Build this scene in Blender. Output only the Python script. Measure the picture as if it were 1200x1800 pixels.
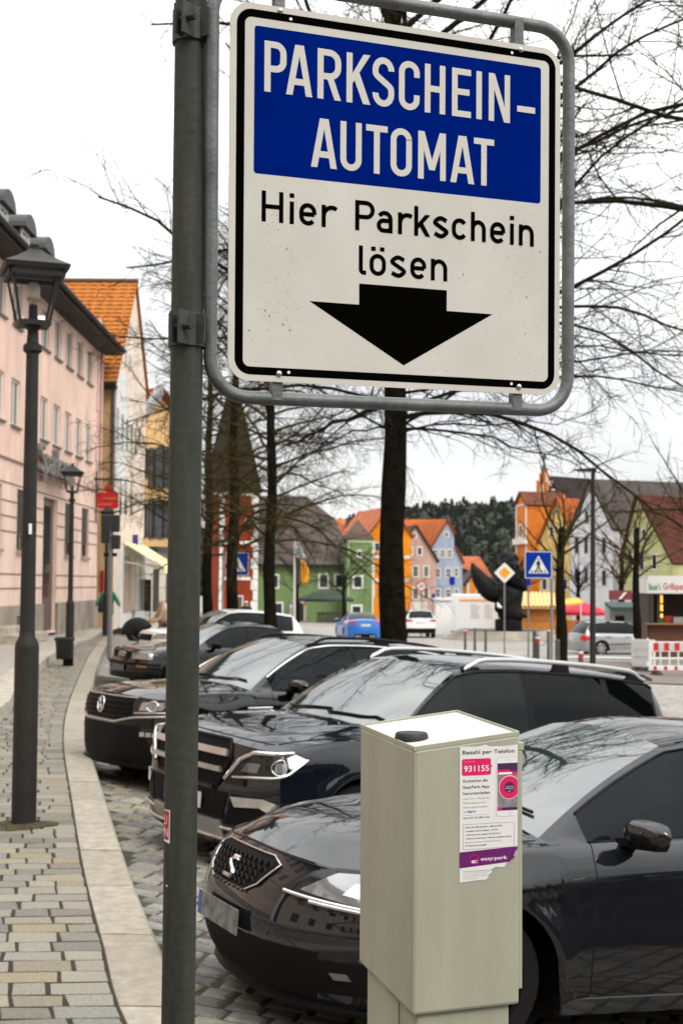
import bpy, bmesh, math, random
import numpy as np
from mathutils import Vector, Matrix
from math import sin, cos, pi, radians, sqrt, atan, atan2, exp

for o in list(bpy.data.objects): bpy.data.objects.remove(o, do_unlink=True)
SC = bpy.context.scene
COL = SC.collection
random.seed(7)

# ------------------------------------------------------------------ camera
F, CX, CY = 2400.0, 600.0, 900.0            # photograph is 1200 x 1800
TH, RO, CZ = atan(125/2400), 0.007, 1.75
fw = Vector((0, cos(TH), sin(TH))); up0 = Vector((0, -sin(TH), cos(TH))); rt0 = Vector((1, 0, 0))
RT = rt0*cos(RO)+up0*sin(RO); UP = up0*cos(RO)-rt0*sin(RO); FW = fw
cam = bpy.data.cameras.new('camera'); camo = bpy.data.objects.new('camera', cam); COL.objects.link(camo)
cam.sensor_fit = 'VERTICAL'; cam.sensor_height = 36; cam.sensor_width = 24; cam.lens = 48
cam.clip_start = .05; cam.clip_end = 5000
cam.dof.use_dof = True; cam.dof.focus_distance = 2.9; cam.dof.aperture_fstop = 9.0
camo.matrix_world = Matrix(((RT.x, UP.x, -FW.x, 0), (RT.y, UP.y, -FW.y, 0), (RT.z, UP.z, -FW.z, CZ), (0, 0, 0, 1)))
SC.camera = camo
def ray(px, py): return FW + RT*((px-CX)/F) - UP*((py-CY)/F)
def at(px, py, y):
    r = ray(px, py); return Vector((0, 0, CZ)) + r*(y/r.y)
def onz(px, py, z):
    r = ray(px, py); return Vector((0, 0, CZ)) + r*((z-CZ)/r.z)
def onplane(px, py, p, n):
    r = ray(px, py); c = Vector((0, 0, CZ)); return c + r*((p-c).dot(n)/r.dot(n))

# ------------------------------------------------------------------ sky, sun, exposure
W = bpy.data.worlds.new('World'); SC.world = W; W.use_nodes = True
nt = W.node_tree; nt.nodes.clear()
N = nt.nodes.new; Lk = nt.links.new
SUN_EL, SUN_AZ = radians(42), radians(142)       # azimuth from +Y clockwise: behind the camera, to the right
sky = N('ShaderNodeTexSky'); sky.sky_type = 'NISHITA'; sky.sun_disc = False
sky.sun_elevation = SUN_EL; sky.sun_rotation = SUN_AZ
tc = N('ShaderNodeTexCoord'); mp = N('ShaderNodeMapping'); mp.inputs['Scale'].default_value = (1.5, 1.5, 3.2)
nz = N('ShaderNodeTexNoise'); nz.inputs['Scale'].default_value = 1.6; nz.inputs['Detail'].default_value = 6; nz.inputs['Roughness'].default_value = .55
cr = N('ShaderNodeValToRGB'); cr.color_ramp.elements[0].position = .34; cr.color_ramp.elements[1].position = .62
cr.color_ramp.elements[0].color = (6.7, 6.75, 6.95, 1); cr.color_ramp.elements[1].color = (9.6, 9.5, 9.2, 1)
mx = N('ShaderNodeMix'); mx.data_type = 'RGBA'; mx.inputs['Factor'].default_value = .9
# an overcast sky is about three times as bright overhead as at the horizon
sx = N('ShaderNodeSeparateXYZ'); Lk(tc.outputs['Generated'], sx.inputs['Vector'])
m0 = N('ShaderNodeMath'); m0.operation = 'MAXIMUM'; m0.inputs[1].default_value = 0; Lk(sx.outputs['Z'], m0.inputs[0])
m1 = N('ShaderNodeMath'); m1.operation = 'POWER'; m1.inputs[1].default_value = 1.4; Lk(m0.outputs[0], m1.inputs[0])
m2 = N('ShaderNodeMath'); m2.operation = 'MULTIPLY_ADD'; m2.inputs[1].default_value = 2.3; m2.inputs[2].default_value = 1.0; Lk(m1.outputs[0], m2.inputs[0])
mv = N('ShaderNodeVectorMath'); mv.operation = 'SCALE'
bg = N('ShaderNodeBackground'); bg.inputs['Strength'].default_value = .12
ow = N('ShaderNodeOutputWorld')
Lk(tc.outputs['Generated'], mp.inputs['Vector']); Lk(mp.outputs['Vector'], nz.inputs['Vector']); Lk(nz.outputs['Fac'], cr.inputs['Fac'])
Lk(sky.outputs['Color'], mx.inputs['A']); Lk(cr.outputs['Color'], mx.inputs['B']); Lk(mx.outputs['Result'], mv.inputs[0]); Lk(m2.outputs[0], mv.inputs['Scale']); Lk(mv.outputs['Vector'], bg.inputs['Color']); Lk(bg.outputs['Background'], ow.inputs['Surface'])
sl = bpy.data.lights.new('sun', 'SUN'); sl.energy = 1.4; sl.angle = radians(18); sl.color = (1, .92, .80)
so = bpy.data.objects.new('sun', sl); COL.objects.link(so)
sd = Vector((sin(SUN_AZ)*cos(SUN_EL), cos(SUN_AZ)*cos(SUN_EL), sin(SUN_EL)))
so.rotation_euler = sd.to_track_quat('Z', 'Y').to_euler()
SC.view_settings.view_transform = 'Standard'; SC.view_settings.look = 'None'
SC.view_settings.exposure = 0.0; SC.view_settings.gamma = 1.0

# ------------------------------------------------------------------ materials
MATS = {}
def mat(name, col, rough=.6, metal=0, spec=.5, coat=0, var=0, vscale=3, bump=0, bscale=40, island=0, emit=0, ior=None, stain=None, coatrough=.03, detail=5, vstretch=None):
    if name in MATS: return MATS[name]
    m = bpy.data.materials.new(name); m.use_nodes = True; t = m.node_tree
    b = t.nodes['Principled BSDF']
    b.inputs['Base Color'].default_value = (*col, 1); b.inputs['Roughness'].default_value = rough
    b.inputs['Metallic'].default_value = metal; b.inputs['Specular IOR Level'].default_value = spec
    b.inputs['Coat Weight'].default_value = coat; b.inputs['Coat Roughness'].default_value = coatrough
    if ior: b.inputs['IOR'].default_value = ior
    if emit:
        b.inputs['Emission Color'].default_value = (*col, 1); b.inputs['Emission Strength'].default_value = emit
    src = None
    c = t.nodes.new('ShaderNodeTexCoord')
    vec = c.outputs['Object']
    if vstretch:
        mpn = t.nodes.new('ShaderNodeMapping'); mpn.inputs['Scale'].default_value = vstretch
        t.links.new(vec, mpn.inputs['Vector']); vec = mpn.outputs['Vector']
    if var:
        n = t.nodes.new('ShaderNodeTexNoise'); n.inputs['Scale'].default_value = vscale; n.inputs['Detail'].default_value = detail; n.inputs['Roughness'].default_value = .65
        t.links.new(vec, n.inputs['Vector'])
        r = t.nodes.new('ShaderNodeValToRGB'); r.color_ramp.elements[0].position = .3; r.color_ramp.elements[1].position = .7
        lo = [max(0, x*(1-var)) for x in col]; hi = [min(1, x*(1+var)) for x in col]
        if stain: lo = list(stain)
        r.color_ramp.elements[0].color = (*lo, 1); r.color_ramp.elements[1].color = (*hi, 1)
        t.links.new(n.outputs['Fac'], r.inputs['Fac']); src = r.outputs['Color']
    if island:
        g = t.nodes.new('ShaderNodeNewGeometry'); r2 = t.nodes.new('ShaderNodeValToRGB')
        e = r2.color_ramp.elements
        for k, (p, cc) in enumerate(island):
            if k < 2: el = e[k]; el.position = p
            else: el = e.new(p)
            el.color = (*cc, 1)
        t.links.new(g.outputs['Random Per Island'], r2.inputs['Fac'])
        if src:
            mm = t.nodes.new('ShaderNodeMix'); mm.data_type = 'RGBA'; mm.blend_type = 'MULTIPLY'; mm.inputs['Factor'].default_value = 1
            nn = t.nodes.new('ShaderNodeTexNoise'); nn.inputs['Scale'].default_value = vscale; nn.inputs['Detail'].default_value = 6; nn.inputs['Roughness'].default_value = .7
            t.links.new(c.outputs['Object'], nn.inputs['Vector'])
            r3 = t.nodes.new('ShaderNodeValToRGB'); r3.color_ramp.elements[0].position = .3; r3.color_ramp.elements[1].position = .7
            r3.color_ramp.elements[0].color = (1-var,)*3+(1,); r3.color_ramp.elements[1].color = (1, 1, 1, 1)
            t.links.new(nn.outputs['Fac'], r3.inputs['Fac'])
            t.links.new(r2.outputs['Color'], mm.inputs['A']); t.links.new(r3.outputs['Color'], mm.inputs['B']); src = mm.outputs['Result']
        else: src = r2.outputs['Color']
    if src: t.links.new(src, b.inputs['Base Color'])
    if bump:
        n = t.nodes.new('ShaderNodeTexNoise'); n.inputs['Scale'].default_value = bscale; n.inputs['Detail'].default_value = 4
        t.links.new(c.outputs['Object'], n.inputs['Vector'])
        bp = t.nodes.new('ShaderNodeBump'); bp.inputs['Strength'].default_value = bump; bp.inputs['Distance'].default_value = .01
        t.links.new(n.outputs['Fac'], bp.inputs['Height']); t.links.new(bp.outputs['Normal'], b.inputs['Normal'])
    MATS[name] = m; return m
def stucco(name, col): return mat(name, col, .9, spec=.2, var=.17, vscale=1.1, bump=.25, bscale=25, vstretch=(1, 1, .45), detail=8)
def tiles(name, c1, c2, sx=.25, sy=.3):
    """roof tiles in rows, from the mesh's own uv (metres along eave, metres up the slope)"""
    if name in MATS: return MATS[name]
    m = bpy.data.materials.new(name); m.use_nodes = True; t = m.node_tree; b = t.nodes['Principled BSDF']; b.inputs['Roughness'].default_value = .85; b.inputs['Specular IOR Level'].default_value = .15
    uv = t.nodes.new('ShaderNodeUVMap'); uv.uv_map = 'uv'
    br = t.nodes.new('ShaderNodeTexBrick'); br.inputs['Scale'].default_value = 1; br.inputs['Brick Width'].default_value = sx; br.inputs['Row Height'].default_value = sy
    br.inputs['Mortar Size'].default_value = .02; br.inputs['Mortar Smooth'].default_value = .4; br.inputs['Bias'].default_value = 0
    br.inputs['Color1'].default_value = (*c1, 1); br.inputs['Color2'].default_value = (*c2, 1); br.inputs['Mortar'].default_value = tuple(x*.45 for x in c1)+(1,)
    n = t.nodes.new('ShaderNodeTexNoise'); n.inputs['Scale'].default_value = .7; n.inputs['Detail'].default_value = 5
    r = t.nodes.new('ShaderNodeValToRGB'); r.color_ramp.elements[0].position = .3; r.color_ramp.elements[0].color = (.62, .6, .6, 1); r.color_ramp.elements[1].position = .65
    mm = t.nodes.new('ShaderNodeMix'); mm.data_type = 'RGBA'; mm.blend_type = 'MULTIPLY'; mm.inputs['Factor'].default_value = 1
    t.links.new(uv.outputs['UV'], br.inputs['Vector']); t.links.new(uv.outputs['UV'], n.inputs['Vector']); t.links.new(n.outputs['Fac'], r.inputs['Fac'])
    t.links.new(br.outputs['Color'], mm.inputs['A']); t.links.new(r.outputs['Color'], mm.inputs['B']); t.links.new(mm.outputs['Result'], b.inputs['Base Color'])
    bp = t.nodes.new('ShaderNodeBump'); bp.inputs['Strength'].default_value = .6; bp.inputs['Distance'].default_value = .03; bp.invert = True
    t.links.new(br.outputs['Fac'], bp.inputs['Height']); t.links.new(bp.outputs['Normal'], b.inputs['Normal'])
    MATS[name] = m; return m

# ------------------------------------------------------------------ mesh helpers
def link(o, parent=None):
    COL.objects.link(o)
    if parent: o.parent = parent
    return o
def tag(o, label=None, cat=None, group=None, kind=None):
    if label: o['label'] = label
    if cat: o['category'] = cat
    if group: o['group'] = group
    if kind: o['kind'] = kind
    return o
def thing(name, label, cat, loc=(0, 0, 0), rz=0, group=None):
    o = bpy.data.objects.new(name, None); o.empty_display_size = .2; link(o); o.location = loc; o.rotation_euler = (0, 0, rz)
    return tag(o, label, cat, group)
def dup(root, loc, rz, label, group=None):
    r = root.copy(); link(r); r.location = loc; r.rotation_euler = (0, 0, rz); r['label'] = label
    if group: r['group'] = group
    for ch in list(root.children):
        c = ch.copy(); link(c, r)
        for g in list(ch.children):
            d = g.copy(); link(d, c)
    return r
class MB:
    def __init__(s): s.v = []; s.f = []; s.uv = []; s.m = []; s.cur = 0
    def add(s, vs, fs, uvs=None):
        n = len(s.v); s.v.extend([tuple(p) for p in vs])
        for k, f in enumerate(fs):
            s.f.append([n+i for i in f]); s.m.append(s.cur)
            s.uv.append(uvs[k] if uvs else [(0, 0)]*len(f))
    def poly(s, pts, uv=None): s.add(pts, [list(range(len(pts)))], [uv] if uv else None)
    def box(s, x0, x1, y0, y1, z0, z1, fn=None):
        vs = [(x, y, z) for z in (z0, z1) for y in (y0, y1) for x in (x0, x1)]
        if fn: vs = [fn(*p) for p in vs]
        s.add(vs, [(0, 2, 3, 1), (4, 5, 7, 6), (0, 1, 5, 4), (2, 6, 7, 3), (0, 4, 6, 2), (1, 3, 7, 5)])
    def hexa(s, b, t):
        n = len(b); vs = list(b)+list(t)
        s.add(vs, [list(range(n))[::-1], list(range(n, 2*n))]+[(i, (i+1) % n, n+(i+1) % n, n+i) for i in range(n)])
    def tube(s, path, rad, n=8, cap=True, closed=False):
        P = [Vector(p) for p in path]; m = len(P)
        if not hasattr(rad, '__len__'): rad = [rad]*m
        prev = None; base = len(s.v)
        for i in range(m):
            if closed: t = P[(i+1) % m]-P[i-1]
            else: t = P[min(i+1, m-1)]-P[max(i-1, 0)]
            if t.length < 1e-9: t = Vector((0, 0, 1))
            t.normalize()
            if prev is None:
                a = Vector((0, 0, 1)) if abs(t.z) < .9 else Vector((1, 0, 0)); prev = a.cross(t).normalized()
            prev = (prev-t*prev.dot(t)).normalized(); bn = t.cross(prev)
            for k in range(n):
                an = 2*pi*k/n; s.v.append(tuple(P[i]+(prev*cos(an)+bn*sin(an))*rad[i]))
        rng = m if closed else m-1
        for i in range(rng):
            for k in range(n):
                a = base+i*n+k; b = base+i*n+(k+1) % n; c = base+((i+1) % m)*n+(k+1) % n; d = base+((i+1) % m)*n+k
                s.f.append([a, b, c, d]); s.m.append(s.cur); s.uv.append([(0, 0)]*4)
        if cap and not closed:
            s.f.append([base+k for k in range(n)][::-1]); s.m.append(s.cur); s.uv.append([(0, 0)]*n)
            s.f.append([base+(m-1)*n+k for k in range(n)]); s.m.append(s.cur); s.uv.append([(0, 0)]*n)
    def lathe(s, prof, n=20, c=(0, 0, 0), axis='z', cap=True):
        """prof: list of (r, h)"""
        base = len(s.v); m = len(prof)
        for r, h in prof:
            for k in range(n):
                a = 2*pi*k/n; x, y = r*cos(a), r*sin(a)
                p = (x, y, h) if axis == 'z' else ((h, x, y) if axis == 'x' else (x, h, y))
                s.v.append((p[0]+c[0], p[1]+c[1], p[2]+c[2]))
        for i in range(m-1):
            for k in range(n):
                f = [base+i*n+k, base+i*n+(k+1) % n, base+(i+1)*n+(k+1) % n, base+(i+1)*n+k]
                s.f.append(f); s.m.append(s.cur); s.uv.append([(0, 0)]*4)
        if cap:
            for i, rv in ((0, True), (m-1, False)):
                if prof[i][0] > 1e-6:
                    f = [base+i*n+k for k in range(n)]; s.f.append(f[::-1] if rv else f); s.m.append(s.cur); s.uv.append([(0, 0)]*n)
    def build(s, name, mats, parent=None, smooth=None, bevel=0, merge=False, recalc=True):
        me = bpy.data.meshes.new(name); me.from_pydata(s.v, [], s.f)
        if not isinstance(mats, (list, tuple)): mats = [mats]
        for mm in mats: me.materials.append(mm)
        if len(mats) > 1: me.polygons.foreach_set('material_index', s.m)
        ul = me.uv_layers.new(name='uv'); ul.data.foreach_set('uv', [c for u in s.uv for q in u for c in q])
        if recalc or merge:
            bm = bmesh.new(); bm.from_mesh(me)
            if merge: bmesh.ops.remove_doubles(bm, verts=bm.verts, dist=1e-4)
            if recalc: bmesh.ops.recalc_face_normals(bm, faces=bm.faces)
            bm.to_mesh(me); bm.free()
        me.update()
        if smooth is not None:
            me.polygons.foreach_set('use_smooth', [True]*len(me.polygons)); me.set_sharp_from_angle(angle=radians(smooth))
        o = bpy.data.objects.new(name, me); link(o, parent)
        if bevel:
            md = o.modifiers.new('bevel', 'BEVEL'); md.width = bevel; md.segments = 2; md.limit_method = 'ANGLE'; md.angle_limit = radians(40)
        return o
def world_to(parent, mb):
    """turn world coordinates collected in mb into parent's own"""
    inv = (Matrix.Translation(parent.location) @ parent.rotation_euler.to_matrix().to_4x4()).inverted()
    mb.v = [tuple(inv @ Vector(p)) for p in mb.v]; return mb
def text2d(s, h, x0=0, y0=0, width=None, bold=0, align='L', mir=False):
    """lettering as flat faces; h = cap height, returns verts, faces"""
    c = bpy.data.curves.new('t', 'FONT'); c.body = s; c.size = 1; c.resolution_u = 3; c.offset = bold
    o = bpy.data.objects.new('t', c); me = o.to_mesh()
    vs = [(v.co.x, v.co.y) for v in me.vertices]; fs = [list(p.vertices) for p in me.polygons]
    o.to_mesh_clear(); bpy.data.objects.remove(o); bpy.data.curves.remove(c)
    k = h/.70; xs = [p[0] for p in vs]; a, b = min(xs), max(xs)
    kx = (width/(b-a)) if width else k
    off = -(b-a)*kx/2 if align == 'C' else 0
    return [(x0+off+(p[0]-a)*kx, y0+p[1]*k) for p in vs], fs
def catmull(pts, n=6):
    P = [np.array(p, float) for p in pts]; out = []
    for i in range(len(P)-1):
        a = P[max(i-1, 0)]; b = P[i]; c = P[i+1]; d = P[min(i+2, len(P)-1)]
        for k in range(n):
            t = k/n; out.append(.5*((2*b)+(c-a)*t+(2*a-5*b+4*c-d)*t*t+(3*b-a-3*c+d)*t**3))
    out.append(P[-1]); return [tuple(p) for p in out]
class Curve1:
    """monotone cubic through points"""
    def __init__(s, pts):
        s.x = np.array([p[0] for p in pts], float); s.y = np.array([p[1] for p in pts], float)
        h = np.diff(s.x); d = np.diff(s.y)/h; m = np.zeros(len(s.x)); m[0] = d[0]; m[-1] = d[-1]
        for i in range(1, len(s.x)-1):
            m[i] = 0 if d[i-1]*d[i] <= 0 else 2*d[i-1]*d[i]/(d[i-1]+d[i])
        s.m = m
    def __call__(s, q):
        if q <= s.x[0]: return float(s.y[0])
        if q >= s.x[-1]: return float(s.y[-1])
        i = int(np.searchsorted(s.x, q)-1); h = s.x[i+1]-s.x[i]; t = (q-s.x[i])/h
        return float((2*t**3-3*t*t+1)*s.y[i]+(t**3-2*t*t+t)*h*s.m[i]+(-2*t**3+3*t*t)*s.y[i+1]+(t**3-t*t)*h*s.m[i+1])
def rrect(x0, x1, y0, y1, r, n=6):
    out = []
    for cx, cy, a0 in ((x1-r, y1-r, 0), (x0+r, y1-r, pi/2), (x0+r, y0+r, pi), (x1-r, y0+r, 1.5*pi)):
        for k in range(n+1):
            a = a0+pi/2*k/n; out.append((cx+r*cos(a), cy+r*sin(a)))
    return out
def skin(name, pts, edges, rad, m, parent=None, root=0, sub=2):
    me = bpy.data.meshes.new(name); me.from_pydata(pts, edges, []); me.materials.append(m)
    o = bpy.data.objects.new(name, me); link(o, parent)
    sk = o.modifiers.new('skin', 'SKIN'); sk.use_smooth_shade = True
    if not me.skin_vertices: 
        bm = bmesh.new(); bm.from_mesh(me); bm.verts.layers.skin.verify(); bm.to_mesh(me); bm.free()
    d = me.skin_vertices[0].data
    for i, r in enumerate(rad):
        d[i].radius = r if hasattr(r, '__len__') else (r, r); d[i].use_root = (i == root)
    ss = o.modifiers.new('sub', 'SUBSURF'); ss.levels = sub; ss.render_levels = sub
    return o
# ------------------------------------------------------------------ ground, kerb, pavement
kp = [onz(px, py, 0) for px, py in ((222, 1800), (180, 1660), (150, 1545), (125, 1400), (112, 1310), (113, 1275), (120, 1240), (135, 1200), (158, 1150), (183, 1115))]
kpts = [(-40, 6.0), (0.0, 1.9), (2.2, 1.25), (3.4, .55), (4.4, -.30)] + [(p.y, p.x) for p in kp]
ye, xe = kpts[-1]; kpts += [(60, xe-.17*(60-ye)), (90, xe-.17*(90-ye)), (1500, xe-.17*(90-ye)-3)]
KX = Curve1(kpts)                                    # x of the kerb's inner (pavement) edge at depth y
KW = .28
def G(x, y):
    t = max(0, x-KX(y)-KW)
    z = -.22-.82*(1-exp(-t/7.5))
    if y > 40: z -= .008*(min(y, 70)-40)
    if y > 70: z -= .0135*(min(y, 165)-70)
    return z
M_plaza = bpy.data.materials.new('plaza_paving'); M_plaza.use_nodes = True
t = M_plaza.node_tree; b = t.nodes['Principled BSDF']; b.inputs['Roughness'].default_value = .75; b.inputs['Specular IOR Level'].default_value = .3
tcn = t.nodes.new('ShaderNodeTexCoord'); vo = t.nodes.new('ShaderNodeTexVoronoi'); vo.inputs['Scale'].default_value = 6.0
ve = t.nodes.new('ShaderNodeTexVoronoi'); ve.feature = 'DISTANCE_TO_EDGE'; ve.inputs['Scale'].default_value = 6.0
ns = t.nodes.new('ShaderNodeTexNoise'); ns.inputs['Scale'].default_value = .35; ns.inputs['Detail'].default_value = 6
r1 = t.nodes.new('ShaderNodeValToRGB'); r1.color_ramp.elements[0].color = (.24, .225, .20, 1); r1.color_ramp.elements[1].color = (.42, .40, .36, 1)
r2 = t.nodes.new('ShaderNodeValToRGB'); r2.color_ramp.elements[0].position = .02; r2.color_ramp.elements[1].position = .07; r2.color_ramp.elements[0].color = (.45, .43, .4, 1)
r3 = t.nodes.new('ShaderNodeValToRGB'); r3.color_ramp.elements[0].position = .3; r3.color_ramp.elements[1].position = .7; r3.color_ramp.elements[0].color = (.7, .69, .68, 1)
for a, c in ((vo, 0), (ve, 0), (ns, 0)): t.links.new(tcn.outputs['Object'], a.inputs['Vector'])
t.links.new(vo.outputs['Color'], r1.inputs['Fac']); t.links.new(ve.outputs['Distance'], r2.inputs['Fac']); t.links.new(ns.outputs['Fac'], r3.inputs['Fac'])
m1 = t.nodes.new('ShaderNodeMix'); m1.data_type = 'RGBA'; m1.blend_type = 'MULTIPLY'; m1.inputs['Factor'].default_value = 1
m2 = t.nodes.new('ShaderNodeMix'); m2.data_type = 'RGBA'; m2.blend_type = 'MULTIPLY'; m2.inputs['Factor'].default_value = 1
t.links.new(r1.outputs['Color'], m1.inputs['A']); t.links.new(r2.outputs['Color'], m1.inputs['B']); t.links.new(m1.outputs['Result'], m2.inputs['A']); t.links.new(r3.outputs['Color'], m2.inputs['B']); t.links.new(m2.outputs['Result'], b.inputs['Base Color'])
bp = t.nodes.new('ShaderNodeBump'); bp.inputs['Strength'].default_value = .5; bp.inputs['Distance'].default_value = .02
t.links.new(r2.outputs['Color'], bp.inputs['Height']); t.links.new(bp.outputs['Normal'], b.inputs['Normal'])
ys = [-60, -30, -10, -4, 0]+[1+.75*i for i in range(28)]+[22+2*i for i in range(24)]+[72+6*i for i in range(18)]+[185, 220, 300, 500, 900, 2500]
def ground_row(y):
    k = KX(y)+KW
    return [-900, -300, -80, -30, k-12, k-4, k-.14, k-.02]+[k+.02+.5*i for i in range(9)]+[k+5+1.2*i for i in range(18)]+[40, 80, 150, 400, 1200]
mb = MB(); rows = []
for y in ys:
    xs = sorted(ground_row(y)); rows.append(len(mb.v)); mb.v.extend([(x, y, G(x, y)) for x in xs]); nx = len(xs)
for i in range(len(ys)-1):
    for k in range(nx-1):
        a = rows[i]+k; c = rows[i+1]+k
        mb.f.append([a, a+1, c+1, c]); mb.m.append(0); mb.uv.append([(0, 0)]*4)
tag(mb.build('ground', M_plaza, smooth=60), kind='structure')

M_joint = mat('joint_sand', (.022, .017, .009), .95, var=.5, vscale=12)
M_kerb = mat('kerb_granite', (.46, .42, .355), .85, spec=.2, var=.42, vscale=11.0, bump=.5, bscale=70, island=((0, (.36, .325, .26)), (1, (.46, .42, .345))))
M_paver = mat('paver_granite', (.4, .38, .33), .85, spec=.2, var=.5, vscale=75, bump=.7, bscale=55,
              island=((0, (.205, .20, .17)), (.3, (.29, .275, .222)), (.58, (.36, .338, .272)), (.76, (.265, .262, .235)), (.86, (.335, .288, .192)), (.93, (.195, .192, .18)), (1, (.37, .328, .245))))
M_sett = mat('sett_granite', (.25, .24, .2), .7, spec=.4, var=.5, vscale=22, bump=.6, bscale=60,
             island=((0, (.16, .155, .14)), (.4, (.25, .24, .21)), (.75, (.33, .315, .27)), (.9, (.30, .24, .13)), (1, (.40, .37, .31))))
# kerb: separate stones about 0.9 m long
mb = MB(); y = 1.2; rnd = random.Random(3)
while y < 58:
    ln = rnd.uniform(.8, 1.15)*(1 if y < 20 else 1.6); n = 4
    a, b_, g = y+.008, y+ln-.008, .006*rnd.uniform(-.4, .4)
    for k in range(n):
        q0, q1 = a+(b_-a)*k/n, a+(b_-a)*(k+1)/n
        i0, i1 = KX(q0), KX(q1)
        top = [(i0+.007, q0, .004+g), (i0+KW-.02, q0, .002+g), (i1+KW-.02, q1, .002+g), (i1+.007, q1, .004+g)]
        if k == 0: base = len(mb.v)
        mid = [(i0+.002, q0, -.008), (i0+KW, q0, -.02), (i1+KW, q1, -.02), (i1+.002, q1, -.008)]
        low = [(i0, q0, -.5), (i0+KW, q0, -.5), (i1+KW, q1, -.5), (i1, q1, -.5)]
        st = len(mb.v); mb.v.extend(top+mid+low)
        fs = [(0, 1, 2, 3), (0, 3, 7, 4), (1, 5, 6, 2), (4, 7, 11, 8), (5, 9, 10, 6)]
        if k == 0: fs += [(0, 4, 5, 1), (4, 8, 9, 5)]
        if k == n-1: fs += [(3, 2, 6, 7), (7, 6, 10, 11)]
        for f in fs: mb.f.append([st+i for i in f]); mb.m.append(0); mb.uv.append([(0, 0)]*4)
    y += ln
tag(mb.build('kerb', M_kerb, merge=True), kind='structure')
# platform (upper pavement in front of the bank) with its own kerb
pp = [onz(px, py, 0) for px, py in ((0, 1270), (29, 1231), (71, 1183), (103, 1156), (133, 1137), (168, 1120))]
PX = Curve1([(-40, -3.4), (4, -3.6), (10, -4.0)]+[(p.y, p.x) for p in pp]+[(60, -10.5)])
PZ = Curve1([(-40, .18), (26, .18), (34, .13), (45, .02), (60, .02)])
M_pkerb = mat('step_granite', (.42, .385, .32), .8, spec=.3, var=.35, vscale=4, bump=.3, bscale=60)
M_slabs = mat('upper_paving', (.36, .335, .29), .8, spec=.3, var=.3, vscale=9, bump=.5, bscale=14)
for nm, x0f, x1f, zt, m in (('upper_pavement_kerb', lambda y: PX(y)-.42, lambda y: PX(y), 0, M_pkerb), ('upper_pavement', lambda y: -9.8, lambda y: PX(y)-.42, -.005, M_slabs)):
    mb = MB(); yy = [-6+1.0*i for i in range(58)]
    for i in range(len(yy)-1):
        a, c = yy[i], yy[i+1]
        mb.hexa([(x0f(a), a, -.3), (x1f(a), a, -.3), (x1f(c), c, -.3), (x0f(c), c, -.3)], [(x0f(a), a, PZ(a)+zt), (x1f(a)-.01, a, PZ(a)+zt), (x1f(c)-.01, c, PZ(c)+zt), (x0f(c), c, PZ(c)+zt)])
    tag(mb.build(nm, m), kind='structure')
# pavement bed
for nm, y0, y1, mm in (('pavement_bed', -6, 46.8, M_joint), ('far_pavement', 46.8, 90, M_slabs)):
    mb = MB(); yy = list(np.linspace(y0, y1, 66))
    for i in range(len(yy)-1):
        a, c = yy[i], yy[i+1]; zz = -.0025 if y0 < 0 else -.002
        mb.poly([(PX(a)-.1 if a < 46 else -16, a, zz), (KX(a)+.01, a, zz), (KX(c)+.01, c, zz), (PX(c)-.1 if c < 46 else -16, c, zz)])
    tag(mb.build(nm, mm), kind='structure')
def stone(mb, c, ux, uy, hx, hy, z, rnd, slope=None, bev=.008, jit=.004, depth=.05, endx=None):
    """one worn stone: a bevelled slab with uneven corners"""
    co = []
    for sx, sy in ((-1, -1), (1, -1), (1, 1), (-1, 1)):
        p = c+ux*(sx*hx+rnd.uniform(-jit, jit))+uy*(sy*hy+rnd.uniform(-jit, jit))
        if endx and sx > 0: p.x = endx(p.y)
        co.append(p)
    zz = [z+rnd.uniform(-.0025, .0025)+(slope(p) if slope else 0) for p in co]
    ce = sum(co, Vector((0, 0)))/4
    top = [(p.x+(ce.x-p.x)*bev/hx, p.y+(ce.y-p.y)*bev/hy, q) for p, q in zip(co, zz)]
    mid = [(p.x, p.y, q-bev*.7) for p, q in zip(co, zz)]; low = [(p.x, p.y, q-depth) for p, q in zip(co, zz)]
    mb.add(top+mid+low, [(0, 1, 2, 3)]+[(i, i+4, (i+1) % 4+4, (i+1) % 4) for i in range(4)]+[(i+4, i+8, (i+1) % 4+8, (i+1) % 4+4) for i in range(4)])
mb = MB(); rnd = random.Random(11); y = 3.2; X2, Y2 = Vector((1, 0)), Vector((0, 1))
while y < 47:
    rh = rnd.uniform(.155, .185); x = x00 = KX(y+rh/2)-.003; sl_k = (KX(y+rh)-KX(y))/rh; lim = max(PX(y)+.02, -9.5); lim = max(lim, -.27*(y+1)-1.2 if y < 20 else lim)
    first = rnd.uniform(.14, .3); first_ = True
    while x > lim:
        ln = first if first else rnd.choice((.16, .19, .22, .25, .28)); first = 0
        if ln > .05: stone(mb, Vector((x-ln/2, y+rh/2+.07*(x-ln/2-x00))), Vector((1, .07)), Vector((sl_k, 1)), ln/2-.0085, rh/2-.0085, .002, rnd, jit=.006, bev=.005)
        x -= ln
    y += rh
tag(mb.build('pavement', M_paver, recalc=False), kind='structure')
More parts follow.
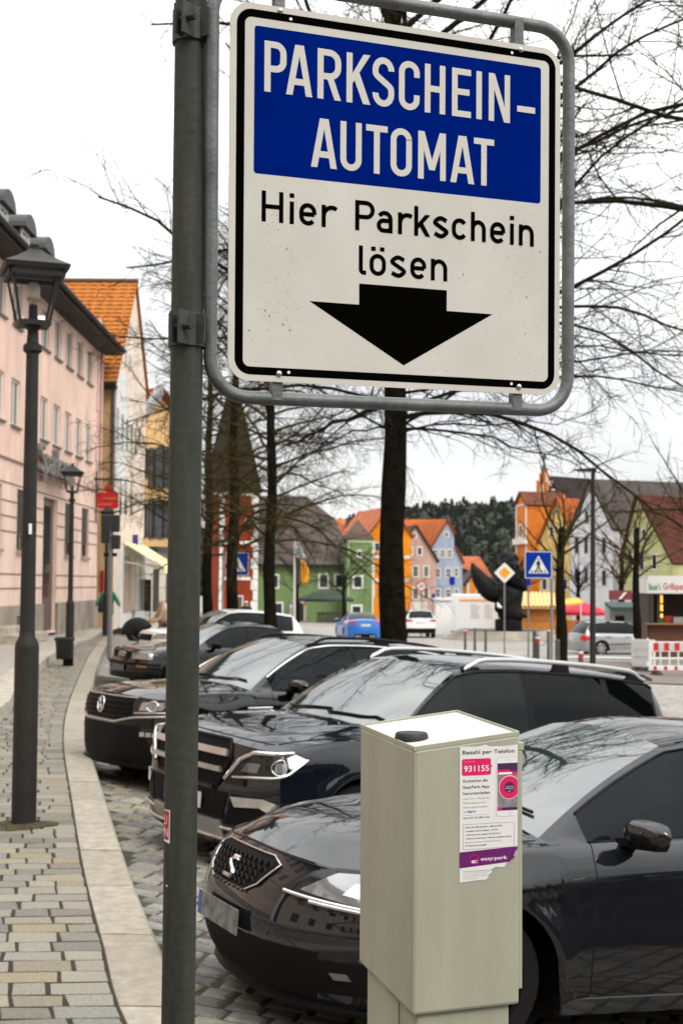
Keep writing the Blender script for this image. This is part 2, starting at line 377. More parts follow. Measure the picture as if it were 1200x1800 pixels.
# granite setts of the parking bays, rows running askew
mb = MB(); rnd = random.Random(5); ang = radians(-14); U = Vector((cos(ang), sin(ang))); V = Vector((-sin(ang), cos(ang)))
v = 4.0
while v < 31:
    rh = rnd.uniform(.13, .18); u = -9+rnd.uniform(0, .3)
    while u < 4:
        ln = rnd.uniform(.15, .27); c = U*(u+ln/2)+V*(v+rh/2)
        e = c.x-KX(c.y)-KW
        if .06 < e < (4.2 if c.y < 12 else 2.6) and 4.6 < c.y < 28:
            stone(mb, c, U, V, ln/2-.014, rh/2-.013, .034, rnd, slope=lambda p: G(p.x, p.y), bev=.016, jit=.010, depth=.06)
        u += ln
    v += rh
tag(mb.build('parking_setts', M_sett, recalc=False), kind='structure')
mb = MB()
for y0 in [4.5+.5*i for i in range(48)]:
    for k in range(9):
        f = lambda e, q: (KX(q)+KW+.005+e, q, G(KX(q)+KW+e, q)+.022)
        mb.poly([f(k*.5, y0), f(k*.5+.5, y0), f(k*.5+.5, y0+.5), f(k*.5, y0+.5)])
tag(mb.build('parking_bed', mat('moss_joint', (.045, .043, .025), .95, var=.5, vscale=9), merge=True), kind='structure')
# asphalt carriageway patch on the right, painted edge line
M_asph = mat('reddish_asphalt', (.15, .12, .10), .85, var=.2, vscale=2, bump=.3, bscale=60)
def sheet(name, pts_px, m, dz, n=14):
    q = [Vector((p[0], p[1], 0)) for p in pts_px]; mb = MB()
    for i in range(n):
        for k in range(n):
            def f(a, c):
                p = q[0].lerp(q[1], a).lerp(q[3].lerp(q[2], a), c); return (p.x, p.y, G(p.x, p.y)+dz)
            mb.poly([f(i/n, k/n), f((i+1)/n, k/n), f((i+1)/n, (k+1)/n), f(i/n, (k+1)/n)])
    return tag(mb.build(name, m, merge=True), kind='structure')
sheet('road', [(6.4, 38), (26, 31), (30, 50), (8.0, 50)], M_asph, .030)
sheet('street', [(1.2, -60), (70, -60), (40, 3.4), (1.2, 3.4)], mat('unseen_dark_asphalt', (.035, .035, .036), .9, spec=.2, var=.2, vscale=2, bump=.3, bscale=60), .030, 24)  # unseen asphalt sheet, added dark to deepen reflections in the car sides
sheet('road_line', [(8.5, 52.2), (30, 52.2), (30, 52.9), (8.5, 52.9)], mat('road_paint', (.7, .7, .68), .7, var=.2, vscale=8), .045)
# ------------------------------------------------------------------ lettering drawn as strokes (traffic sign style)
class Glyphs:
    """flat strokes of even width; every stroke lies a hair above the one before"""
    def __init__(s, t): s.t = t; s.polys = []
    def poly(s, pts): s.polys.append(pts)
    def path(s, pts):
        P = [np.array(p, float) for p in pts]; h = s.t/2; Lf, Rt = [], []
        P = [p for i, p in enumerate(P) if i == 0 or np.linalg.norm(p-P[i-1]) > 1e-5]
        for i in range(len(P)):
            d0 = P[i]-P[i-1] if i else P[1]-P[0]; d1 = P[i+1]-P[i] if i < len(P)-1 else d0
            d0 = d0/np.linalg.norm(d0); d1 = d1/np.linalg.norm(d1)
            n = np.array([-(d0+d1)[1], (d0+d1)[0]]); n /= max(1e-9, np.linalg.norm(n))
            k = h/max(.35, n@np.array([-d0[1], d0[0]])); Lf.append(P[i]+n*k); Rt.append(P[i]-n*k)
        s.polys.append((Lf, Rt))
def arc(cx, cy, rx, ry, a0, a1, n=9):
    return [(cx+rx*cos(radians(a0+(a1-a0)*k/n)), cy+ry*sin(radians(a0+(a1-a0)*k/n))) for k in range(n+1)]
def glyph(g, ch, x0, w, y0, h, xh=None):
    t = g.t; L, R, B, T = x0+t/2, x0+w-t/2, y0+t/2, y0+h-t/2; m = y0+h*.46; r = min((R-L)/2, .24*h); X1 = x0+w; Y1 = y0+h; xm = x0+w/2
    V = lambda x, a, b: g.path([(x, a), (x, b)]); Hh = lambda y, a, b: g.path([(a, y), (b, y)])
    def oval(L, R, B, T, r, a0=0, a1=360):
        full = arc(R-r, T-r, r, r, 0, 90)+arc(L+r, T-r, r, r, 90, 180)+arc(L+r, B+r, r, r, 180, 270)+arc(R-r, B+r, r, r, 270, 360); return full
    if ch in 'PR':
        V(L, y0, Y1); q = min(r, (T-m)/2); g.path([(x0+t*.5, T)]+arc(R-q, T-q, q, q, 90, 0)+arc(R-q, m+q, q, q, 0, -90)+[(x0+t*.5, m)])
        if ch == 'R': g.poly([(X1-1.08*t, y0), (X1, y0), (xm+.62*t, m), (xm-.5*t, m)])
    elif ch == 'A':
        g.poly([(x0, y0), (x0+1.05*t, y0), (xm+.3*t, Y1), (xm-.72*t, Y1)]); g.poly([(X1-1.05*t, y0), (X1, y0), (xm+.72*t, Y1), (xm-.3*t, Y1)])
        Hh(y0+.27*h, x0+.2*w, X1-.2*w)
    elif ch == 'K' or ch == 'k':
        V(L, y0, Y1); top = Y1 if ch == 'K' else y0+xh
        j = y0+(top-y0)*.34; e = 1.18*t
        g.poly([(x0+t*.6, j-.25*t), (x0+t*.6, j+1.25*t), (X1-e, top), (X1, top)] if ch == 'K' else [(x0+t*.6, j-.55*t), (x0+t*.6, j+.85*t), (X1-1.35*t, top), (X1, top)])
        g.poly([(X1-e*1.05, y0), (X1, y0), (x0+w*.52, y0+(top-y0)*.64), (x0+w*.30, y0+(top-y0)*.50)])
    elif ch == 'S':
        q = (R-L)/2; ry = .2*h
        p = [(R, y0+.735*h)]+arc(xm, T-ry, q, ry, 0, 180)+[(L, y0+.70*h)]
        c = catmull([(L, y0+.74*h), (L+.05*w, y0+.63*h), (xm, y0+.515*h), (R-.05*w, y0+.40*h), (R, y0+.29*h)], 5)
        g.path([(R, y0+.735*h)]+arc(xm, T-ry, q, ry, 0, 180)+c[1:-1]+arc(xm, B+ry, q, ry, 0, -180)+[(L, y0+.265*h)])
    elif ch == 'C':
        g.path([(R, y0+.68*h)]+arc(R-r, T-r, r, r, 0, 90)+arc(L+r, T-r, r, r, 90, 180)+arc(L+r, B+r, r, r, 180, 270)+arc(R-r, B+r, r, r, 270, 360)+[(R, y0+.32*h)])
    elif ch == 'H': V(L, y0, Y1); V(R, y0, Y1); Hh(y0+.5*h, L, R)
    elif ch == 'E': V(L, y0, Y1); Hh(T, L, X1); Hh(B, L, X1); Hh(y0+.52*h, L, X1-.08*w)
    elif ch == 'I': V(xm, y0, Y1)
    elif ch == 'N': V(L, y0, Y1); V(R, y0, Y1); g.poly([(x0+.1*t, Y1), (x0+1.1*t, Y1), (X1-.1*t, y0), (X1-1.1*t, y0)])
    elif ch == 'M': V(L, y0, Y1); V(R, y0, Y1); z = y0+.2*h; g.poly([(x0+.1*t, Y1), (x0+1.1*t, Y1), (xm+.5*t, z), (xm-.5*t, z)]); g.poly([(X1-.1*t, Y1), (X1-1.1*t, Y1), (xm-.5*t, z), (xm+.5*t, z)])
    elif ch == 'T': V(xm, y0, Y1); Hh(T, x0, X1)
    elif ch == 'U': g.path([(L, Y1)]+arc(xm, B+r, (R-L)/2, r, 180, 360)+[(R, Y1)])
    elif ch == 'O': p = oval(L, R, B, T, r); g.path(p+[p[0], p[1]])
    elif ch == '-': Hh(y0+.5*h, x0, X1)
    elif ch == 'i': V(xm, y0, y0+xh); g.poly([(xm-.55*t, Y1-t), (xm+.55*t, Y1-t), (xm+.55*t, Y1), (xm-.55*t, Y1)])
    elif ch in 'nh':
        V(L, y0, Y1 if ch == 'h' else y0+xh); T = y0+xh-t/2; q = (R-L)/2; g.path(arc(xm, T-q*1.1, q, q*1.1, 180, 0, 12)+[(R, y0)])
    elif ch == 'r':
        V(L, y0, y0+xh); T = y0+xh-t/2; q = R-L; g.path(arc(L+q*.85, T-q*.9, q*.85, q*.9, 180, 55, 9))
    elif ch in 'eco':
        T = y0+xh-t/2; q = (R-L)/2; md = (T+B)/2; ry = (T-B)/2
        if ch == 'o': p = arc(xm, T-q, q, q, 0, 180, 12)+arc(xm, B+q, q, q, 180, 360, 12); g.path(p+[p[0], p[1]])
        elif ch == 'e': g.path([(L, md), (R, md)]); g.path([(R, md)]+arc(xm, T-q, q, q, 0, 180, 12)+arc(xm, B+q, q, q, 180, 322, 10))
        else: g.path(arc(xm, T-q, q, q, 32, 180, 10)+arc(xm, B+q, q, q, 180, 328, 10))
    elif ch == 'ö':
        glyph(g, 'o', x0, w, y0, h, xh)
        for s_ in (-.27, .27): g.poly([(xm+s_*w*1.0-.55*t, Y1-t), (xm+s_*w+.55*t, Y1-t), (xm+s_*w+.55*t, Y1), (xm+s_*w-.55*t, Y1)])
    elif ch == 'a':
        T = y0+xh-t/2; q = (R-L)/2; md = y0+xh*.55
        g.path(arc(xm, T-q, q, q, 150, 0, 12)+[(R, y0)]); rr = (md-B)/2; g.path([(R, md), (L+rr, md)]+arc(L+rr, B+rr, rr, rr, 90, 270, 10)+[(R-.1*w, B)]+[(R, B+.12*xh)])
    elif ch == 's':
        T = y0+xh-t/2; g.path(catmull([(R-.02*w, T-.10*xh), (xm+.1*w, T), (xm-.12*w, T-.005*xh), (L+.02*w, T-.2*xh), (xm, (T+B)/2), (R-.02*w, B+.2*xh), (xm+.12*w, B+.005*xh), (xm-.1*w, B), (L+.0*w, B+.10*xh)], 6))
    elif ch == 'l': g.path([(L, Y1)]+arc(L+.62*(R-L)+t*.2, B+.62*(R-L)+t*.2, .62*(R-L)+t*.2, .62*(R-L)+t*.2, 180, 270, 8)+[(x0+w, B)])
def glyph_mesh(g, fn, z0, dz=.00003, th=.0):
    mb = MB(); z = z0
    for p in g.polys:
        if isinstance(p, tuple):
            Lf, Rt = p; vs = [fn(q[0], q[1], z) for q in Lf]+[fn(q[0], q[1], z) for q in Rt]; n = len(Lf)
            mb.add(vs, [(i, n+i, n+i+1, i+1) for i in range(n-1)])
        else: mb.poly([fn(q[0], q[1], z) for q in p])
        z += dz
    return mb
# ------------------------------------------------------------------ the parking sign on its pole
SO = Vector((-0.21114, 2.48453, 2.47456))
a_, b_, c_ = 0.37854, 0.03595, -0.01515
SM = (Matrix.Rotation(a_, 3, 'Z') @ Matrix.Rotation(b_, 3, 'X') @ Matrix.Rotation(c_, 3, 'Y'))
ex, en, ez = SM.col[0].copy(), -SM.col[1].copy(), SM.col[2].copy()       # right, towards the viewer, up
sp = lambda u, v, w=0: SO+ex*u+ez*v+en*w
POLE = Vector((-.287, 2.50, 0))
sign = thing('parking_sign', 'large blue and white ticket machine direction sign in a tube frame on a grey pole', 'sign', POLE)
def sb(mb, name, mats, parent=sign, **k): return world_to(sign, mb).build(name, mats, parent, **k)
M_signw = mat('sign_white', (.60, .585, .53), .5, spec=.2, var=.07, vscale=5, detail=8)
M_blk = mat('sign_black', (.002, .002, .0015), .8, spec=.0)
M_blue = mat('sign_blue', (.0, .0125, .175), .6, spec=.0, var=.18, vscale=3)
M_lett = mat('sign_letters', (.62, .60, .55), .5, spec=.15)
M_galv = mat('galvanised_tube', (.14, .152, .15), .5, metal=.4, var=.35, vscale=14, bump=.15, bscale=120)
M_pole = mat('grey_painted_pole', (.040, .044, .036), .6, metal=.0, spec=.2, var=.4, vscale=22, bump=.2, bscale=60, vstretch=(1, 1, .12))
M_steel = mat('bright_screw', (.5, .5, .48), .35, metal=.8)
mb = MB(); mb.lathe([(.0305, -.05), (.0300, 1.2), (.0297, 2.735), (.0297, 2.86), (.0312, 2.861), (.0312, 3.1), (0, 3.105)], 40)
pole = mb.build('pole', M_pole, sign, smooth=50)
# worn concrete grey cap of the pole above the top clamp
mb = MB(); mb.lathe([(.0303, 2.865), (.0303, 3.102)], 32, cap=False); mb.build('pole_sleeve', mat('rough_cap', (.16, .15, .12), .9, var=.5, vscale=60, bump=.8, bscale=120), pole, smooth=50)
# frame tube
R_ = .0128; fl, fr, fb, ft = -.0285, .7305, -.3815, .402
path = [sp(u, v, -.018) for u, v in rrect(fl, fr, fb, ft, .072, 10)]
mb = MB(); mb.tube(path, R_, 16, closed=True); frame = sb(mb, 'frame', M_galv, smooth=60)
# brackets behind the panel
for u, v, q in ((.0985, fb, -.340), (.607, fb, -.340), (.0985, ft, .345), (.607, ft, .345)):
    mb = MB(); lo, hi = min(v, q), max(v, q); fn = lambda x, y, z: sp(x, z, y)
    mb.box(u-.010, u+.010, -.024, -.0045, lo-.004, hi+.004, fn); br = sb(mb, 'bracket', M_galv)
# panel
mb = MB(); oc = rrect(0, .7, -.352, .352, .04, 10); mb.hexa([sp(u, v, -.003) for u, v in oc], [sp(u, v, 0) for u, v in oc])
panel = sb(mb, 'sign_panel', M_signw)
def flat(pts, w): return [sp(u, v, w) for u, v in pts]
mb = MB(); o_ = rrect(.0125, .6885, -.3405, .3405, .030, 8); i_ = rrect(.0285, .6735, -.3255, .3255, .013, 8)
vs = flat(o_, .0002)+flat(i_, .0002); n = len(o_); mb.add(vs, [(k, (k+1) % n, n+(k+1) % n, n+k) for k in range(n)])
sb(mb, 'border', M_blk, panel)
mb = MB(); mb.poly(flat(rrect(.0470, .6548, .0345, .3105, .006, 5), .0002)); sb(mb, 'blue_field', M_blue, panel)
# pixel extents of each letter measured on the photograph, turned into sign coordinates
def su(px, py):
    p = onplane(px, py, SO, en)-SO; return p.dot(ex), p.dot(ez)
def line(chars, ext, ref, base, cap, t, z, xh=None, m=M_lett, name='lettering'):
    g = Glyphs(t)
    for ch, (a, b) in zip(chars, ext):
        y = ref(( a+b)/2); x0 = su(a, y)[0]; x1 = su(b, y)[0]
        hh = t if ch == '-' else cap
        glyph(g, ch, x0, x1-x0, base if ch != '-' else .2150, hh if ch != '-' else t, xh)
    mb = glyph_mesh(g, sp, z); return sb(mb, name, m, panel, recalc=False)
c2 = lambda l: [(430+a/2.2222, 430+b/2.2222) for a, b in l]
line('PARKSCHEIN-', c2([(77, 163), (162, 264), (284, 376), (397, 490), (498, 583), (601, 682), (702, 782), (808, 882), (901, 926), (951, 1034), (1062, 1132)]), lambda x: 115+.15*(x-470), .1895, .0955, .0122, .0004)
line('AUTOMAT', c2([(259, 360), (373, 456), (473, 557), (569, 652), (676, 784), (802, 895), (893, 972)]), lambda x: 250+.13*(x-550), .0585, .0935, .0122, .0004)
line('HierParkschein', c2([(66, 151), (172, 196), (213, 280), (300, 354), (431, 507), (515, 577), (598, 648), (661, 724), (733, 796), (808, 868), (882, 940), (957, 1016), (1031, 1053), (1069, 1127)]), lambda x: 370+.1*(x-460), -.0540, .0580, .0085, .0002, xh=.0425, m=M_blk)
line('lösen', c2([(445, 474), (487, 551), (566, 631), (646, 708), (726, 790)]), lambda x: 460+.09*(x-630), -.1385, .0560, .0085, .0002, xh=.0425, m=M_blk)
mb = MB(); arw = [(.2602, -.1558), (.4460, -.1558), (.4460, -.1963), (.5475, -.1963), (.3541, -.3082), (.1590, -.1963), (.2602, -.1963)]
mb.add(flat(arw, .0002), [(0, 1, 2, 6), (5, 6, 2, 3), (5, 3, 4)]); sb(mb, 'arrow', M_blk, panel)
# screws, rivet holes
for u, v, q in ((.0992, -.3365, .0055), (.607, -.3384, .0055), (.6073, .3402, .0055), (.0975, .3440, .0055)):
    mb = MB(); mb.lathe([(q, 0), (q, .002), (q*.55, .0042), (0, .0046)], 14)
    mb.v = [tuple(sp(u+x, v+y, z+.0006)) for x, y, z in mb.v]; sb(mb, 'screw', M_steel, panel, smooth=40)
mb = MB()
for u, v in ((.1185, -.333), (.590, -.333), (.588, .332), (.118, .332)):
    mb.poly([sp(u+.0030*cos(k*pi/6), v+.0030*sin(k*pi/6), .0009) for k in range(12)])
sb(mb, 'rivet', mat('rivet_white', (.85, .85, .84), .4), panel)
# dirt: fine dark specks and rain marks on the white field
mb = MB(); rnd = random.Random(2)
for k in range(420):
    if rnd.random() < .6: u = rnd.gauss(.095, .03) if rnd.random() < .6 else rnd.gauss(.60, .035); v = rnd.uniform(-.31, .02)
    else: u, v = rnd.uniform(.035, .665), rnd.uniform(-.318, .02)
    if not .034 < u < .667: continue
    r = rnd.choice((.0005, .0006, .0008)) if rnd.random() < .97 else .0016
    mb.poly([sp(u+r*x, v+r*y*rnd.uniform(.6, 2.2), .0001) for x, y in ((-1, -.7), (.8, -1), (1, .8), (-.6, 1))])
sb(mb, 'dirt_specks', mat('dirt', (.22, .20, .17), .9), panel, recalc=False)
# clamps that hold the frame to the pole
M_clamp = mat('clamp_grey', (.052, .055, .05), .55, spec=.3, metal=.1, var=.3, vscale=30)
for zc, hh in ((at(335, 50, 2.5).z, .030), (at(335, 582, 2.5).z, .031)):
    mb = MB(); mb.lathe([(.0300, -hh), (.0345, -hh), (.0345, hh), (.0300, hh)], 32, (0, 0, zc), cap=False)
    cl = mb.build('clamp', M_clamp, sign, smooth=40)
    d = (sp(fl, .1)-POLE); d.z = 0; d.normalize(); nrm = Vector((d.y, -d.x, 0))
    for off, ln, hz in ((-.0065, .060, .9), (.0065, .054, 1.0)):
        c0 = d*.030-nrm*0+nrm*0; mb = MB()
        fn = lambda x, y, z: POLE*0+d*x+nrm*(y+.026)+Vector((0, 0, zc+z))
        mb.box(.012+off*1.4, .016+off*1.4, -.004, .030, -hh*hz, hh*hz, fn); mb.build('clamp_lug', M_clamp, cl)
    mb = MB(); fn = lambda x, y, z: d*x+nrm*(y+.012)+Vector((0, 0, zc+z))
    mb.box(.020, .050, -.002, .002, -hh*.9, hh*.85, fn); mb.build('weld_tab', M_clamp, cl)
    mb = MB(); mb.tube([d*.008+nrm*.042+Vector((0, 0, zc)), d*.042+nrm*.042+Vector((0, 0, zc))], .0065, 6); mb.build('bolt', mat('rusty_bolt', (.03, .022, .016), .8, var=.5, vscale=80), cl)
# torn red sticker wrapped round the pole
zs0, zs1 = at(302, 1478, 2.5).z, at(302, 1420, 2.5).z
def wrap(u, v, r): a = atan2(-POLE.y, -POLE.x)+u/.03; return Vector((r*cos(a), r*sin(a), v))
du = -1.08; uu0, uu1 = du*.03-.006, du*.03+.0125
def wpatch(mb, pts, r): mb.poly([wrap(u, v, r) for u, v in pts])
mb = MB(); n = 8
for k in range(n):
    q0, q1 = uu0+(uu1-uu0)*k/n, uu0+(uu1-uu0)*(k+1)/n; wpatch(mb, [(q0, zs0+.003*(1-k/n)), (q1, zs0+.003*(1-(k+1)/n)), (q1, zs1+.001), (q0, zs1-.001)], .0310)
st = mb.build('sticker', mat('sticker_white', (.8, .78, .76), .5), sign)
mb = MB()
for k in range(n):
    q0, q1 = uu0+(uu1-.002-uu0)*k/n, uu0+(uu1-.002-uu0)*(k+1)/n; wpatch(mb, [(q0, zs0+.006), (q1, zs0+.006), (q1, zs1-.002), (q0, zs1-.002)], .0314)
mb.build('red_field', mat('sticker_red', (.42, .015, .02), .45), st)
mb = MB()
for s_, v0 in (('U', .033), ('IN', .011)):
    vs, fs = text2d(s_, .017, 0, 0, width=.008 if s_ == 'U' else .0135); x1 = uu1-.0035-(.003 if s_ == 'U' else 0); w_ = max(p[0] for p in vs)
    mb.add([wrap(x1-w_+x, zs0+v0+y, .0318) for x, y in vs], fs)
mb.build('lettering', mat('sticker_white', (.8, .78, .76)), st)
# small white scrap of paper on the pole
p = at(305, 1553, 2.5); mb = MB(); wpatch(mb, [(du*.03+.005, p.z), (du*.03+.009, p.z-.001), (du*.03+.009, p.z+.002), (du*.03+.006, p.z+.003)], .0312); mb.build('paper_scrap', MATS['sticker_white'], sign)

# ------------------------------------------------------------------ ticket machine
d1, d2 = 2.70, 2.78
A0 = at(727, 1318, d1); A1 = at(913, 1290, d2); A0z = A0.z
mx_ = (Vector((A1.x, A1.y, 0))-Vector((A0.x, A0.y, 0))); MW = mx_.length; mx_.normalize(); my_ = Vector((-mx_.y, mx_.x, 0)); mn = -my_
MD = .296
ticket = thing('ticket_machine', 'pale grey metal parking ticket machine with a payment notice stuck on its side', 'ticket machine', (A0.x, A0.y, 0))
q_ = lambda u, v, z: mx_*u+my_*v+Vector((0, 0, z))        # u along the lettered side, v backwards
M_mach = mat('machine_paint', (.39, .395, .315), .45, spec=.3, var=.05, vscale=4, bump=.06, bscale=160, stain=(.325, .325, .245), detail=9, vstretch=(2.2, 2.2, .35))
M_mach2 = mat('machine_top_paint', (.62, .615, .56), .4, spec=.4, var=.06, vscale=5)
zb_, zl = at(724, 1787, d1).z, at(630, 1690, 2.98).z
tz = {(0, 0): A0.z, (1, 0): A1.z, (0, 1): at(634, 1277, 2.985).z, (1, 1): at(794, 1252, 3.06).z}
top = lambda a, b: tz[0, 0]*(1-a)*(1-b)+tz[1, 0]*a*(1-b)+tz[0, 1]*(1-a)*b+tz[1, 1]*a*b
mb = MB(); bt = [q_(0, 0, zb_), q_(MW, 0, zb_), q_(MW, MD, zl), q_(0, MD, zl)]; tp = [q_(0, 0, tz[0, 0]), q_(MW, 0, tz[1, 0]), q_(MW, MD, tz[1, 1]), q_(0, MD, tz[0, 1])]
mb.hexa(bt, tp); hous = mb.build('housing', M_mach, ticket, bevel=.007)
# folded lip round the sloping top, lid inside it
lip = .006; e = .004
mb = MB()
def lipbox(u0, u1, v0, v1):
    f = lambda u, v, dz: q_(u, v, top(u/MW, v/MD)+dz)
    mb.hexa([f(u0, v0, -.004), f(u1, v0, -.004), f(u1, v1, -.004), f(u0, v1, -.004)], [f(u0, v0, lip), f(u1, v0, lip), f(u1, v1, lip), f(u0, v1, lip)])
lipbox(.0004, MW-.0004, .0004, .0036); lipbox(.0004, MW-.0004, MD-.0036, MD-.0004); lipbox(.0004, .0036, .0036, MD-.0036); lipbox(MW-.0036, MW-.0004, .0036, MD-.0036)
mb.build('top_lip', M_mach, hous, bevel=.0012)
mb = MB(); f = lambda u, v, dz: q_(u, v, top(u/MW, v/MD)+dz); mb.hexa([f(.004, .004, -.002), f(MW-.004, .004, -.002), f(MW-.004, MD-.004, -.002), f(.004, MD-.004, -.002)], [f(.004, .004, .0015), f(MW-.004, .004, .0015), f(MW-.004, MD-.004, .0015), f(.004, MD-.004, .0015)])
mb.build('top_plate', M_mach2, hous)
# rain flange on the far right edge and seam lines
mb = MB(); mb.box(MW-.001, MW+.008, .004, .012, zb_+.03, tz[1, 0]-.035, q_); mb.box(MW-.001, MW+.012, .004, .05, tz[1, 0]-.034, tz[1, 0]-.018, q_); mb.build('door_flange', M_mach, hous, bevel=.0015)
# black antenna puck
cpt = onplane(723, 1297, A0+Vector((0, 0, .012)), Vector((0, 0, 1)))-Vector((A0.x, A0.y, 0))
u_, v_ = cpt.dot(mx_), cpt.dot(my_); cz = top(u_/MW, v_/MD)
mb = MB(); mb.lathe([(.0345, -.012), (.0345, .004), (.033, .012), (.030, .015), (.0, .0165)], 28, (cpt.x, cpt.y, cz)); mb.build('antenna_cap', mat('black_rubber', (.012, .012, .012), .55, bump=.2, bscale=200), ticket, smooth=40)
# pedestal, with the slanted collar above it
mb = MB(); ins = .014
mb.hexa([q_(ins, ins, -.02), q_(MW-.016, ins, -.02), q_(MW-.016, MD-ins, -.02), q_(ins, MD-ins, -.02)], [q_(ins, ins, zb_-.001), q_(MW-.016, ins, zb_-.001), q_(MW-.016, MD-ins, zl-.001), q_(ins, MD-ins, zl-.001)])
ped = mb.build('pedestal', M_mach, ticket, bevel=.005)
mb = MB(); mb.box(-.03, MW+.03, -.03, MD+.03, -.02, .006, q_); mb.build('base_plate', mat('machine_base', (.2, .2, .19), .7), ped)
mb = MB(); mb.box(ins-.0035, ins-.0005, .10, .112, zl-.075, zl-.03, q_); mb.build('latch', M_mach, ped)
mb = MB(); rr_ = random.Random(4)
for k in range(16):
    v0 = k/16*MD; z0 = zb_+(zl-zb_)*k/16
    if rr_.random() < .6: mb.poly([q_(-.0008, v0, z0+.001), q_(-.0008, v0+MD/16, z0+(zl-zb_)/16+.001), q_(-.0008, v0+MD/16, z0+(zl-zb_)/16+.001+rr_.uniform(.001, .005)), q_(-.0008, v0, z0+rr_.uniform(.002, .005))])
mb.build('chipped_edge', mat('chip', (.16, .14, .10), .9), hous, recalc=False)
# notice: everything measured in pixels of the photograph's lettered side
def mu(px, py):
    p = onplane(px, py, Vector((A0.x, A0.y, 0)), mn)-Vector((A0.x, A0.y, 0)); return p.dot(mx_), p.z
def NP(cx, cy): return mu(780+cx/6, 1280+cy/6)           # coordinates of the enlarged detail
n0 = NP(165, 195); n1 = NP(772, 165); nb = NP(180, 1628)
NWd = n1[0]-n0[0]; NH = n0[1]-nb[1]
def nfn(u, v, w): return q_(n0[0]+u*NWd, -w, n0[1]-v*NH)     # u, v from 0 to 1 across and down the notice
def nb_(mb, name, m, parent, **k): return mb.build(name, m, parent, **k)
hang = 1435/1435
outl = [(0, 0), (.30, .004), (.44, -.008), (.52, .006), (.75, .008), (1, .0), (1, .755), (.975, .785), (.94, .80), (.93, .825), (.955, .84), (.90, .855), (.86, .872), (.80, .88), (.78, .905), (.70, .908), (.62, .90), (.56, .915), (.545, .945), (.50, .955), (.49, .975), (.45, .992), (.28, .992), (0, 1)]
mb = MB(); mb.poly([nfn(u, v, .0009) for u, v in outl]); notice = nb_(mb, 'notice', mat('notice_paper', (.74, .735, .72), .45, var=.03, vscale=20), ticket)
M_pink = mat('notice_pink', (.68, .005, .11), .45); M_pur = mat('notice_purple', (.135, .003, .13), .45); M_nblk = mat('notice_black', (.01, .01, .01), .5); M_gry = mat('notice_grey', (.25, .25, .25), .6); M_nwh = mat('notice_white', (.82, .80, .80), .5)
def nrect(name, m, u0, u1, v0, v1, w, r=.0, parent=None):
    mb = MB()
    if r:
        k = NH/NWd; pts = [(x, y/k) for x, y in rrect(u0, u1, v0*k, v1*k, r, 5)]
    else: pts = [(u0, v0), (u1, v0), (u1, v1), (u0, v1)]
    mb.poly([nfn(u, v, w) for u, v in pts]); return nb_(mb, name, m, parent or notice)
tcount = 0
def ntext(s, u0, v1, capv, wd, m, parent=None, w=.0013, bold=0, name='lettering'):
    vs, fs = text2d(s, capv, 0, 0, width=wd, bold=bold); mb = MB(); mb.add([nfn(u0+x, v1-y, w) for x, y in vs], fs); return nb_(mb, name, m, parent or notice, recalc=False)
ntext('Bezahl per Telefon', .045, .058, .028, .90, M_nblk, bold=.010)
cb = nrect('code_field', M_pink, .035, .535, .093, .217, .0011, .03)
mb = MB(); mb.poly([nfn(u, v, .0011) for u, v in ((.533, .143), (.575, .152), (.533, .160))]); nb_(mb, 'code_pointer', M_pink, cb)
ntext('931155', .07, .187, .043, .43, M_nwh, cb, bold=.012)
ntext('Zonencode', .08, .118, .010, .18, mat('notice_rose', (.75, .3, .4), .5), cb)
for k, s_ in enumerate(('Kostenlos die', 'EasyPark-App', 'herunterladen')):
    ntext(s_, .058, .265+.046*k, .021, (.42, .45, .46)[k], M_nblk, bold=.008)
for k, s_ in enumerate(('und in nur 1 Minute den', 'Parkvorgang starten.', 'Auch registrierungsfrei')):
    ntext(s_, .058, .392+.0315*k, .0125, (.46, .40, .43)[k], M_gry)
ntext('mit', .058, .489, .0125, .055, M_gry); ntext('Pay', .135, .489, .0135, .075, mat('pay_dark', (.01, .03, .15), .5), bold=.03); ntext('Pal', .213, .489, .0135, .06, mat('pay_blue', (.02, .3, .6), .5), bold=.03)
nrect('rule', M_gry, .06, .52, .508, .5095, .0012)
ntext('Oder: 0221 260 1888 anrufen', .058, .534, .0115, .455, M_nblk, bold=.006)
# SMS box outline
k_ = NH/NWd; mb = MB(); oo = [(x, y/k_) for x, y in rrect(.055, .945, .575*k_, .762*k_, .03, 5)]; ii = [(x, y/k_) for x, y in rrect(.061, .939, .5775*k_, .7595*k_, .027, 5)]
n = len(oo); mb.add([nfn(u, v, .0012) for u, v in oo+ii], [(i, (i+1) % n, n+(i+1) % n, n+i) for i in range(n)]); nb_(mb, 'text_frame', M_gry, notice)
for k, (s_, wd, bo) in enumerate((('Oder: Per SMS bezahlen - SMS an 44077', .64, .015), ('· 6-stellige Parkzone eingeben - 931155', .55, .012), ('· KFZ-Kennzeichen eingeben z.B. B:LLXX12', .60, .012), ('· Punkt [.] und Parkdauer in Minuten eingeben | Senden!', .80, .012), ('Beispiel für 60 Minuten: 931155.BLLXX12.60', .60, 0), ('Ihr Ticket kommt per SMS!', .36, .015))):
    ntext(s_, .095, .603+(.0275*k if k < 5 else .135), .0095, wd, M_nblk if bo else M_gry, bold=bo)
mb = MB(); mb.poly([nfn(u, v, .0011) for u, v in ((0, .778), (1, .760), (.995, .785), (.965, .79), (.945, .81), (.93, .825), (.955, .84), (.90, .855), (.86, .872), (0, .895))]); pb = nb_(mb, 'purple_band', M_pur, notice)
ntext('easy:park', .36, .848, .025, .46, M_nwh, pb, bold=.012)
ntext('e:', .20, .862, .030, .10, M_nwh, pb, bold=.02)
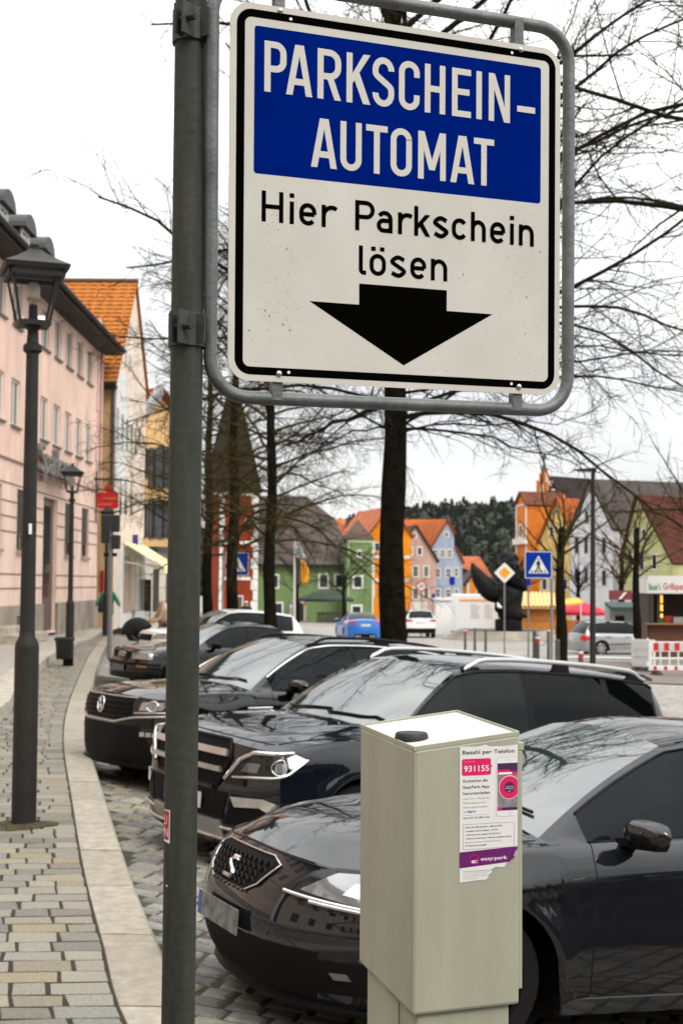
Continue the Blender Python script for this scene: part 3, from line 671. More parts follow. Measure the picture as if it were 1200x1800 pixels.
mb = MB(); oo = [(x, y/k_) for x, y in rrect(.175, .325, .8*k_, .87*k_, .06, 6)]; ii = [(x, y/k_) for x, y in rrect(.184, .316, .8045*k_, .8655*k_, .052, 6)]; n = len(oo)
mb.add([nfn(u, v, .0013) for u, v in oo+ii], [(i, (i+1) % n, n+(i+1) % n, n+i) for i in range(n)]); nb_(mb, 'badge_ring', M_pink, pb)
for k, (s_, wd) in enumerate((('Ein Service Ihrer Stadt Burglengenfeld u. EasyPark', .52), ('Infos und AGB unter www.easypark.de', .44), ('Verantwortlich für die Abwicklung des Parkvorgangs', .42), ('ist die EasyPark GmbH, Postfach 10', .42), ('Köln, www.easypark.de', .25))):
    ntext(s_, .06, .918+.0125*k+(.006 if k < 2 else .009), .0065, wd, M_gry if k else M_nblk)
# the phone printed on the notice
ph = nrect('phone_picture', mat('phone_grey', (.62, .61, .62), .5), .62, .998, .088, .535, .0011, .07)
nrect('phone_face', mat('phone_face', (.76, .75, .76), .5), .63, .998, .093, .529, .0013, .065, ph)
nrect('screen_photo', mat('screen_photo', (.22, .21, .22), .6, var=.4, vscale=140), .645, .997, .21, .485, .0015, 0, ph)
nrect('screen_bar', mat('screen_violet', (.055, .01, .07), .5), .645, .997, .135, .185, .0017, 0, ph); nrect('screen_tab', M_pink, .645, .997, .183, .222, .0017, 0, ph); nrect('screen_tab', M_pur, .86, .997, .183, .20, .0018, 0, ph)
nrect('search_field', M_nwh, .66, .90, .203, .219, .0019, .012, ph); nrect('screen_foot', mat('screen_violet', (.055, .01, .07)), .645, .997, .466, .487, .0017, 0, ph); nrect('screen_button', M_pink, .65, .72, .468, .485, .0018, 0, ph)
def ndisc(name, m, cu, cv, r, w):
    mb = MB(); mb.poly([nfn(min(.998, cu+r*cos(a*pi/20)), cv+r*sin(a*pi/20)/k_, w) for a in range(40)]); nb_(mb, name, m, ph)
ndisc('round_button', M_nwh, .855, .317, .185, .0016); ndisc('round_button', M_pink, .855, .317, .176, .0018); ndisc('round_button', mat('screen_violet', (.055, .01, .07)), .855, .317, .088, .0020)
ntext('PARKDAUER', .79, .315, .0085, .135, M_nwh, ph, .0022); ntext('EINSTELLEN', .785, .329, .0085, .145, M_nwh, ph, .0022)
mb = MB(); mb.tube([nfn(.825, .347, .0024), nfn(.845, .353, .0024), nfn(.875, .338, .0024)], .0004, 4); nb_(mb, 'tick', M_nwh, ph)
ndisc('home_button', M_gry, .87, .508, .03, .0015); ndisc('home_button', mat('phone_face', (.76, .75, .76)), .87, .508, .027, .0017); nrect('speaker_slot', M_gry, .80, .86, .110, .1125, .0015, 0, ph)
# ------------------------------------------------------------------ cars
def paint(name, col, metal=.35, rough=.38):
    m = mat('paint_'+name, col, rough, metal=metal, spec=.0, coat=1.0, coatrough=.012); m.node_tree.nodes['Principled BSDF'].inputs['Coat IOR'].default_value = 1.6; return m
M_glass = mat('car_glass', (.004, .007, .0065), .02, spec=.5, ior=1.30)
M_wind = mat('windscreen_glass', (.020, .034, .031), .015, spec=.5, ior=2.5)
M_privacy = mat('privacy_glass', (.002, .0022, .0025), .03, spec=.4, ior=1.28)
M_trim = mat('black_trim', (.005, .005, .006), .45, spec=.15)
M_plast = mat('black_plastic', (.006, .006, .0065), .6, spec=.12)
M_tyre = mat('tyre', (.012, .012, .012), .9, spec=.12, bump=.3, bscale=60)
M_rim = mat('alloy', (.45, .46, .47), .3, metal=.85)
M_chrome = mat('chrome', (.75, .75, .76), .1, metal=1)
M_chrome2 = mat('satin_silver', (.62, .62, .62), .3, metal=.9)
M_lens = mat('lamp_lens', (.30, .31, .32), .06, metal=.55, spec=.6, coat=1)
M_lensd = mat('lamp_dark', (.012, .012, .013), .10, spec=.45)
M_refl = mat('lamp_reflector', (.7, .7, .7), .12, metal=1)
M_red = mat('tail_red', (.50, .010, .014), .15, coat=1)
M_plate = mat('plate_white', (.60, .60, .58), .4)
M_dull = mat('plate_dull', (.13, .13, .13), .5, var=.95, vscale=16, stain=(.03, .03, .03))
M_eu = mat('plate_blue', (.01, .05, .42), .4)
M_dark = mat('underbody', (.004, .004, .004), .9, spec=.1)

class Car:
    def __init__(s, name, label, sp_, pose, paintm, group=None, cat='car', detail=1):
        s.p = sp_; s.pm = paintm; s.detail = detail
        s.root = bpy.data.objects.new(name, None); link(s.root); tag(s.root, label, cat, group)
        X, Y, Z, phi, pitch, roll = pose
        b = Vector((cos(phi), sin(phi), 0)); l = Vector((sin(phi), -cos(phi), 0)); k = Vector((0, 0, 1))
        b2 = b*cos(pitch)-k*sin(pitch); k2 = k*cos(pitch)+b*sin(pitch); l2 = l*cos(roll)+k2*sin(roll); k3 = k2*cos(roll)-l*sin(roll)
        r2 = -l2
        s.root.matrix_world = Matrix(((b2.x, r2.x, k3.x, X), (b2.y, r2.y, k3.y, Y), (b2.z, r2.z, k3.z, Z), (0, 0, 0, 1)))
        P = s.p
        s.ln, s.W, s.zs, s.La, s.Lb, s.R = P['ln'], P['W'], P['zs'], P['La'], P['Lb'], P['R']
        s.hood = Curve1(P['hood']); s.sh = Curve1(P['sh']); s.roof = Curve1(P['roof']); s.pf = Curve1(P['pf']); s.pr = Curve1(P['pr'])
        s.c0, s.c1, s.c2, s.c3 = P['c']; s.plan = Curve1(P['plan']); s.yr, s.de = P['yr'], P['de']; s.Ra = s.R+P.get('gap', .05)
        s.qf, s.qr = P.get('qf', .38), P.get('qr', .22); s.yg = P.get('yg', s.W-.13)
        s.body()
    # --- surface description
    def q(s, y, front=True):
        a = min(1.0, abs(y)/s.W)
        return s.qf*a**s.p.get('qn', 3.0) if front else s.qr*a**3.2
    def fade(s, L, ln=.75): return max(0, 1-L/ln)**1.45
    def w(s, L, z):
        zsh = s.sh(L); t = max(0, min(1, (z-s.zs)/max(.05, zsh-s.zs)))
        pr = s.p.get('side', [(0, .955), (.2, .985), (.52, 1.0), (.70, .985), (.80, .988), (1, .93)])
        if not hasattr(s, 'sidec'): s.sidec = Curve1(pr)
        fl = 0
        for Lw in (s.La, s.Lb):
            d = sqrt((L-Lw)**2+(z-s.R)**2); fl += s.p.get('flare', .018)*exp(-((d-s.Ra)/.09)**2)
        return s.W*s.plan(L)*s.sidec(t)+fl
    def ys(s, L): return s.w(L, s.sh(L))
    def side_y(s, L, z): return s.w(L, z)
    def z0(s, L):
        z = s.zs
        for Lw in (s.La, s.Lb):
            if abs(L-Lw) < s.Ra: z = max(z, s.R+sqrt(s.Ra**2-(L-Lw)**2))
        return z
    def warp(s, L, y, z):
        if L < 1.2: return L+(s.q(y)+s.pf(z))*s.fade(L)
        if L > s.ln-1.2: return L-(s.q(y, False)+s.pr(z))*s.fade(s.ln-L)
        return L
    def hoodpt(s, L, u, zc=None):
        """u 0 at shoulder, 1 at centre"""
        y = s.ys(L)*(1-u); zb = s.sh(L); zc = s.hood(L) if zc is None else zc
        z = zb+(zc-zb)*(1-(1-u)**2.3)
        cr = s.p.get('crease')
        if cr: z += cr[1]*exp(-((1-u-cr[0])/.07)**2)*min(1, L/.5)
        return y, z
    US = [.02, .035, .05, .065, .10, .22, .36, .52, .68, .84, 1.0]
    def cabpt(s, L, k):
        zc = s.roof(min(max(L, s.c1), s.c2)); ze = zc-s.de; zb = s.sh(L)
        ygb = min(s.yg, s.ys(L)-.02); yr = s.yr
        if k == 0: return ygb, zb+.008
        if k <= 3:
            t = k/3; return ygb+(yr+.03-ygb)*t+.022*sin(pi*t), zb+.008+(ze-.035-zb)*t
        if k == 4: return yr, ze
        t = (k-4)/6; return yr*(1-t), ze+(zc-ze)*(1-(1-t)**2.2)
    def upper(s, L, k):
        if L <= s.c0: y, z = s.hoodpt(L, s.US[k])
        elif L < s.c1:
            t = (L-s.c0)/(s.c1-s.c0); a = s.hoodpt(s.c0, s.US[k]); b = s.cabpt(s.c1, k)
            y, z = a[0]*(1-t)+b[0]*t, a[1]*(1-t)+b[1]*t
            if k == 0: z = s.sh(L)+.008; y = min(y, s.ys(L)-.015)
            bu = sin(pi*t); z += .028*bu*(k >= 3)+.012*bu*(k < 3 and k > 0)
        elif L <= s.c2: y, z = s.cabpt(L, k)
        elif L < s.c3:
            t = (L-s.c2)/(s.c3-s.c2); a = s.cabpt(s.c2, k); b = s.hoodpt(s.c3, s.US[k])
            y, z = a[0]*(1-t)+b[0]*t, a[1]*(1-t)+b[1]*t
            if k == 0: z = s.sh(L)+.008; y = min(y, s.ys(L)-.015)
            z += .03*sin(pi*t)*(k >= 3)
        else: y, z = s.hoodpt(L, s.US[k])
        La = L
        yy = max(0, 1-(y/max(.1, s.ys(s.c0)))**2)
        def ramp(L, a, b, c, d):
            if L < a or L > d: return 0
            if L < b: return (L-a)/(b-a)
            return 1-(L-b)*(1-.45)/(c-b) if L < c else .45*(1-(L-c)/(d-c))
        La -= .16*yy*ramp(L, s.c0-.55, s.c0, s.c1, s.c1+.5)*(k > 0)
        if s.c3 > s.ln-.45: La += .07*yy*max(0, min(1, (L-s.c2+.6)/.6))*max(0, min(1, (s.ln-L)/.1))
        return La, y, z
    NS = 11
    def row(s, L):
        pts = []; Lq = s.warp(L, s.W*.98, .5); z0 = s.z0(Lq); zsh = s.sh(L)
        for j in range(s.NS):
            z = z0+(zsh-z0)*(j/(s.NS-1))**.92; y = s.w(L, z)
            if j == 0: y -= .012
            pts.append((s.warp(L, y, z), y, z))
        for k in range(11):
            La, y, z = s.upper(L, k); pts.append((s.warp(La, y, z), y, z))
        return pts
    def body(s):
        P = s.p; Ls = set(np.linspace(0, s.ln, 64 if s.detail else 44).round(4))
        for Lw in (s.La, s.Lb):
            off = sqrt(max(0, s.Ra**2-(s.R-s.zs)**2)) if s.zs < s.R else s.Ra
            inv = lambda La_: min(np.linspace(0, s.ln, 3000), key=lambda q: abs(s.warp(q, s.W*.98, .5)-La_))
            for k in range(19):
                a = pi*k/18; Ls.add(round(float(inv(Lw-off*cos(a))), 4))
            for e in (-off-.004, off+.004): Ls.add(round(float(inv(Lw+e)), 4))
        marks = []
        for gL in P.get('gaps', []): Ls |= {round(gL-.0035, 4), round(gL+.0035, 4)}; marks.append(gL)
        for a, b in P['wins']: Ls |= {round(a, 4), round(b, 4)}
        Ls |= {s.c0, s.c1, s.c2, s.c3, s.c0-.001, s.c3+.001 if s.c3 < s.ln-.01 else s.ln}
        Ls = sorted(x for x in Ls if 0 <= x <= s.ln); Lf = [Ls[0]]
        keep = set(round(v, 4) for ab in P['wins'] for v in ab) | {s.c0, s.c1, s.c2, s.c3} | {round(g+e, 4) for g in marks for e in (-.0035, .0035)}
        for x in Ls[1:]:
            if x-Lf[-1] > .0008 or x in keep: Lf.append(x)
        Ls = Lf; rows = [s.row(L) for L in Ls]; nh = s.NS+11; s.Ls = Ls
        V = []; idx = {}
        for i, r in enumerate(rows):
            for j in range(-(nh-1), nh):
                p = r[abs(j)] if True else None; jj = j
                # column order: right side bottom ... centre ... left side bottom
        def vid(i, j, sd):
            if j == nh-1: sd = 1
            key = (i, j, sd)
            if key not in idx: p = rows[i][j]; idx[key] = len(V); V.append((p[0], sd*p[1], p[2]))
            return idx[key]
        part = {}
        def put(name, f): part.setdefault(name, []).append(f)
        B = s.NS-1
        for i in range(len(Ls)-1):
            Lm = (Ls[i]+Ls[i+1])/2
            for j in range(nh-1):
                for sd in (1, -1):
                    f = [vid(i, j, sd), vid(i+1, j, sd), vid(i+1, j+1, sd), vid(i, j+1, sd)]
                    if sd < 0: f = f[::-1]
                    k = j-s.NS; nm = 'body'
                    if j >= s.NS and k < 3 and s.c0 < Lm < s.c3:
                        nm = ('pillar', sum(1 for a, b in P['wins'] if b <= Lm), sd)
                        for n, (a, b) in enumerate(P['wins']):
                            if a < Lm < b: nm = ('side_window', n, sd)
                        if Lm < P['wins'][0][0] or Lm > P['wins'][-1][1]: nm = 'body'
                    if k >= 4 and s.c0 < Lm < s.c1: nm = 'windscreen'
                    if k >= 4 and s.c2 < Lm < s.c3: nm = 'rear_window'
                    if k >= 4 and P.get('glassroof') and s.c1+.08 < Lm < s.c2-.1 and k >= 5: nm = 'roof_glass'
                    if j < s.NS and any(abs(Lm-g) < .003 for g in marks): nm = ('gap', round(Lm, 1), sd)
                    if P.get('cladding') and j < 1: nm = 'gap'
                    put(nm, f)
        # front and rear fascia
        for front in (True, False):
            i0 = 0 if front else len(Ls)-1; Le = Ls[i0]; nv = s.NS-1
            top = [(rows[i0][B])]+[rows[i0][s.NS+k] for k in range(11)]
            grid = []
            zlow = s.z0(s.warp(Le, s.W*.98, .5))
            for v in range(nv+1):
                line = []
                ct = [(sd*p[1], p[2]) for sd, seq in ((1, top[:-1]), (-1, top[::-1])) for p in seq]
                for yt, zt in ct:
                    z = zlow+(zt-zlow)*(v/nv)**.92; fr = yt/top[0][1]; y = fr*(s.w(Le, min(z, s.sh(Le)))-(.012 if v == 0 else 0))
                    if v == nv: y = yt
                    d = s.q(y, front)+(s.pf(z) if front else s.pr(z))
                    line.append((d if front else s.ln-d, y, z))
                grid.append(line)
            base = len(V)
            for l in grid: V.extend(l)
            n = len(grid[0])
            for v in range(nv):
                for k in range(n-1):
                    f = [base+v*n+k, base+(v+1)*n+k, base+(v+1)*n+k+1, base+v*n+k+1]
                    put('body', f if not front else f[::-1])
        def emit(name, fs, m, parent, smooth=42):
            used = sorted({q for f in fs for q in f}); mp_ = {q: n for n, q in enumerate(used)}
            mb = MB(); mb.v = [V[q] for q in used]; mb.f = [[mp_[q] for q in f] for f in fs]; mb.m = [0]*len(fs); mb.uv = [[(0, 0)]*len(f) for f in fs]
            return mb.build(name, m, parent, smooth=smooth, merge=True, recalc=False)
        s.b = emit('body', part['body'], s.pm, s.root, 62)
        for k, fs in part.items():
            if k[0] == 'gap': emit('panel_gap', fs, M_trim, s.b)
            elif k[0] == 'pillar': emit('window_pillar', fs, M_trim, s.b)
            elif isinstance(k, tuple): emit('side_window', fs, M_privacy if (k[1] >= 1 and s.p.get('privacy')) else M_glass, s.root)
            elif k in ('windscreen', 'rear_window', 'roof_glass'): emit(k, fs, M_wind if k == 'windscreen' else M_glass if k != 'roof_glass' else M_lensd, s.root)
        # dark underside and wheel wells
        mb = MB(); zt = s.R+.12; fl = max(s.zs+.02, .16)
        segs = [(.35, s.La-s.Ra-.02), (s.La+s.Ra+.02, s.Lb-s.Ra-.02), (s.Lb+s.Ra+.02, s.ln-.3)]
        for a, b in segs:
            if b > a+.02: mb.box(a, b, -s.W*.86, s.W*.86, fl, zt)
        mb.box(.4, s.ln-.35, -s.W*.62, s.W*.62, fl, zt)
        mb.box(.5, s.ln-.4, -s.W*.84, s.W*.84, s.R+s.Ra-.0, s.R+s.Ra+.03)
        mb.build('underbody', M_dark, s.root)
        # wheels
        for Lw in (s.La, s.Lb):
            for sd in (1, -1):
                wy = s.p.get('wy', s.W-.03); wd = .20; R = s.R; rr = s.p.get('rim', R*.70)
                mb = MB(); cfn = lambda h: (Lw, sd*(wy-h), R)
                prof = [(rr*.97, .015), (rr, .004), (R*.93, .0), (R*.985, .02), (R, .05), (R, wd-.05), (R*.96, wd), (rr, wd)]
                mb.lathe([(r, -sd*h) for r, h in prof], 32, (Lw, sd*wy, R), axis='y', cap=False)
                wh = mb.build('wheel', M_tyre, s.root, smooth=40)
                mb = MB(); mb.lathe([(rr, -sd*.012), (rr*.93, -sd*.004), (rr*.90, -sd*.02)], 32, (Lw, sd*wy, R), axis='y', cap=False)
                for k in range(s.p.get('spokes', 5)):
                    a = 2*pi*k/s.p.get('spokes', 5)+.3; ca, sa = cos(a), sin(a)
                    def fnn(x, y, z, ca=ca, sa=sa): return (Lw+x*ca-z*sa, sd*(wy-y), R+x*sa+z*ca)
                    mb.hexa([fnn(.03, .012, -.028), fnn(rr*.93, .012, -.040), fnn(rr*.93, .012, .040), fnn(.03, .012, .028)], [fnn(.03, .05, -.028), fnn(rr*.93, .05, -.030), fnn(rr*.93, .05, .030), fnn(.03, .05, .028)])
                mb.lathe([(0.0, -sd*.006), (.055, -sd*.008), (.06, -sd*.05)], 16, (Lw, sd*wy, R), axis='y', cap=False)
                mb.build('rim', s.p.get('rimm', M_rim), wh, smooth=35)
                mb = MB(); mb.lathe([(0, -sd*.07), (rr*.92, -sd*.07)], 24, (Lw, sd*wy, R), axis='y', cap=False); mb.build('brake_disc', M_dark, wh)
    # --- things laid on the surface
    def sf(s, a, z, off=0, front=True):
        """a: distance sideways round the corner (left of the car positive), z height; point lifted off by 'off'"""
        def raw(a, z):
            sg = 1 if a >= 0 else -1; A = abs(a); Le = 0 if front else s.ln; Wf = s.w(Le, min(z, s.sh(Le)))
            if A <= Wf:
                d = s.q(A, front)+(s.pf(z) if front else s.pr(z)); y = A
            else:
                L = A-Wf; Lx = L if front else s.ln-L; y = s.w(Lx, min(z, s.sh(Lx)))
                d = s.warp(Lx, y, z) if front else s.ln-s.warp(Lx, y, z)
            return Vector((d if front else s.ln-d, -sg*y, z))
        p = raw(a, z)
        if not off: return p
        e = .012; du = raw(a+e, z)-raw(a-e, z); dz = raw(a, z+e)-raw(a, z-e); n = du.cross(dz).normalized()
        if (n.x > 0) == front and abs(n.x) > .15: n = -n
        elif abs(n.x) <= .15 and n.y*p.y < 0: n = -n
        return p+n*off
    def patch(s, name, poly, m, off=.006, front=True, parent=None, step=.05, smooth=50, skirt=.02):
        bm = bmesh.new(); f = bm.faces.new([bm.verts.new((a, z, 0)) for a, z in poly])
        xs = [a for a, z in poly]; zs = [z for a, z in poly]
        for ax, lo, hi in ((0, min(xs), max(xs)), (1, min(zs), max(zs))):
            n = int((hi-lo)/step)
            for k in range(1, n+1):
                co = [0, 0, 0]; no = [0, 0, 0]; co[ax] = lo+(hi-lo)*k/(n+1); no[ax] = 1
                bmesh.ops.bisect_plane(bm, geom=bm.verts[:]+bm.edges[:]+bm.faces[:], plane_co=co, plane_no=no)
        bmesh.ops.triangulate(bm, faces=[f for f in bm.faces if len(f.verts) > 4])
        be = [e for e in bm.edges if e.is_boundary]; src = {v: (v.co.x, v.co.y) for v in bm.verts}
        ex_ = bmesh.ops.extrude_edge_only(bm, edges=be); nv = [v for v in ex_['geom'] if isinstance(v, bmesh.types.BMVert)]
        nset = set(nv)
        for v in bm.verts:
            a, z = v.co.x, v.co.y; v.co = s.sf(a, z, off if v not in nset else off-skirt, front)
        bmesh.ops.recalc_face_normals(bm, faces=bm.faces)
        me = bpy.data.meshes.new(name); bm.to_mesh(me); bm.free(); me.materials.append(m)
        me.polygons.foreach_set('use_smooth', [True]*len(me.polygons)); me.set_sharp_from_angle(angle=radians(smooth))
        o = bpy.data.objects.new(name, me); link(o, parent or s.root); return o
    def bar(s, name, path, r, m, off=.006, front=True, parent=None, n=8, closed=False):
        P = []
        for i in range(len(path)-(0 if closed else 1)):
            a, b = path[i], path[(i+1) % len(path)]; k = max(1, int(sqrt((b[0]-a[0])**2+(b[1]-a[1])**2)/.04))
            P += [(a[0]+(b[0]-a[0])*q/k, a[1]+(b[1]-a[1])*q/k) for q in range(k)]
        if not closed: P.append(path[-1])
        mb = MB(); mb.tube([s.sf(a, z, off, front) for a, z in P], r, n, closed=closed); return mb.build(name, m, parent or s.root, smooth=60)
    def plate(s, zc, front=True, text=None, blur=False, off=.02, ac=0):
        h, w_ = .055, .26
        def quad(a0, a1, z0, z1, o):
            mid = s.sf(ac, zc, off, front); c = [(a0, z0), (a1, z0), (a1, z1), (a0, z1)]
            return [Vector((mid.x+(-o if front else o), mid.y-(a-ac), mid.z+(z-zc))) for a, z in c]
        mb = MB(); mb.hexa(quad(ac-w_, ac+w_, zc-h, zc+h, 0), quad(ac-w_, ac+w_, zc-h, zc+h, .006)); pl = mb.build('number_plate', M_dull if blur else M_plate, s.root)
        mb = MB()
        if front: mb.poly(quad(ac-w_+.002, ac-w_+.042, zc-h+.002, zc+h-.002, .0068)); 
        else: mb.poly(quad(ac+w_-.042, ac+w_-.002, zc-h+.002, zc+h-.002, .0068))
        mb.build('country_strip', M_eu, pl)
        if text:
            vs, fs = text2d(text, .075, 0, -.0375, width=.05*len(text)); mid = s.sf(ac, zc, off, front)
            mb = MB(); mb.add([(mid.x-.0068, mid.y-(-w_+.055+x), mid.z+y) for x, y in vs], fs); mb.build('plate_lettering', M_nblk, pl, recalc=False)
        return pl
    def mirror(s, L, z, m=None, y=None):
        for sd in (1, -1):
            yb = s.ys(L)-.02; mb = MB(); rings = []
            for k in range(9):
                t = k/8; rr = (max(.02, 1-(2*t-1)**4))**.5; yy = yb+.05+.24*t; hx, hz = .095*rr*(1-.30*t), .074*rr*(1-.25*t)
                rings.append([(L+.03*t+hx*cos(a)*(1 if cos(a) < 0 else .55), sd*yy, z+.06+hz*(sin(a) if abs(sin(a)) < .9 else sin(a)*.96)) for a in [2*pi*q/14 for q in range(14)]])
            base = len(mb.v)
            for r in rings: mb.v.extend(r)
            for k in range(8):
                for q in range(14): mb.f.append([k*14+q, k*14+(q+1) % 14, (k+1)*14+(q+1) % 14, (k+1)*14+q]); mb.m.append(0); mb.uv.append([(0, 0)]*4)
            mb.f.append(list(range(14))); mb.f.append(list(range(8*14, 9*14))); mb.m += [0, 0]; mb.uv += [[(0, 0)]*14]*2
            o = mb.build('mirror', m or s.pm, s.root, smooth=60)
            mb = MB(); mb.hexa([(L-.05, sd*(yb-.03), z-.03), (L+.05, sd*(yb-.03), z-.03), (L+.05, sd*(yb+.13), z-.0), (L-.03, sd*(yb+.13), z-.0)], [(L-.04, sd*(yb-.03), z+.015), (L+.05, sd*(yb-.03), z+.015), (L+.05, sd*(yb+.13), z+.04), (L-.03, sd*(yb+.13), z+.04)])
            mb.hexa([(L-.04, sd*(yb+.07), z-.02), (L+.05, sd*(yb+.07), z-.02), (L+.05, sd*(yb+.25), z-.008), (L-.01, sd*(yb+.25), z-.008)], [(L-.055, sd*(yb+.07), z+.03), (L+.06, sd*(yb+.07), z+.03), (L+.06, sd*(yb+.26), z+.03), (L-.02, sd*(yb+.26), z+.03)])
            mb.build('mirror_foot', M_plast, o, bevel=.008)
    def rowpath(s, k, L0, L1, sd, up=0, out=0, n=24):
        P = []
        for q in range(n+1):
            L = L0+(L1-L0)*q/n; La, y, z = s.upper(L, k); P.append((s.warp(La, y, z), sd*(y+out), z+up))
        return P
    def rails(s, L0, L1, m, h=.055, r=.017, legs=True, y_in=.0):
        for sd in (1, -1):
            P = s.rowpath(4, L0, L1, sd, 0, -y_in, 30); n = len(P); Q = []
            for i, p in enumerate(P):
                t = i/(n-1); e = min(1, min(t, 1-t)/.09); e = e*e*(3-2*e); Q.append((p[0], p[1], p[2]+.004+h*e))
            mb = MB(); mb.tube(Q, r, 8); o = mb.build('roof_rail', m, s.root, smooth=60)
            for t in (.06, .5, .94):
                mb = MB(); i = int(t*(n-1)); p = P[i]; q = Q[i]; mb.hexa([(p[0]-.10, p[1]-.015, p[2]-.02), (p[0]+.10, p[1]-.015, p[2]-.02), (p[0]+.10, p[1]+.015, p[2]-.02), (p[0]-.10, p[1]+.015, p[2]-.02)], [(p[0]-.08, p[1]-.012, q[2]-.006), (p[0]+.08, p[1]-.012, q[2]-.006), (p[0]+.08, p[1]+.012, q[2]-.006), (p[0]-.08, p[1]+.012, q[2]-.006)]); mb.build('rail_foot', M_trim, o)
    def window_trim(s, m, r=.008, L0=None, L1=None, lower=True, k=3):
        L0 = L0 or s.p['wins'][0][0]; L1 = L1 or s.p['wins'][-1][1]
        for sd in (1, -1):
            mb = MB(); mb.tube(s.rowpath(k, L0, L1, sd, .0, .004, 40), r, 6)
            if lower: mb.tube(s.rowpath(0, L0, L1, sd, 0, .004, 30), r*.9, 6)
            mb.build('window_trim', m, s.root, smooth=60)
    def wipers(s):
        mb = MB()
        for y0, y1 in ((.55, -.05), (-.05, -.62)):
            P = []
            for q in range(9):
                y = y0+(y1-y0)*q/8; yy = 1-(y/s.ys(s.c0))**2; t = .05+.05*q/8
                L = s.c0+(s.c1-s.c0)*t; 
                u = 1-abs(y)/s.ys(s.c0); a = s.hoodpt(s.c0, u); c = s.roof(s.c1); z = a[1]+(c-a[1])*t+.018; P.append((L-.16*yy*(1-t*.55), y, z))
            mb.tube(P, .009, 5)
        mb.build('wiper', M_trim, s.root)
    def hoodlines(s, L0=.16, u=.075):
        for sd in (1, -1):
            P = []
            for q in range(22):
                L = L0+(s.c0-.06-L0)*q/21; y, z = s.hoodpt(L, u+.05*(1-q/21)); P.append((s.warp(L, y, z), sd*y, z+.0005))
            mb = MB(); mb.tube(P, .0042, 5); mb.build('hood_gap', M_trim, s.b)
    def handles(s, Ls, z, m=None):
        for L in Ls:
            for sd in (1, -1):
                y = s.w(L, z); mb = MB(); mb.tube([(L-.09, sd*(y-.005), z), (L-.075, sd*(y+.022), z), (L+.075, sd*(y+.022), z+.004), (L+.09, sd*(y-.005), z+.004)], .012, 8); mb.build('door_handle', m or s.pm, s.root, smooth=60)
    def sill(s, m=None):
        for sd in (1, -1):
            mb = MB(); a, b = s.La+s.Ra+.03, s.Lb-s.Ra-.03; mb.box(a, b, sd*(s.W-.10), sd*(s.W*.968), s.zs-.025, s.zs+.055); mb.build('sill', m or M_plast, s.root, bevel=.01)
    def ring(s, name, a, z, r, tr, m, off=.012, front=True, parent=None):
        P = [s.sf(a+r*cos(t), z+r*sin(t), off, front) for t in [2*pi*k/28 for k in range(28)]]
        mb = MB(); mb.tube(P, tr, 8, closed=True); return mb.build(name, m, parent or s.root, smooth=60)
def mirrored(poly): return [(-a, z) for a, z in poly][::-1]

# ---- grey hatchback nearest the camera
hatch = dict(ln=4.26, W=.895, zs=.20, La=.885, Lb=3.52, R=.318, rim=.225, gap=.045,
    hood=[(0, .795), (.25, .89), (.6, .965), (1.0, 1.015), (1.22, 1.03), (3.9, 1.0), (4.26, .94)],
    sh=[(0, .755), (.35, .818), (.8, .868), (1.3, .905), (2.2, .945), (3.2, .985), (3.9, .985), (4.26, .93)],
    roof=[(2.0, 1.41), (2.35, 1.465), (2.8, 1.475), (3.4, 1.43), (3.95, 1.38)], yr=.555, de=.062, yg=.76,
    c=(1.22, 2.02, 3.62, 4.10), plan=[(0, .93), (.5, .975), (1.2, 1), (3.3, 1), (4.26, .93)],
    pf=[(0, .26), (.2, .10), (.30, .035), (.40, .0), (.5, -.015), (.62, .012), (.72, .065), (.82, .16)], pr=[(0, .1), (.3, .02), (.55, 0), (.8, .05), (1.0, .13)], qf=.47, qr=.25,
    wins=[(1.42, 2.50), (2.56, 3.36), (3.40, 3.62)], gaps=[1.42, 2.53, 3.42], spokes=10, rimm=M_plast, wy=.825, crease=(.56, .013),  # black rims paint in the shade of the wheel arches
    side=[(0, .955), (.15, .985), (.45, .995), (.62, .985), (.70, .975), (.76, 1.0), (.82, .99), (1, .925)])
Le = Car('grey_hatchback', 'dark grey hatchback nearest the camera, half hidden behind the ticket machine', hatch, (-.555, 6.36, -.235, .429, .080, .018), paint('grey', (.010, .0105, .0125), .15, .45), group=None)
def quadmesh(pts): return pts
gr = [(-.28, .765), (-.355, .738), (-.29, .645), (-.20, .605), (.20, .605), (.29, .645), (.37, .738), (.28, .765)]
g_ = Le.patch('grille', gr, M_plast, .004, skirt=.01)
Le.bar('grille_frame', gr, .0045, M_chrome, .008, closed=True, parent=g_)
mb = MB()
for k in range(6):
    z = .608+.025*k; hw = .20+.15*min(1, (z-.585)/.13)
    n = int(hw*2/.055)
    for q in range(n):
        a = -hw+(q+.5*(k % 2))*.055+.02
        if abs(a) < hw-.03: mb.tube([Le.sf(a-.026, z-.012, .010), Le.sf(a, z+.006, .013), Le.sf(a+.026, z-.012, .010)], .0045, 5, cap=False)
mb.build('grille_mesh', M_trim, g_)
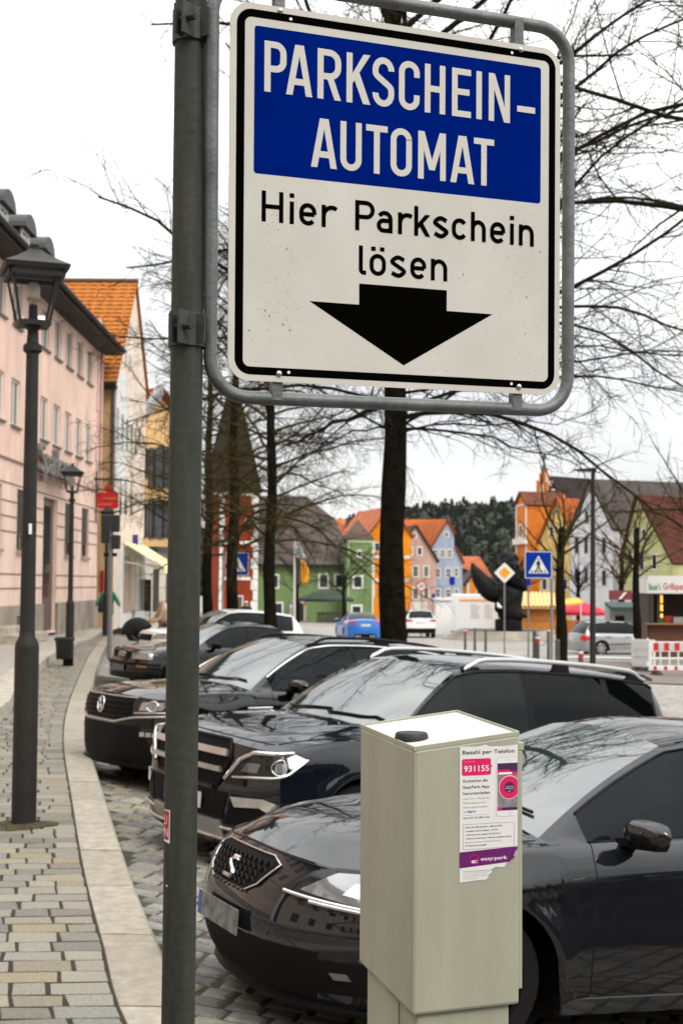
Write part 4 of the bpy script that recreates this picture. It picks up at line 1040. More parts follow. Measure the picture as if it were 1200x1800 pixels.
# chrome emblem: slanted letter-like S of bars
mb = MB()
mb.tube([Le.sf(a, z, .016) for a, z in ((.044, .708), (-.026, .708), (-.044, .692), (-.026, .679), (.026, .661), (.044, .648), (.026, .632), (-.044, .632))], .0115, 8)
mb.build('emblem', M_chrome, g_)
hl = [(.43, .652), (.60, .606), (.80, .588), (1.06, .645), (1.24, .80), (1.12, .805), (.85, .782), (.62, .772), (.52, .74)]
for mi in (False, True):
    f = (lambda p: mirrored(p)) if mi else (lambda p: p); sg = -1 if mi else 1
    h = Le.patch('headlight', f(hl), M_lensd, .004)
    Le.patch('reflector', f([(.54, .668), (.78, .632), (.82, .768), (.64, .752)]), M_lens, .008, parent=h, skirt=.004)
    Le.patch('reflector', f([(.70, .672), (.77, .662), (.785, .73), (.72, .72)]), M_refl, .011, parent=h, skirt=.004)
    Le.patch('reflector', f([(.86, .632), (1.02, .665), (1.06, .735), (.88, .72)]), M_lens, .008, parent=h, skirt=.004)
    Le.bar('light_strip', f([(.47, .652), (.80, .622), (.84, .655), (1.10, .715)]), .008, M_chrome, .012, parent=h)
    Le.bar('light_strip', f([(.60, .628), (.84, .608), (1.05, .662)]), .010, M_refl, .010, parent=h)
    ah = [(.42, .40), (.62, .40), (.80, .36), (.72, .29), (.50, .265)]
    a_o = Le.patch('air_intake', f([(.46, .25), (.60, .40), (.80, .40), (.92, .34), (.86, .27)]), M_plast, .003, skirt=.01)
    Le.patch('fog_light', f([(.70, .328), (.755, .332), (.745, .358), (.69, .354)]), mat('lens_grey', (.10, .10, .105), .08, coat=1), .010, parent=a_o, skirt=.004)
    Le.bar('washer_cover', f([(.70, .555), (.76, .575), (.84, .575), (.82, .545), (.75, .535), (.70, .555)]), .002, M_trim, .002)
Le.patch('lower_grille_dark', [(-.60, .23), (.60, .23), (.66, .43), (-.66, .43)], M_plast, .004)  # lower intake enlarged; its black also paints the shade on the lower front
Le.patch('front_lip', [(-1.15, .185), (1.15, .185), (1.15, .215), (.8, .205), (-.8, .205), (-1.15, .215)], M_trim, .028, skirt=.05)
Le.plate(.475, text=None, blur=True); Le.wipers(); Le.mirror(1.62, .925); Le.handles([2.32, 3.26], .80); Le.sill(Le.pm)
Le.window_trim(M_trim, .007); Le.hoodlines()
# hood shut line in front and joint of the wing
mb = MB(); mb.tube([Le.sf(a, .79-.05*(abs(a)/.8)**2, .001) for a in np.linspace(-.8, .8, 20)], .004, 4); mb.build('hood_gap', M_trim, Le.b)

NB = Car('added_black_hatchback', 'black hatchback added out of view on the right to darken reflections in the grey one', hatch, (2.55, 3.55, -.50, .429, .06, 0), paint('black', (.003, .003, .0035)), detail=0)  # added unseen car; its dark body deepens reflections in the grey door
NB.patch('grille', gr, M_plast, .004, skirt=.01); NB.mirror(1.62, .925); NB.wipers(); NB.sill(NB.pm); NB.plate(.475, blur=True)
for mi in (False, True): NB.patch('headlight', mirrored(hl) if mi else hl, M_lens, .004)
# ---- dark blue grey off-roader
suv = dict(ln=4.53, W=.945, zs=.25, La=.92, Lb=3.68, R=.36, rim=.25, gap=.06,
    hood=[(0, .975), (.2, 1.035), (.7, 1.085), (1.2, 1.115), (1.3, 1.12), (4.2, 1.12), (4.53, 1.05)],
    sh=[(0, .93), (.3, .985), (.8, 1.02), (1.4, 1.04), (2.5, 1.06), (4.0, 1.09), (4.53, 1.06)],
    roof=[(1.95, 1.575), (2.2, 1.625), (2.7, 1.645), (3.4, 1.635), (4.25, 1.585)], yr=.60, de=.05, yg=.80,
    c=(1.30, 1.98, 4.20, 4.47), plan=[(0, .95), (.5, .985), (1.2, 1), (3.6, 1), (4.53, .94)],
    pf=[(0, .12), (.25, .05), (.45, .01), (.6, 0), (.85, .01), (1.0, .06)], pr=[(0, .1), (.3, .02), (.6, 0), (1.1, .06)], qf=.27, qr=.16, qn=3.4,
    wins=[(1.50, 2.62), (2.70, 3.55), (3.62, 4.22)], gaps=[1.46, 2.66, 3.52], spokes=5, privacy=True, flare=.028, crease=(.62, .02))
GL = Car('dark_blue_off_roader', 'dark blue boxy off-roader with silver roof rails and a chrome bladed grille', suv, (-1.16, 9.97, -.31, .635, .071, -.03), paint('darkblue', (.0055, .0075, .0115), .1, .45))
gp = [(-.46, .98), (-.52, .86), (-.42, .66), (.42, .66), (.52, .86), (.46, .98)]
g_ = GL.patch('grille', gp, M_plast, .006)
for z0, z1, hw in ((.855, .905, .50), (.745, .790, .46)):
    GL.patch('grille_blade', [(-hw, z0+.01), (hw, z0+.01), (hw*.98, z1), (-hw*.98, z1)], M_chrome2, .045, parent=g_, skirt=.03)
GL.bar('grille_frame', gp, .012, M_trim, .008, closed=True, parent=g_)
em = GL.ring('emblem', 0, .82, .105, .012, M_chrome, .06, parent=g_)
mb = MB()
for k in range(3):
    a = pi/2+k*2*pi/3; mb.tube([GL.sf(0, .82, .066), GL.sf(.1*cos(a), .82+.1*sin(a), .062)], [.018, .005], 6)
mb.build('emblem', M_chrome, g_)
hl = [(.47, .705), (.60, .87), (.70, .93), (1.02, .945), (1.20, .90), (.98, .79), (.84, .745), (.62, .735)]
for mi in (False, True):
    f = (lambda p: mirrored(p)) if mi else (lambda p: p); sg = -1 if mi else 1
    h = GL.patch('headlight', f(hl), M_lensd, .006)
    GL.bar('light_strip', f([(.49, .715), (.61, .865), (.70, .915), (1.0, .93)]), .016, M_refl, .012, parent=h)
    GL.bar('light_strip', f([(.56, .735), (.84, .762), (.98, .80), (1.16, .89)]), .010, M_refl, .012, parent=h)
    GL.patch('reflector', f([(.96, .84), (1.0, .81), (1.15, .895), (1.02, .925), (.94, .90)]), M_refl, .010, parent=h, skirt=.005)
    GL.ring('lamp_ring', sg*.88, .835, .050, .006, M_refl, .012, parent=h); GL.patch('lamp_lens', f([(.62, .78), (.74, .785), (.76, .85), (.66, .845)]), mat('lens_grey', (.10, .10, .105), .08, coat=1), .010, parent=h, skirt=.004)
    GL.patch('lamp_lens', f([(.85, .80), (.91, .80), (.92, .86), (.85, .87)]), M_lens, .012, parent=h, skirt=.004)
    b_ = GL.patch('bumper_intake', f([(.50, .40), (.88, .44), (1.0, .60), (.56, .62)]), M_plast, .004)
    GL.patch('chrome_corner', f([(.56, .60), (.80, .615), (.93, .58), (1.08, .38), (1.02, .37), (.88, .50), (.78, .555), (.60, .535)]), M_chrome, .018, parent=b_, skirt=.02)
    GL.bar('chrome_line', f([(.45, .375), (1.02, .375)]), .012, M_chrome, .01, parent=b_)
sk = GL.patch('skid_plate', [(-.50, .30), (.50, .30), (.46, .42), (-.46, .42)], M_chrome2, .02)
GL.patch('lower_grille_dark', [(-.48, .43), (.48, .43), (.52, .62), (-.52, .62)], M_plast, .005)
GL.bar('chrome_line', [(-1.05, .34), (-.6, .30), (.6, .30), (1.05, .34)], .014, M_chrome, .015)
GL.plate(.53, text='AS'); GL.wipers(); GL.mirror(1.70, 1.04); GL.handles([2.42, 3.36], .93); GL.sill()
GL.hoodlines(); GL.rails(2.08, 4.15, M_chrome2, .06, .02); GL.window_trim(M_trim, .010)
mb = MB(); P = [GL.row(4.45)[GL.NS+k] for k in range(4, 11)]
for sd in (1, -1):
    pass
mb.hexa([(4.18, -.58, 1.575), (4.18, .58, 1.575), (4.33, .54, 1.535), (4.33, -.54, 1.535)], [(4.18, -.58, 1.597), (4.18, .58, 1.597), (4.345, .54, 1.565), (4.345, -.54, 1.565)]); mb.build('roof_spoiler', GL.pm, GL.root, bevel=.012)
mb = MB(); mb.tube([GL.sf(a, .985+.03*(1-(abs(a)/.8)**2), .001) for a in np.linspace(-.8, .8, 20)], .005, 4); mb.build('hood_gap', M_trim, GL.b)

# ---- black compact off-roader
cross = dict(ln=4.23, W=.91, zs=.24, La=.84, Lb=3.43, R=.345, rim=.24, gap=.055,
    hood=[(0, .915), (.2, .965), (.6, 1.01), (1.15, 1.045), (1.25, 1.05), (4.0, 1.05), (4.23, .98)],
    sh=[(0, .875), (.3, .93), (.8, .965), (1.3, .985), (2.4, 1.01), (3.7, 1.06), (4.23, 1.0)],
    roof=[(1.95, 1.495), (2.3, 1.55), (2.7, 1.56), (3.3, 1.535), (3.95, 1.47)], yr=.57, de=.055, yg=.78,
    c=(1.25, 2.0, 3.75, 4.12), plan=[(0, .95), (.5, .985), (1.2, 1), (3.4, 1), (4.23, .93)],
    pf=[(0, .12), (.2, .06), (.4, .01), (.6, 0), (.8, .01), (.95, .06)], pr=[(0, .1), (.3, .02), (.6, 0), (1.0, .06)], qf=.36, qr=.2,
    wins=[(1.44, 2.48), (2.54, 3.34), (3.40, 3.72)], gaps=[1.42, 2.51, 3.3], spokes=5, flare=.026, crease=(.6, .014))
TR = Car('black_crossover', 'black compact crossover with a round badge and chrome line round its side windows', cross, (-2.37, 13.45, -.235, .60, .058, 0), paint('black', (.003, .003, .0035), .0, .5))
gp = [(-.70, .865), (-.72, .80), (-.60, .70), (-.36, .665), (.36, .665), (.60, .70), (.72, .80), (.70, .865)]
g_ = TR.patch('grille', [(-.52, .875), (-.52, .72), (-.3, .665), (.3, .665), (.52, .72), (.52, .875)], M_plast, .005)
for k in range(4): TR.bar('grille_bar', [(-.5, .70+.045*k), (.5, .70+.045*k)], .007, M_trim, .012, parent=g_)
TR.bar('chrome_line', [(-.92, .74), (-.55, .70), (-.3, .645), (.3, .645), (.55, .70), (.92, .74)], .011, M_chrome2, .012)
TR.bar('chrome_line', [(-.56, .885), (.56, .885)], .007, M_chrome2, .008)
em = TR.ring('emblem', 0, .785, .07, .009, M_chrome, .02, parent=g_)
mb = MB()
for pts in ([(-.035, .84), (-.0, .79), (.035, .84)], [(-.06, .80), (-.032, .735), (0, .78), (.032, .735), (.06, .80)]): mb.tube([TR.sf(a, z, .022) for a, z in pts], .006, 6)
mb.build('emblem', M_chrome, g_)
for mi in (False, True):
    f = (lambda p: mirrored(p)) if mi else (lambda p: p); sg = -1 if mi else 1
    h = TR.patch('headlight', f([(.53, .735), (.56, .87), (.80, .885), (1.14, .90), (1.0, .80), (.85, .755)]), M_lensd, .006)
    TR.patch('reflector', f([(.60, .77), (.80, .785), (.84, .86), (.62, .85)]), M_lens, .010, parent=h, skirt=.004); TR.ring('lamp_ring', sg*.72, .815, .045, .008, M_refl, .014, parent=h)
    TR.bar('light_strip', f([(.56, .745), (.85, .765), (1.05, .83)]), .008, M_refl, .012, parent=h)
    d_ = TR.patch('daytime_light', f([(.58, .52), (.60, .575), (.90, .60), (.96, .57), (.86, .50)]), M_trim, .008)
    for k in range(5): TR.patch('light_block', f([(.63+.055*k, .530), (.675+.055*k, .533), (.675+.055*k, .575), (.63+.055*k, .570)]), M_refl, .014, parent=d_, skirt=.006)
TR.patch('lower_grille_dark', [(-.85, .28), (.85, .28), (.60, .62), (-.60, .62)], M_plast, .005)  # black patch larger than the grille, covering the lower bumper
TR.patch('front_lip', [(-1.1, .235), (1.1, .235), (1.1, .275), (.7, .262), (-.7, .262), (-1.1, .275)], M_trim, .035, skirt=.05)
TR.hoodlines(); TR.wipers(); TR.mirror(1.64, 1.0); TR.handles([2.28, 3.16], .88, M_chrome2); TR.sill(); TR.rails(2.05, 3.8, M_trim, .045, .016); TR.window_trim(M_chrome, .012, lower=False)
mb = MB(); y_ = TR.w(1.28, .80)
for sd in (1, -1): mb.tube([(1.12, sd*(TR.w(1.12, .83)+.006), .83), (1.40, sd*(TR.w(1.4, .83)+.006), .84)], .010, 6)
mb.build('wing_trim', M_chrome, TR.root)

# ---- old black saloon
salo = dict(ln=4.48, W=.85, zs=.20, La=.86, Lb=3.47, R=.305, rim=.2, gap=.04,
    hood=[(0, .73), (.2, .77), (.7, .85), (1.2, .915), (1.3, .925), (3.75, .96), (4.3, .95), (4.48, .90)],
    sh=[(0, .70), (.3, .755), (.8, .81), (1.4, .86), (2.5, .885), (3.7, .915), (4.48, .87)],
    roof=[(2.05, 1.33), (2.35, 1.385), (2.7, 1.40), (3.1, 1.38), (3.4, 1.33)], yr=.53, de=.05, yg=.73,
    c=(1.32, 2.08, 3.15, 3.80), plan=[(0, .95), (.5, .985), (1.2, 1), (3.5, 1), (4.48, .94)],
    pf=[(0, .08), (.2, .02), (.4, 0), (.52, 0), (.56, .05), (.75, .07)], pr=[(0, .1), (.3, .02), (.5, 0), (.95, .08)], qf=.22, qr=.18,
    wins=[(1.5, 2.42), (2.47, 3.25)], gaps=[1.42, 2.44, 3.3], spokes=6, flare=.012)
AU = Car('old_black_saloon', 'old black saloon with four linked rings on its square grille', salo, (-4.30, 26.5, -.29, .60, .06, -.02), paint('black', (.003, .003, .0035)))
g_ = AU.patch('grille', [(-.36, .60), (.36, .60), (.36, .71), (-.36, .71)], M_plast, .006)
AU.bar('grille_frame', [(-.36, .60), (.36, .60), (.36, .71), (-.36, .71)], .007, M_trim, .008, closed=True, parent=g_)
for k in range(4): AU.ring('emblem', -.105+.07*k, .655, .042, .008, M_chrome, .014, parent=g_)
for mi in (False, True):
    f = (lambda p: mirrored(p)) if mi else (lambda p: p)
    AU.patch('headlight', f([(.38, .59), (.80, .59), (.90, .60), (.90, .70), (.38, .705)]), M_lens, .01)
    AU.patch('indicator', f([(.60, .44), (.80, .44), (.80, .49), (.60, .49)]), mat('amber_lens', (.5, .2, .03), .2, coat=1), .01)
AU.bar('bumper_strip', [(-1.2, .50), (1.2, .50)], .022, M_plast, .01)
AU.plate(.40, blur=True); AU.wipers(); AU.mirror(1.6, .87, M_trim); AU.handles([2.25, 3.08], .80, M_trim); AU.sill(AU.pm); AU.window_trim(M_trim, .012)

# ---- white car beyond it
van = dict(cross); van = {**van, 'crease': None}
WH = Car('white_hatchback', 'white car parked beyond the old black saloon, only its bonnet and roof showing', van, (-4.85, 33.6, -.36, .50, .05, 0), paint('white', (.78, .78, .77), 0, .3), detail=0)
for mi in (False, True):
    f = (lambda p: mirrored(p)) if mi else (lambda p: p)
    WH.patch('headlight', f([(.45, .74), (.56, .86), (.80, .885), (1.14, .90), (1.0, .80), (.85, .755)]), M_lens, .008)
WH.patch('grille', [(-.40, .68), (.40, .68), (.44, .84), (-.44, .84)], M_plast, .006); WH.patch('lower_grille_dark', [(-.6, .35), (.6, .35), (.55, .55), (-.55, .55)], M_plast, .006)
WH.plate(.46, off=.03); WH.wipers(); WH.mirror(1.64, 1.0); WH.window_trim(M_trim, .012); WH.sill()

# ---- cars on the square seen from behind
def behind(px, py_bot, y, rz): p = at(px, py_bot, y); return (p.x, p.y, G(p.x, p.y), rz, 0, 0)
bs = {**salo, 'ln': 4.67, 'W': .93, 'R': .34, 'rim': .25, 'zs': .18, 'roof': [(2.05, 1.36), (2.35, 1.41), (2.7, 1.425), (3.1, 1.41), (3.4, 1.37)], 'yr': .56, 'yg': .79, 'c': (1.38, 2.15, 3.1, 3.85),
      'hood': [(0, .75), (.2, .82), (.7, .91), (1.2, .98), (1.38, 1.0), (3.75, 1.10), (4.4, 1.10), (4.67, 1.06)], 'sh': [(0, .72), (.3, .80), (.8, .87), (1.4, .92), (2.5, .97), (3.7, 1.02), (4.67, .98)],
      'pr': [(0, .12), (.3, .02), (.55, 0), (.85, .03), (1.06, .06)], 'qr': .24, 'wins': [(1.55, 2.45), (2.5, 3.4)], 'gaps': [1.45, 2.47, 3.35], 'Lb': 3.62, 'flare': .02}
def heading(px, py, y, yaw, ln):
    """pose for a car whose tail shows at this pixel; yaw 0 drives straight away from the camera"""
    p = at(px, py, y); phi = -pi/2-yaw; b = Vector((cos(phi), sin(phi)))
    n = Vector((p.x, p.y))-b*ln; zf, zr = G(n.x, n.y), G(p.x, p.y); return (n.x, n.y, zf, phi, (zf-zr)/ln, 0)
BM = Car('blue_saloon', 'bright blue saloon driving away past the large tree trunk', bs, heading(642, 1110, 67, radians(-8), 4.67), paint('blue', (.02, .16, .55), .3, .35), detail=0)
BM.patch('tail_light', [(.40, .86), (.95, .84), (1.15, .93), (1.0, .98), (.46, .96)], M_red, .01, False); BM.patch('tail_light', mirrored([(.40, .86), (.95, .84), (1.15, .93), (1.0, .98), (.46, .96)]), M_red, .01, False)
BM.patch('diffuser', [(-.55, .20), (.55, .20), (.50, .38), (-.50, .38)], M_plast, .012, False); BM.plate(.80, False, off=.012); BM.mirror(1.68, .98); BM.window_trim(M_trim, .01); BM.sill(); BM.handles([2.3, 3.2], .86)
mb = MB()
for sd in (1, -1):
    for k in (.28, .42): mb.tube([(4.45, sd*k, .27), (4.66, sd*k, .27)], .045, 12)
mb.build('exhaust', M_chrome2, BM.root)
qs = {**suv, 'ln': 4.38, 'W': .90, 'R': .35, 'roof': [(1.95, 1.52), (2.2, 1.57), (2.7, 1.59), (3.4, 1.57), (4.0, 1.52)], 'c': (1.30, 1.98, 3.95, 4.28), 'privacy': True, 'qr': .24, 'Lb': 3.55,
      'wins': [(1.50, 2.5), (2.56, 3.4), (3.46, 3.9)], 'gaps': [1.46, 2.53, 3.38], 'plan': [(0, .95), (.5, .985), (1.2, 1), (3.4, 1), (4.38, .94)]}
QA = Car('white_crossover', 'white crossover seen from behind in front of the pink house', qs, heading(740, 1106, 77, radians(-3), 4.38), paint('white', (.78, .78, .77), 0, .3), detail=0)
for mi in (False, True):
    f = (lambda p: mirrored(p)) if mi else (lambda p: p); QA.patch('tail_light', f([(.42, .93), (.80, .90), (1.05, 1.0), (.9, 1.06), (.55, 1.02)]), M_red, .012, False)
QA.patch('rear_cladding', [(-1.1, .26), (1.1, .26), (1.1, .50), (.8, .54), (-.8, .54), (-1.1, .50)], M_plast, .012, False); QA.plate(.86, False, off=.012); QA.mirror(1.7, 1.05); QA.rails(2.1, 3.9, M_chrome2, .04); QA.sill(); QA.window_trim(M_trim, .01)
es = {**salo, 'ln': 4.54, 'W': .87, 'R': .315, 'rim': .22, 'roof': [(2.1, 1.38), (2.4, 1.44), (2.8, 1.455), (3.4, 1.44), (4.0, 1.39)], 'yr': .55, 'yg': .74, 'c': (1.36, 2.12, 3.90, 4.40), 'Lb': 3.58,
      'hood': [(0, .72), (.2, .78), (.7, .87), (1.2, .93), (1.36, .95), (4.1, .98), (4.54, .92)], 'sh': [(0, .69), (.3, .76), (.8, .83), (1.4, .88), (2.5, .91), (3.7, .94), (4.54, .90)], 'pf': salo['pf'], 'pr': [(0, .1), (.3, .02), (.55, 0), (.9, .08)],
      'qf': .42, 'qr': .3, 'wins': [(1.52, 2.5), (2.56, 3.4), (3.46, 4.15)], 'gaps': [1.48, 2.53, 3.42], 'spokes': 7}
pt = at(1003, 1136, 57.0); phi = pi+radians(18)     # drives to the right, a little away
p2 = (pt.x+4.54*cos(radians(18)), pt.y+4.54*sin(radians(18)))
ES = Car('silver_estate', 'silver estate car standing side on beside the road at the right', es, (p2[0], p2[1], G(*p2)-.04, phi, 0, 0), paint('silver', (.34, .35, .36), .5, .4), detail=1)
for mi in (False, True):
    f = (lambda p: mirrored(p)) if mi else (lambda p: p); ES.patch('tail_light', f([(.55, .70), (.78, .62), (1.12, .68), (1.18, .86), (.62, .88)]), M_red, .012, False)
    ES.patch('headlight', f([(.42, .56), (.75, .55), (1.0, .62), (.95, .70), (.45, .68)]), M_lens, .01)
ES.plate(.72, False, off=.02); ES.mirror(1.66, .87); ES.handles([2.36, 3.26], .80, M_trim); ES.sill(ES.pm); ES.window_trim(M_trim, .012); ES.rails(2.25, 4.0, M_trim, .03, .014); ES.patch('grille', [(-.34, .52), (.34, .52), (.36, .66), (-.36, .66)], M_plast, .01)
mb = MB()
for sd in (1, -1): mb.tube([(L, sd*(ES.w(L, .50)+.006), .50) for L in np.linspace(1.3, 3.2, 12)], .018, 6)
mb.build('side_strip', M_trim, ES.root)
# ------------------------------------------------------------------ buildings
M_pane = mat('window_glass', (.018, .022, .026), .06, spec=.6)
M_panel_ = mat('window_glass_pale', (.25, .26, .26), .15, spec=.5)
M_frame = mat('window_white', (.74, .73, .70), .6)
M_sill = mat('sill_stone', (.16, .14, .12), .8)
M_wtrim = mat('white_trim', (.66, .65, .61), .8, var=.08, vscale=2)
class Facade:
    """a vertical plane through two pixels of the photograph at two depths"""
    def __init__(s, pxL, yL, pxR, yR, pyb, z0):
        a = at(pxL, pyb, yL); b = at(pxR, pyb, yR); s.o = Vector((a.x, a.y, z0)); d = Vector((b.x-a.x, b.y-a.y, 0)); s.w = d.length; s.u = d.normalized(); s.n = Vector((s.u.y, -s.u.x, 0))
        if s.n.y > 0: s.n = -s.n
    def uv(s, px, py):
        p = onplane(px, py, s.o, s.n)-s.o; return p.dot(s.u), p.z
    def P(s, u, v, w=0): return s.o+s.u*u+s.n*w+Vector((0, 0, v))
    def local(s, root): s.root = root
def newhouse(name, label, fc, group=None, cat='house'):
    r = thing(name, label, cat, fc.o, 0, group); return r
def fbox(mb, fc, u0, u1, v0, v1, w0, w1): mb.box(u0, u1, v0, v1, w0, w1, lambda u, v, w: fc.P(u, v, w)-fc.o)
def window(fc, root, u0, u1, v0, v1, fr=.10, m_fr=None, m_pane=None, bars=(1, 1), sill=True, proud=.04, arch=False):
    m_fr = m_fr or M_wtrim; mb = MB()
    if arch:
        n = 14; uc = (u0+u1)/2; ru = (u1-u0)/2; P = [(u0, v0), (u1, v0)]+[(uc+ru*cos(a), v1-ru+ru*sin(a)) for a in [pi*k/n for k in range(n+1)]]
        Q = [(uc+(u-uc)*(1+fr/ru), (v0+v1)/2+(v-(v0+v1)/2)*(1+2*fr/(v1-v0))) for u, v in P]; k = len(P)
        vs = [fc.P(u, v, .003)-fc.o for u, v in Q]+[fc.P(u, v, proud)-fc.o for u, v in Q]+[fc.P(u, v, proud)-fc.o for u, v in P]+[fc.P(u, v, .01)-fc.o for u, v in P]
        fs = []
        for i in range(k):
            j = (i+1) % k; fs += [(i, j, k+j, k+i), (k+i, k+j, 2*k+j, 2*k+i), (2*k+i, 2*k+j, 3*k+j, 3*k+i)]
        mb.add(vs, fs); w_ = mb.build('window', m_fr, root)
        mb = MB(); mb.poly([fc.P(u, v, .012)-fc.o for u, v in P]); mb.build('pane', m_pane or M_pane, w_); return w_
    fbox(mb, fc, u0-fr, u0, v0-fr, v1+fr, .002, proud); fbox(mb, fc, u1, u1+fr, v0-fr, v1+fr, .002, proud)
    fbox(mb, fc, u0, u1, v1, v1+fr, .002, proud); fbox(mb, fc, u0, u1, v0-fr, v0, .002, proud+(.04 if sill else 0))
    nu, nv = bars
    for k in range(1, nu): x = u0+(u1-u0)*k/nu; fbox(mb, fc, x-.03, x+.03, v0, v1, .003, proud*.8)
    for k in range(1, nv): z = v0+(v1-v0)*k/nv; fbox(mb, fc, u0, u1, z-.025, z+.025, .004, proud*.75)
    w_ = mb.build('window', m_fr, root)
    mb = MB(); mb.poly([fc.P(u, v, .012)-fc.o for u, v in ((u0, v0), (u1, v0), (u1, v1), (u0, v1))]); mb.build('pane', m_pane or M_pane, w_); return w_
def pxwin(fc, root, x0, y0, x1, y1, **k):
    a = fc.uv(x0, y1); b = fc.uv(x1, y0); return window(fc, root, a[0], b[0], a[1], b[1], **k)
def prism(fc, root, name, outline, depth, m, w0=0, dirv=None, caps=True):
    """wall body: facade outline carried back by 'depth' (outline counter-clockwise in u, v)"""
    mb = MB(); back = (dirv or -fc.n)*depth; f = [fc.P(u, v, w0)-fc.o for u, v in outline]; mb.hexa([p+back for p in f], f); return mb.build(name, m, root)
def roofslab(fc, root, name, a, b, depth, m, th=.22, over=.35, dirv=None, parent=None):
    """roof slope from facade point a (eave) to b (ridge), carried back"""
    d = Vector((b[0]-a[0], b[1]-a[1])).normalized(); e = (a[0]-d.x*over, a[1]-d.y*over); nn = Vector((-d.y, d.x)); nn = nn if nn.y > 0 else -nn
    dv = dirv or -fc.n; f0, f1 = .3, depth+.1; ln = (Vector(b)-Vector(e)).length
    q = [e, b, (b[0]+nn.x*th, b[1]+nn.y*th), (e[0]+nn.x*th, e[1]+nn.y*th)]
    F = [fc.P(u, v)-fc.o-dv*f0 for u, v in q]; Bk = [fc.P(u, v)-fc.o+dv*f1 for u, v in q]
    mb = MB(); mb.add(F+Bk, [(0, 1, 2, 3), (7, 6, 5, 4), (0, 4, 5, 1), (3, 2, 6, 7), (0, 3, 7, 4), (1, 5, 6, 2)], [[(0, 0)]*4, [(0, 0)]*4, [(0, 0), (f0+f1, 0), (f0+f1, ln), (0, ln)], [(0, 0), (0, ln), (f0+f1, ln), (f0+f1, 0)], [(0, 0)]*4, [(0, 0)]*4])
    return mb.build(name, m, parent or root)
def gable(name, label, fc, eL, rg, eR, depth, wallm, roofm, base=-1.0, group=None, dirv=None, over=.35):
    """house with its gable on the facade plane; eL, rg, eR are pixels of left eave, ridge and right eave"""
    root = newhouse(name, label, fc, group); a, r, b = fc.uv(*eL), fc.uv(*rg), fc.uv(*eR)
    prism(fc, root, 'wall', [(a[0], base), (b[0], base), b, r, a], depth, wallm, dirv=dirv)
    up = lambda p: (p[0], p[1]+.02)
    roofslab(fc, root, 'roof', up(a), up(r), depth, roofm, dirv=dirv, over=over); roofslab(fc, root, 'roof', up(b), up(r), depth, roofm, dirv=dirv, over=over)
    return root
def chimney(root, fc, u, v, w, h=1.2, s_=.5, m=None):
    mb = MB(); fbox(mb, fc, u-s_/2, u+s_/2, v-1.5, v+h, w-s_/2, w+s_/2); fbox(mb, fc, u-s_*.6, u+s_*.6, v+h, v+h+.12, w-s_*.6, w+s_*.6); return mb.build('chimney', m or mat('chimney_render', (.3, .2, .15), .9, var=.2), root)

# ---- pink bank building along the upper pavement: real window openings, bands, eaves
def strip_wall(name, root, m, y0, y1, z0, z1, X, holes, depth=.22, parent=None, m_rev=None):
    """wall in the plane x = X (facing +x) with rectangular openings (ya, yb, za, zb) and their reveals"""
    ys_ = sorted({y0, y1}|{h[0] for h in holes}|{h[1] for h in holes}); zs_ = sorted({z0, z1}|{h[2] for h in holes}|{h[3] for h in holes}); mb = MB()
    for i in range(len(ys_)-1):
        for k in range(len(zs_)-1):
            yc, zc = (ys_[i]+ys_[i+1])/2, (zs_[k]+zs_[k+1])/2
            if any(h[0] < yc < h[1] and h[2] < zc < h[3] for h in holes): continue
            mb.poly([(X, ys_[i], zs_[k]), (X, ys_[i+1], zs_[k]), (X, ys_[i+1], zs_[k+1]), (X, ys_[i], zs_[k+1])])
    for a, b, c, d in holes:
        Xi = X-depth
        mb.add([(X, a, c), (X, b, c), (X, b, d), (X, a, d), (Xi, a, c), (Xi, b, c), (Xi, b, d), (Xi, a, d)], [(0, 4, 5, 1), (1, 5, 6, 2), (2, 6, 7, 3), (3, 7, 4, 0)])
    return mb.build(name, m, parent or root, merge=True)
PXW = -9.23; Y0, Y1 = 6.0, 51.7; ZE = CZ+9.05
bank = thing('bank_building', 'long pink rendered bank building with rows of white windows along the upper pavement', 'building', (0, 0, 0))
M_pinkw = stucco('pink_render', (.80, .575, .475)); M_pinkg = stucco('pink_render_ground', (.80, .60, .50)); M_base = mat('plinth_render', (.30, .255, .205), .9, var=.3, vscale=1.2, bump=.2)
wy = [49.6-1.86*k for k in range(23)]
def zpx(py, px): d = PXW/((px-600)/2400); return at(px, py, d).z
zt1, zt0 = zpx(612, 153), zpx(674, 153); zs1, zs0 = zpx(745, 150), zpx(809, 150)
holes_up = [(y-.52, y+.52, zt0, zt1) for y in wy if y > Y0+1]+[(y-.52, y+.52, zs0, zs1) for y in wy if y > Y0+1]
zb1 = zpx(862, 163)          # string course below first floor
strip_wall('upper_wall', bank, M_pinkw, Y0, Y1, zb1, ZE, PXW, holes_up, .13)
gz1, gz0 = zpx(893, 147), zpx(979, 147)
gf = [(y-.75, y+.65, gz0, gz1) for y in (49.3, 46.35, 39.6, 36.4, 33.0, 29.5, 26, 22, 18, 14)]; door = (42.3, 44.4, .17, gz1)
strip_wall('ground_wall', bank, M_pinkg, Y0, Y1, .1, zb1, PXW, gf+[door], .17)
mb = MB(); mb.box(PXW-12, PXW-.20, Y0, Y1, .1, ZE); mb.build('inner_wall', M_pinkw, bank)
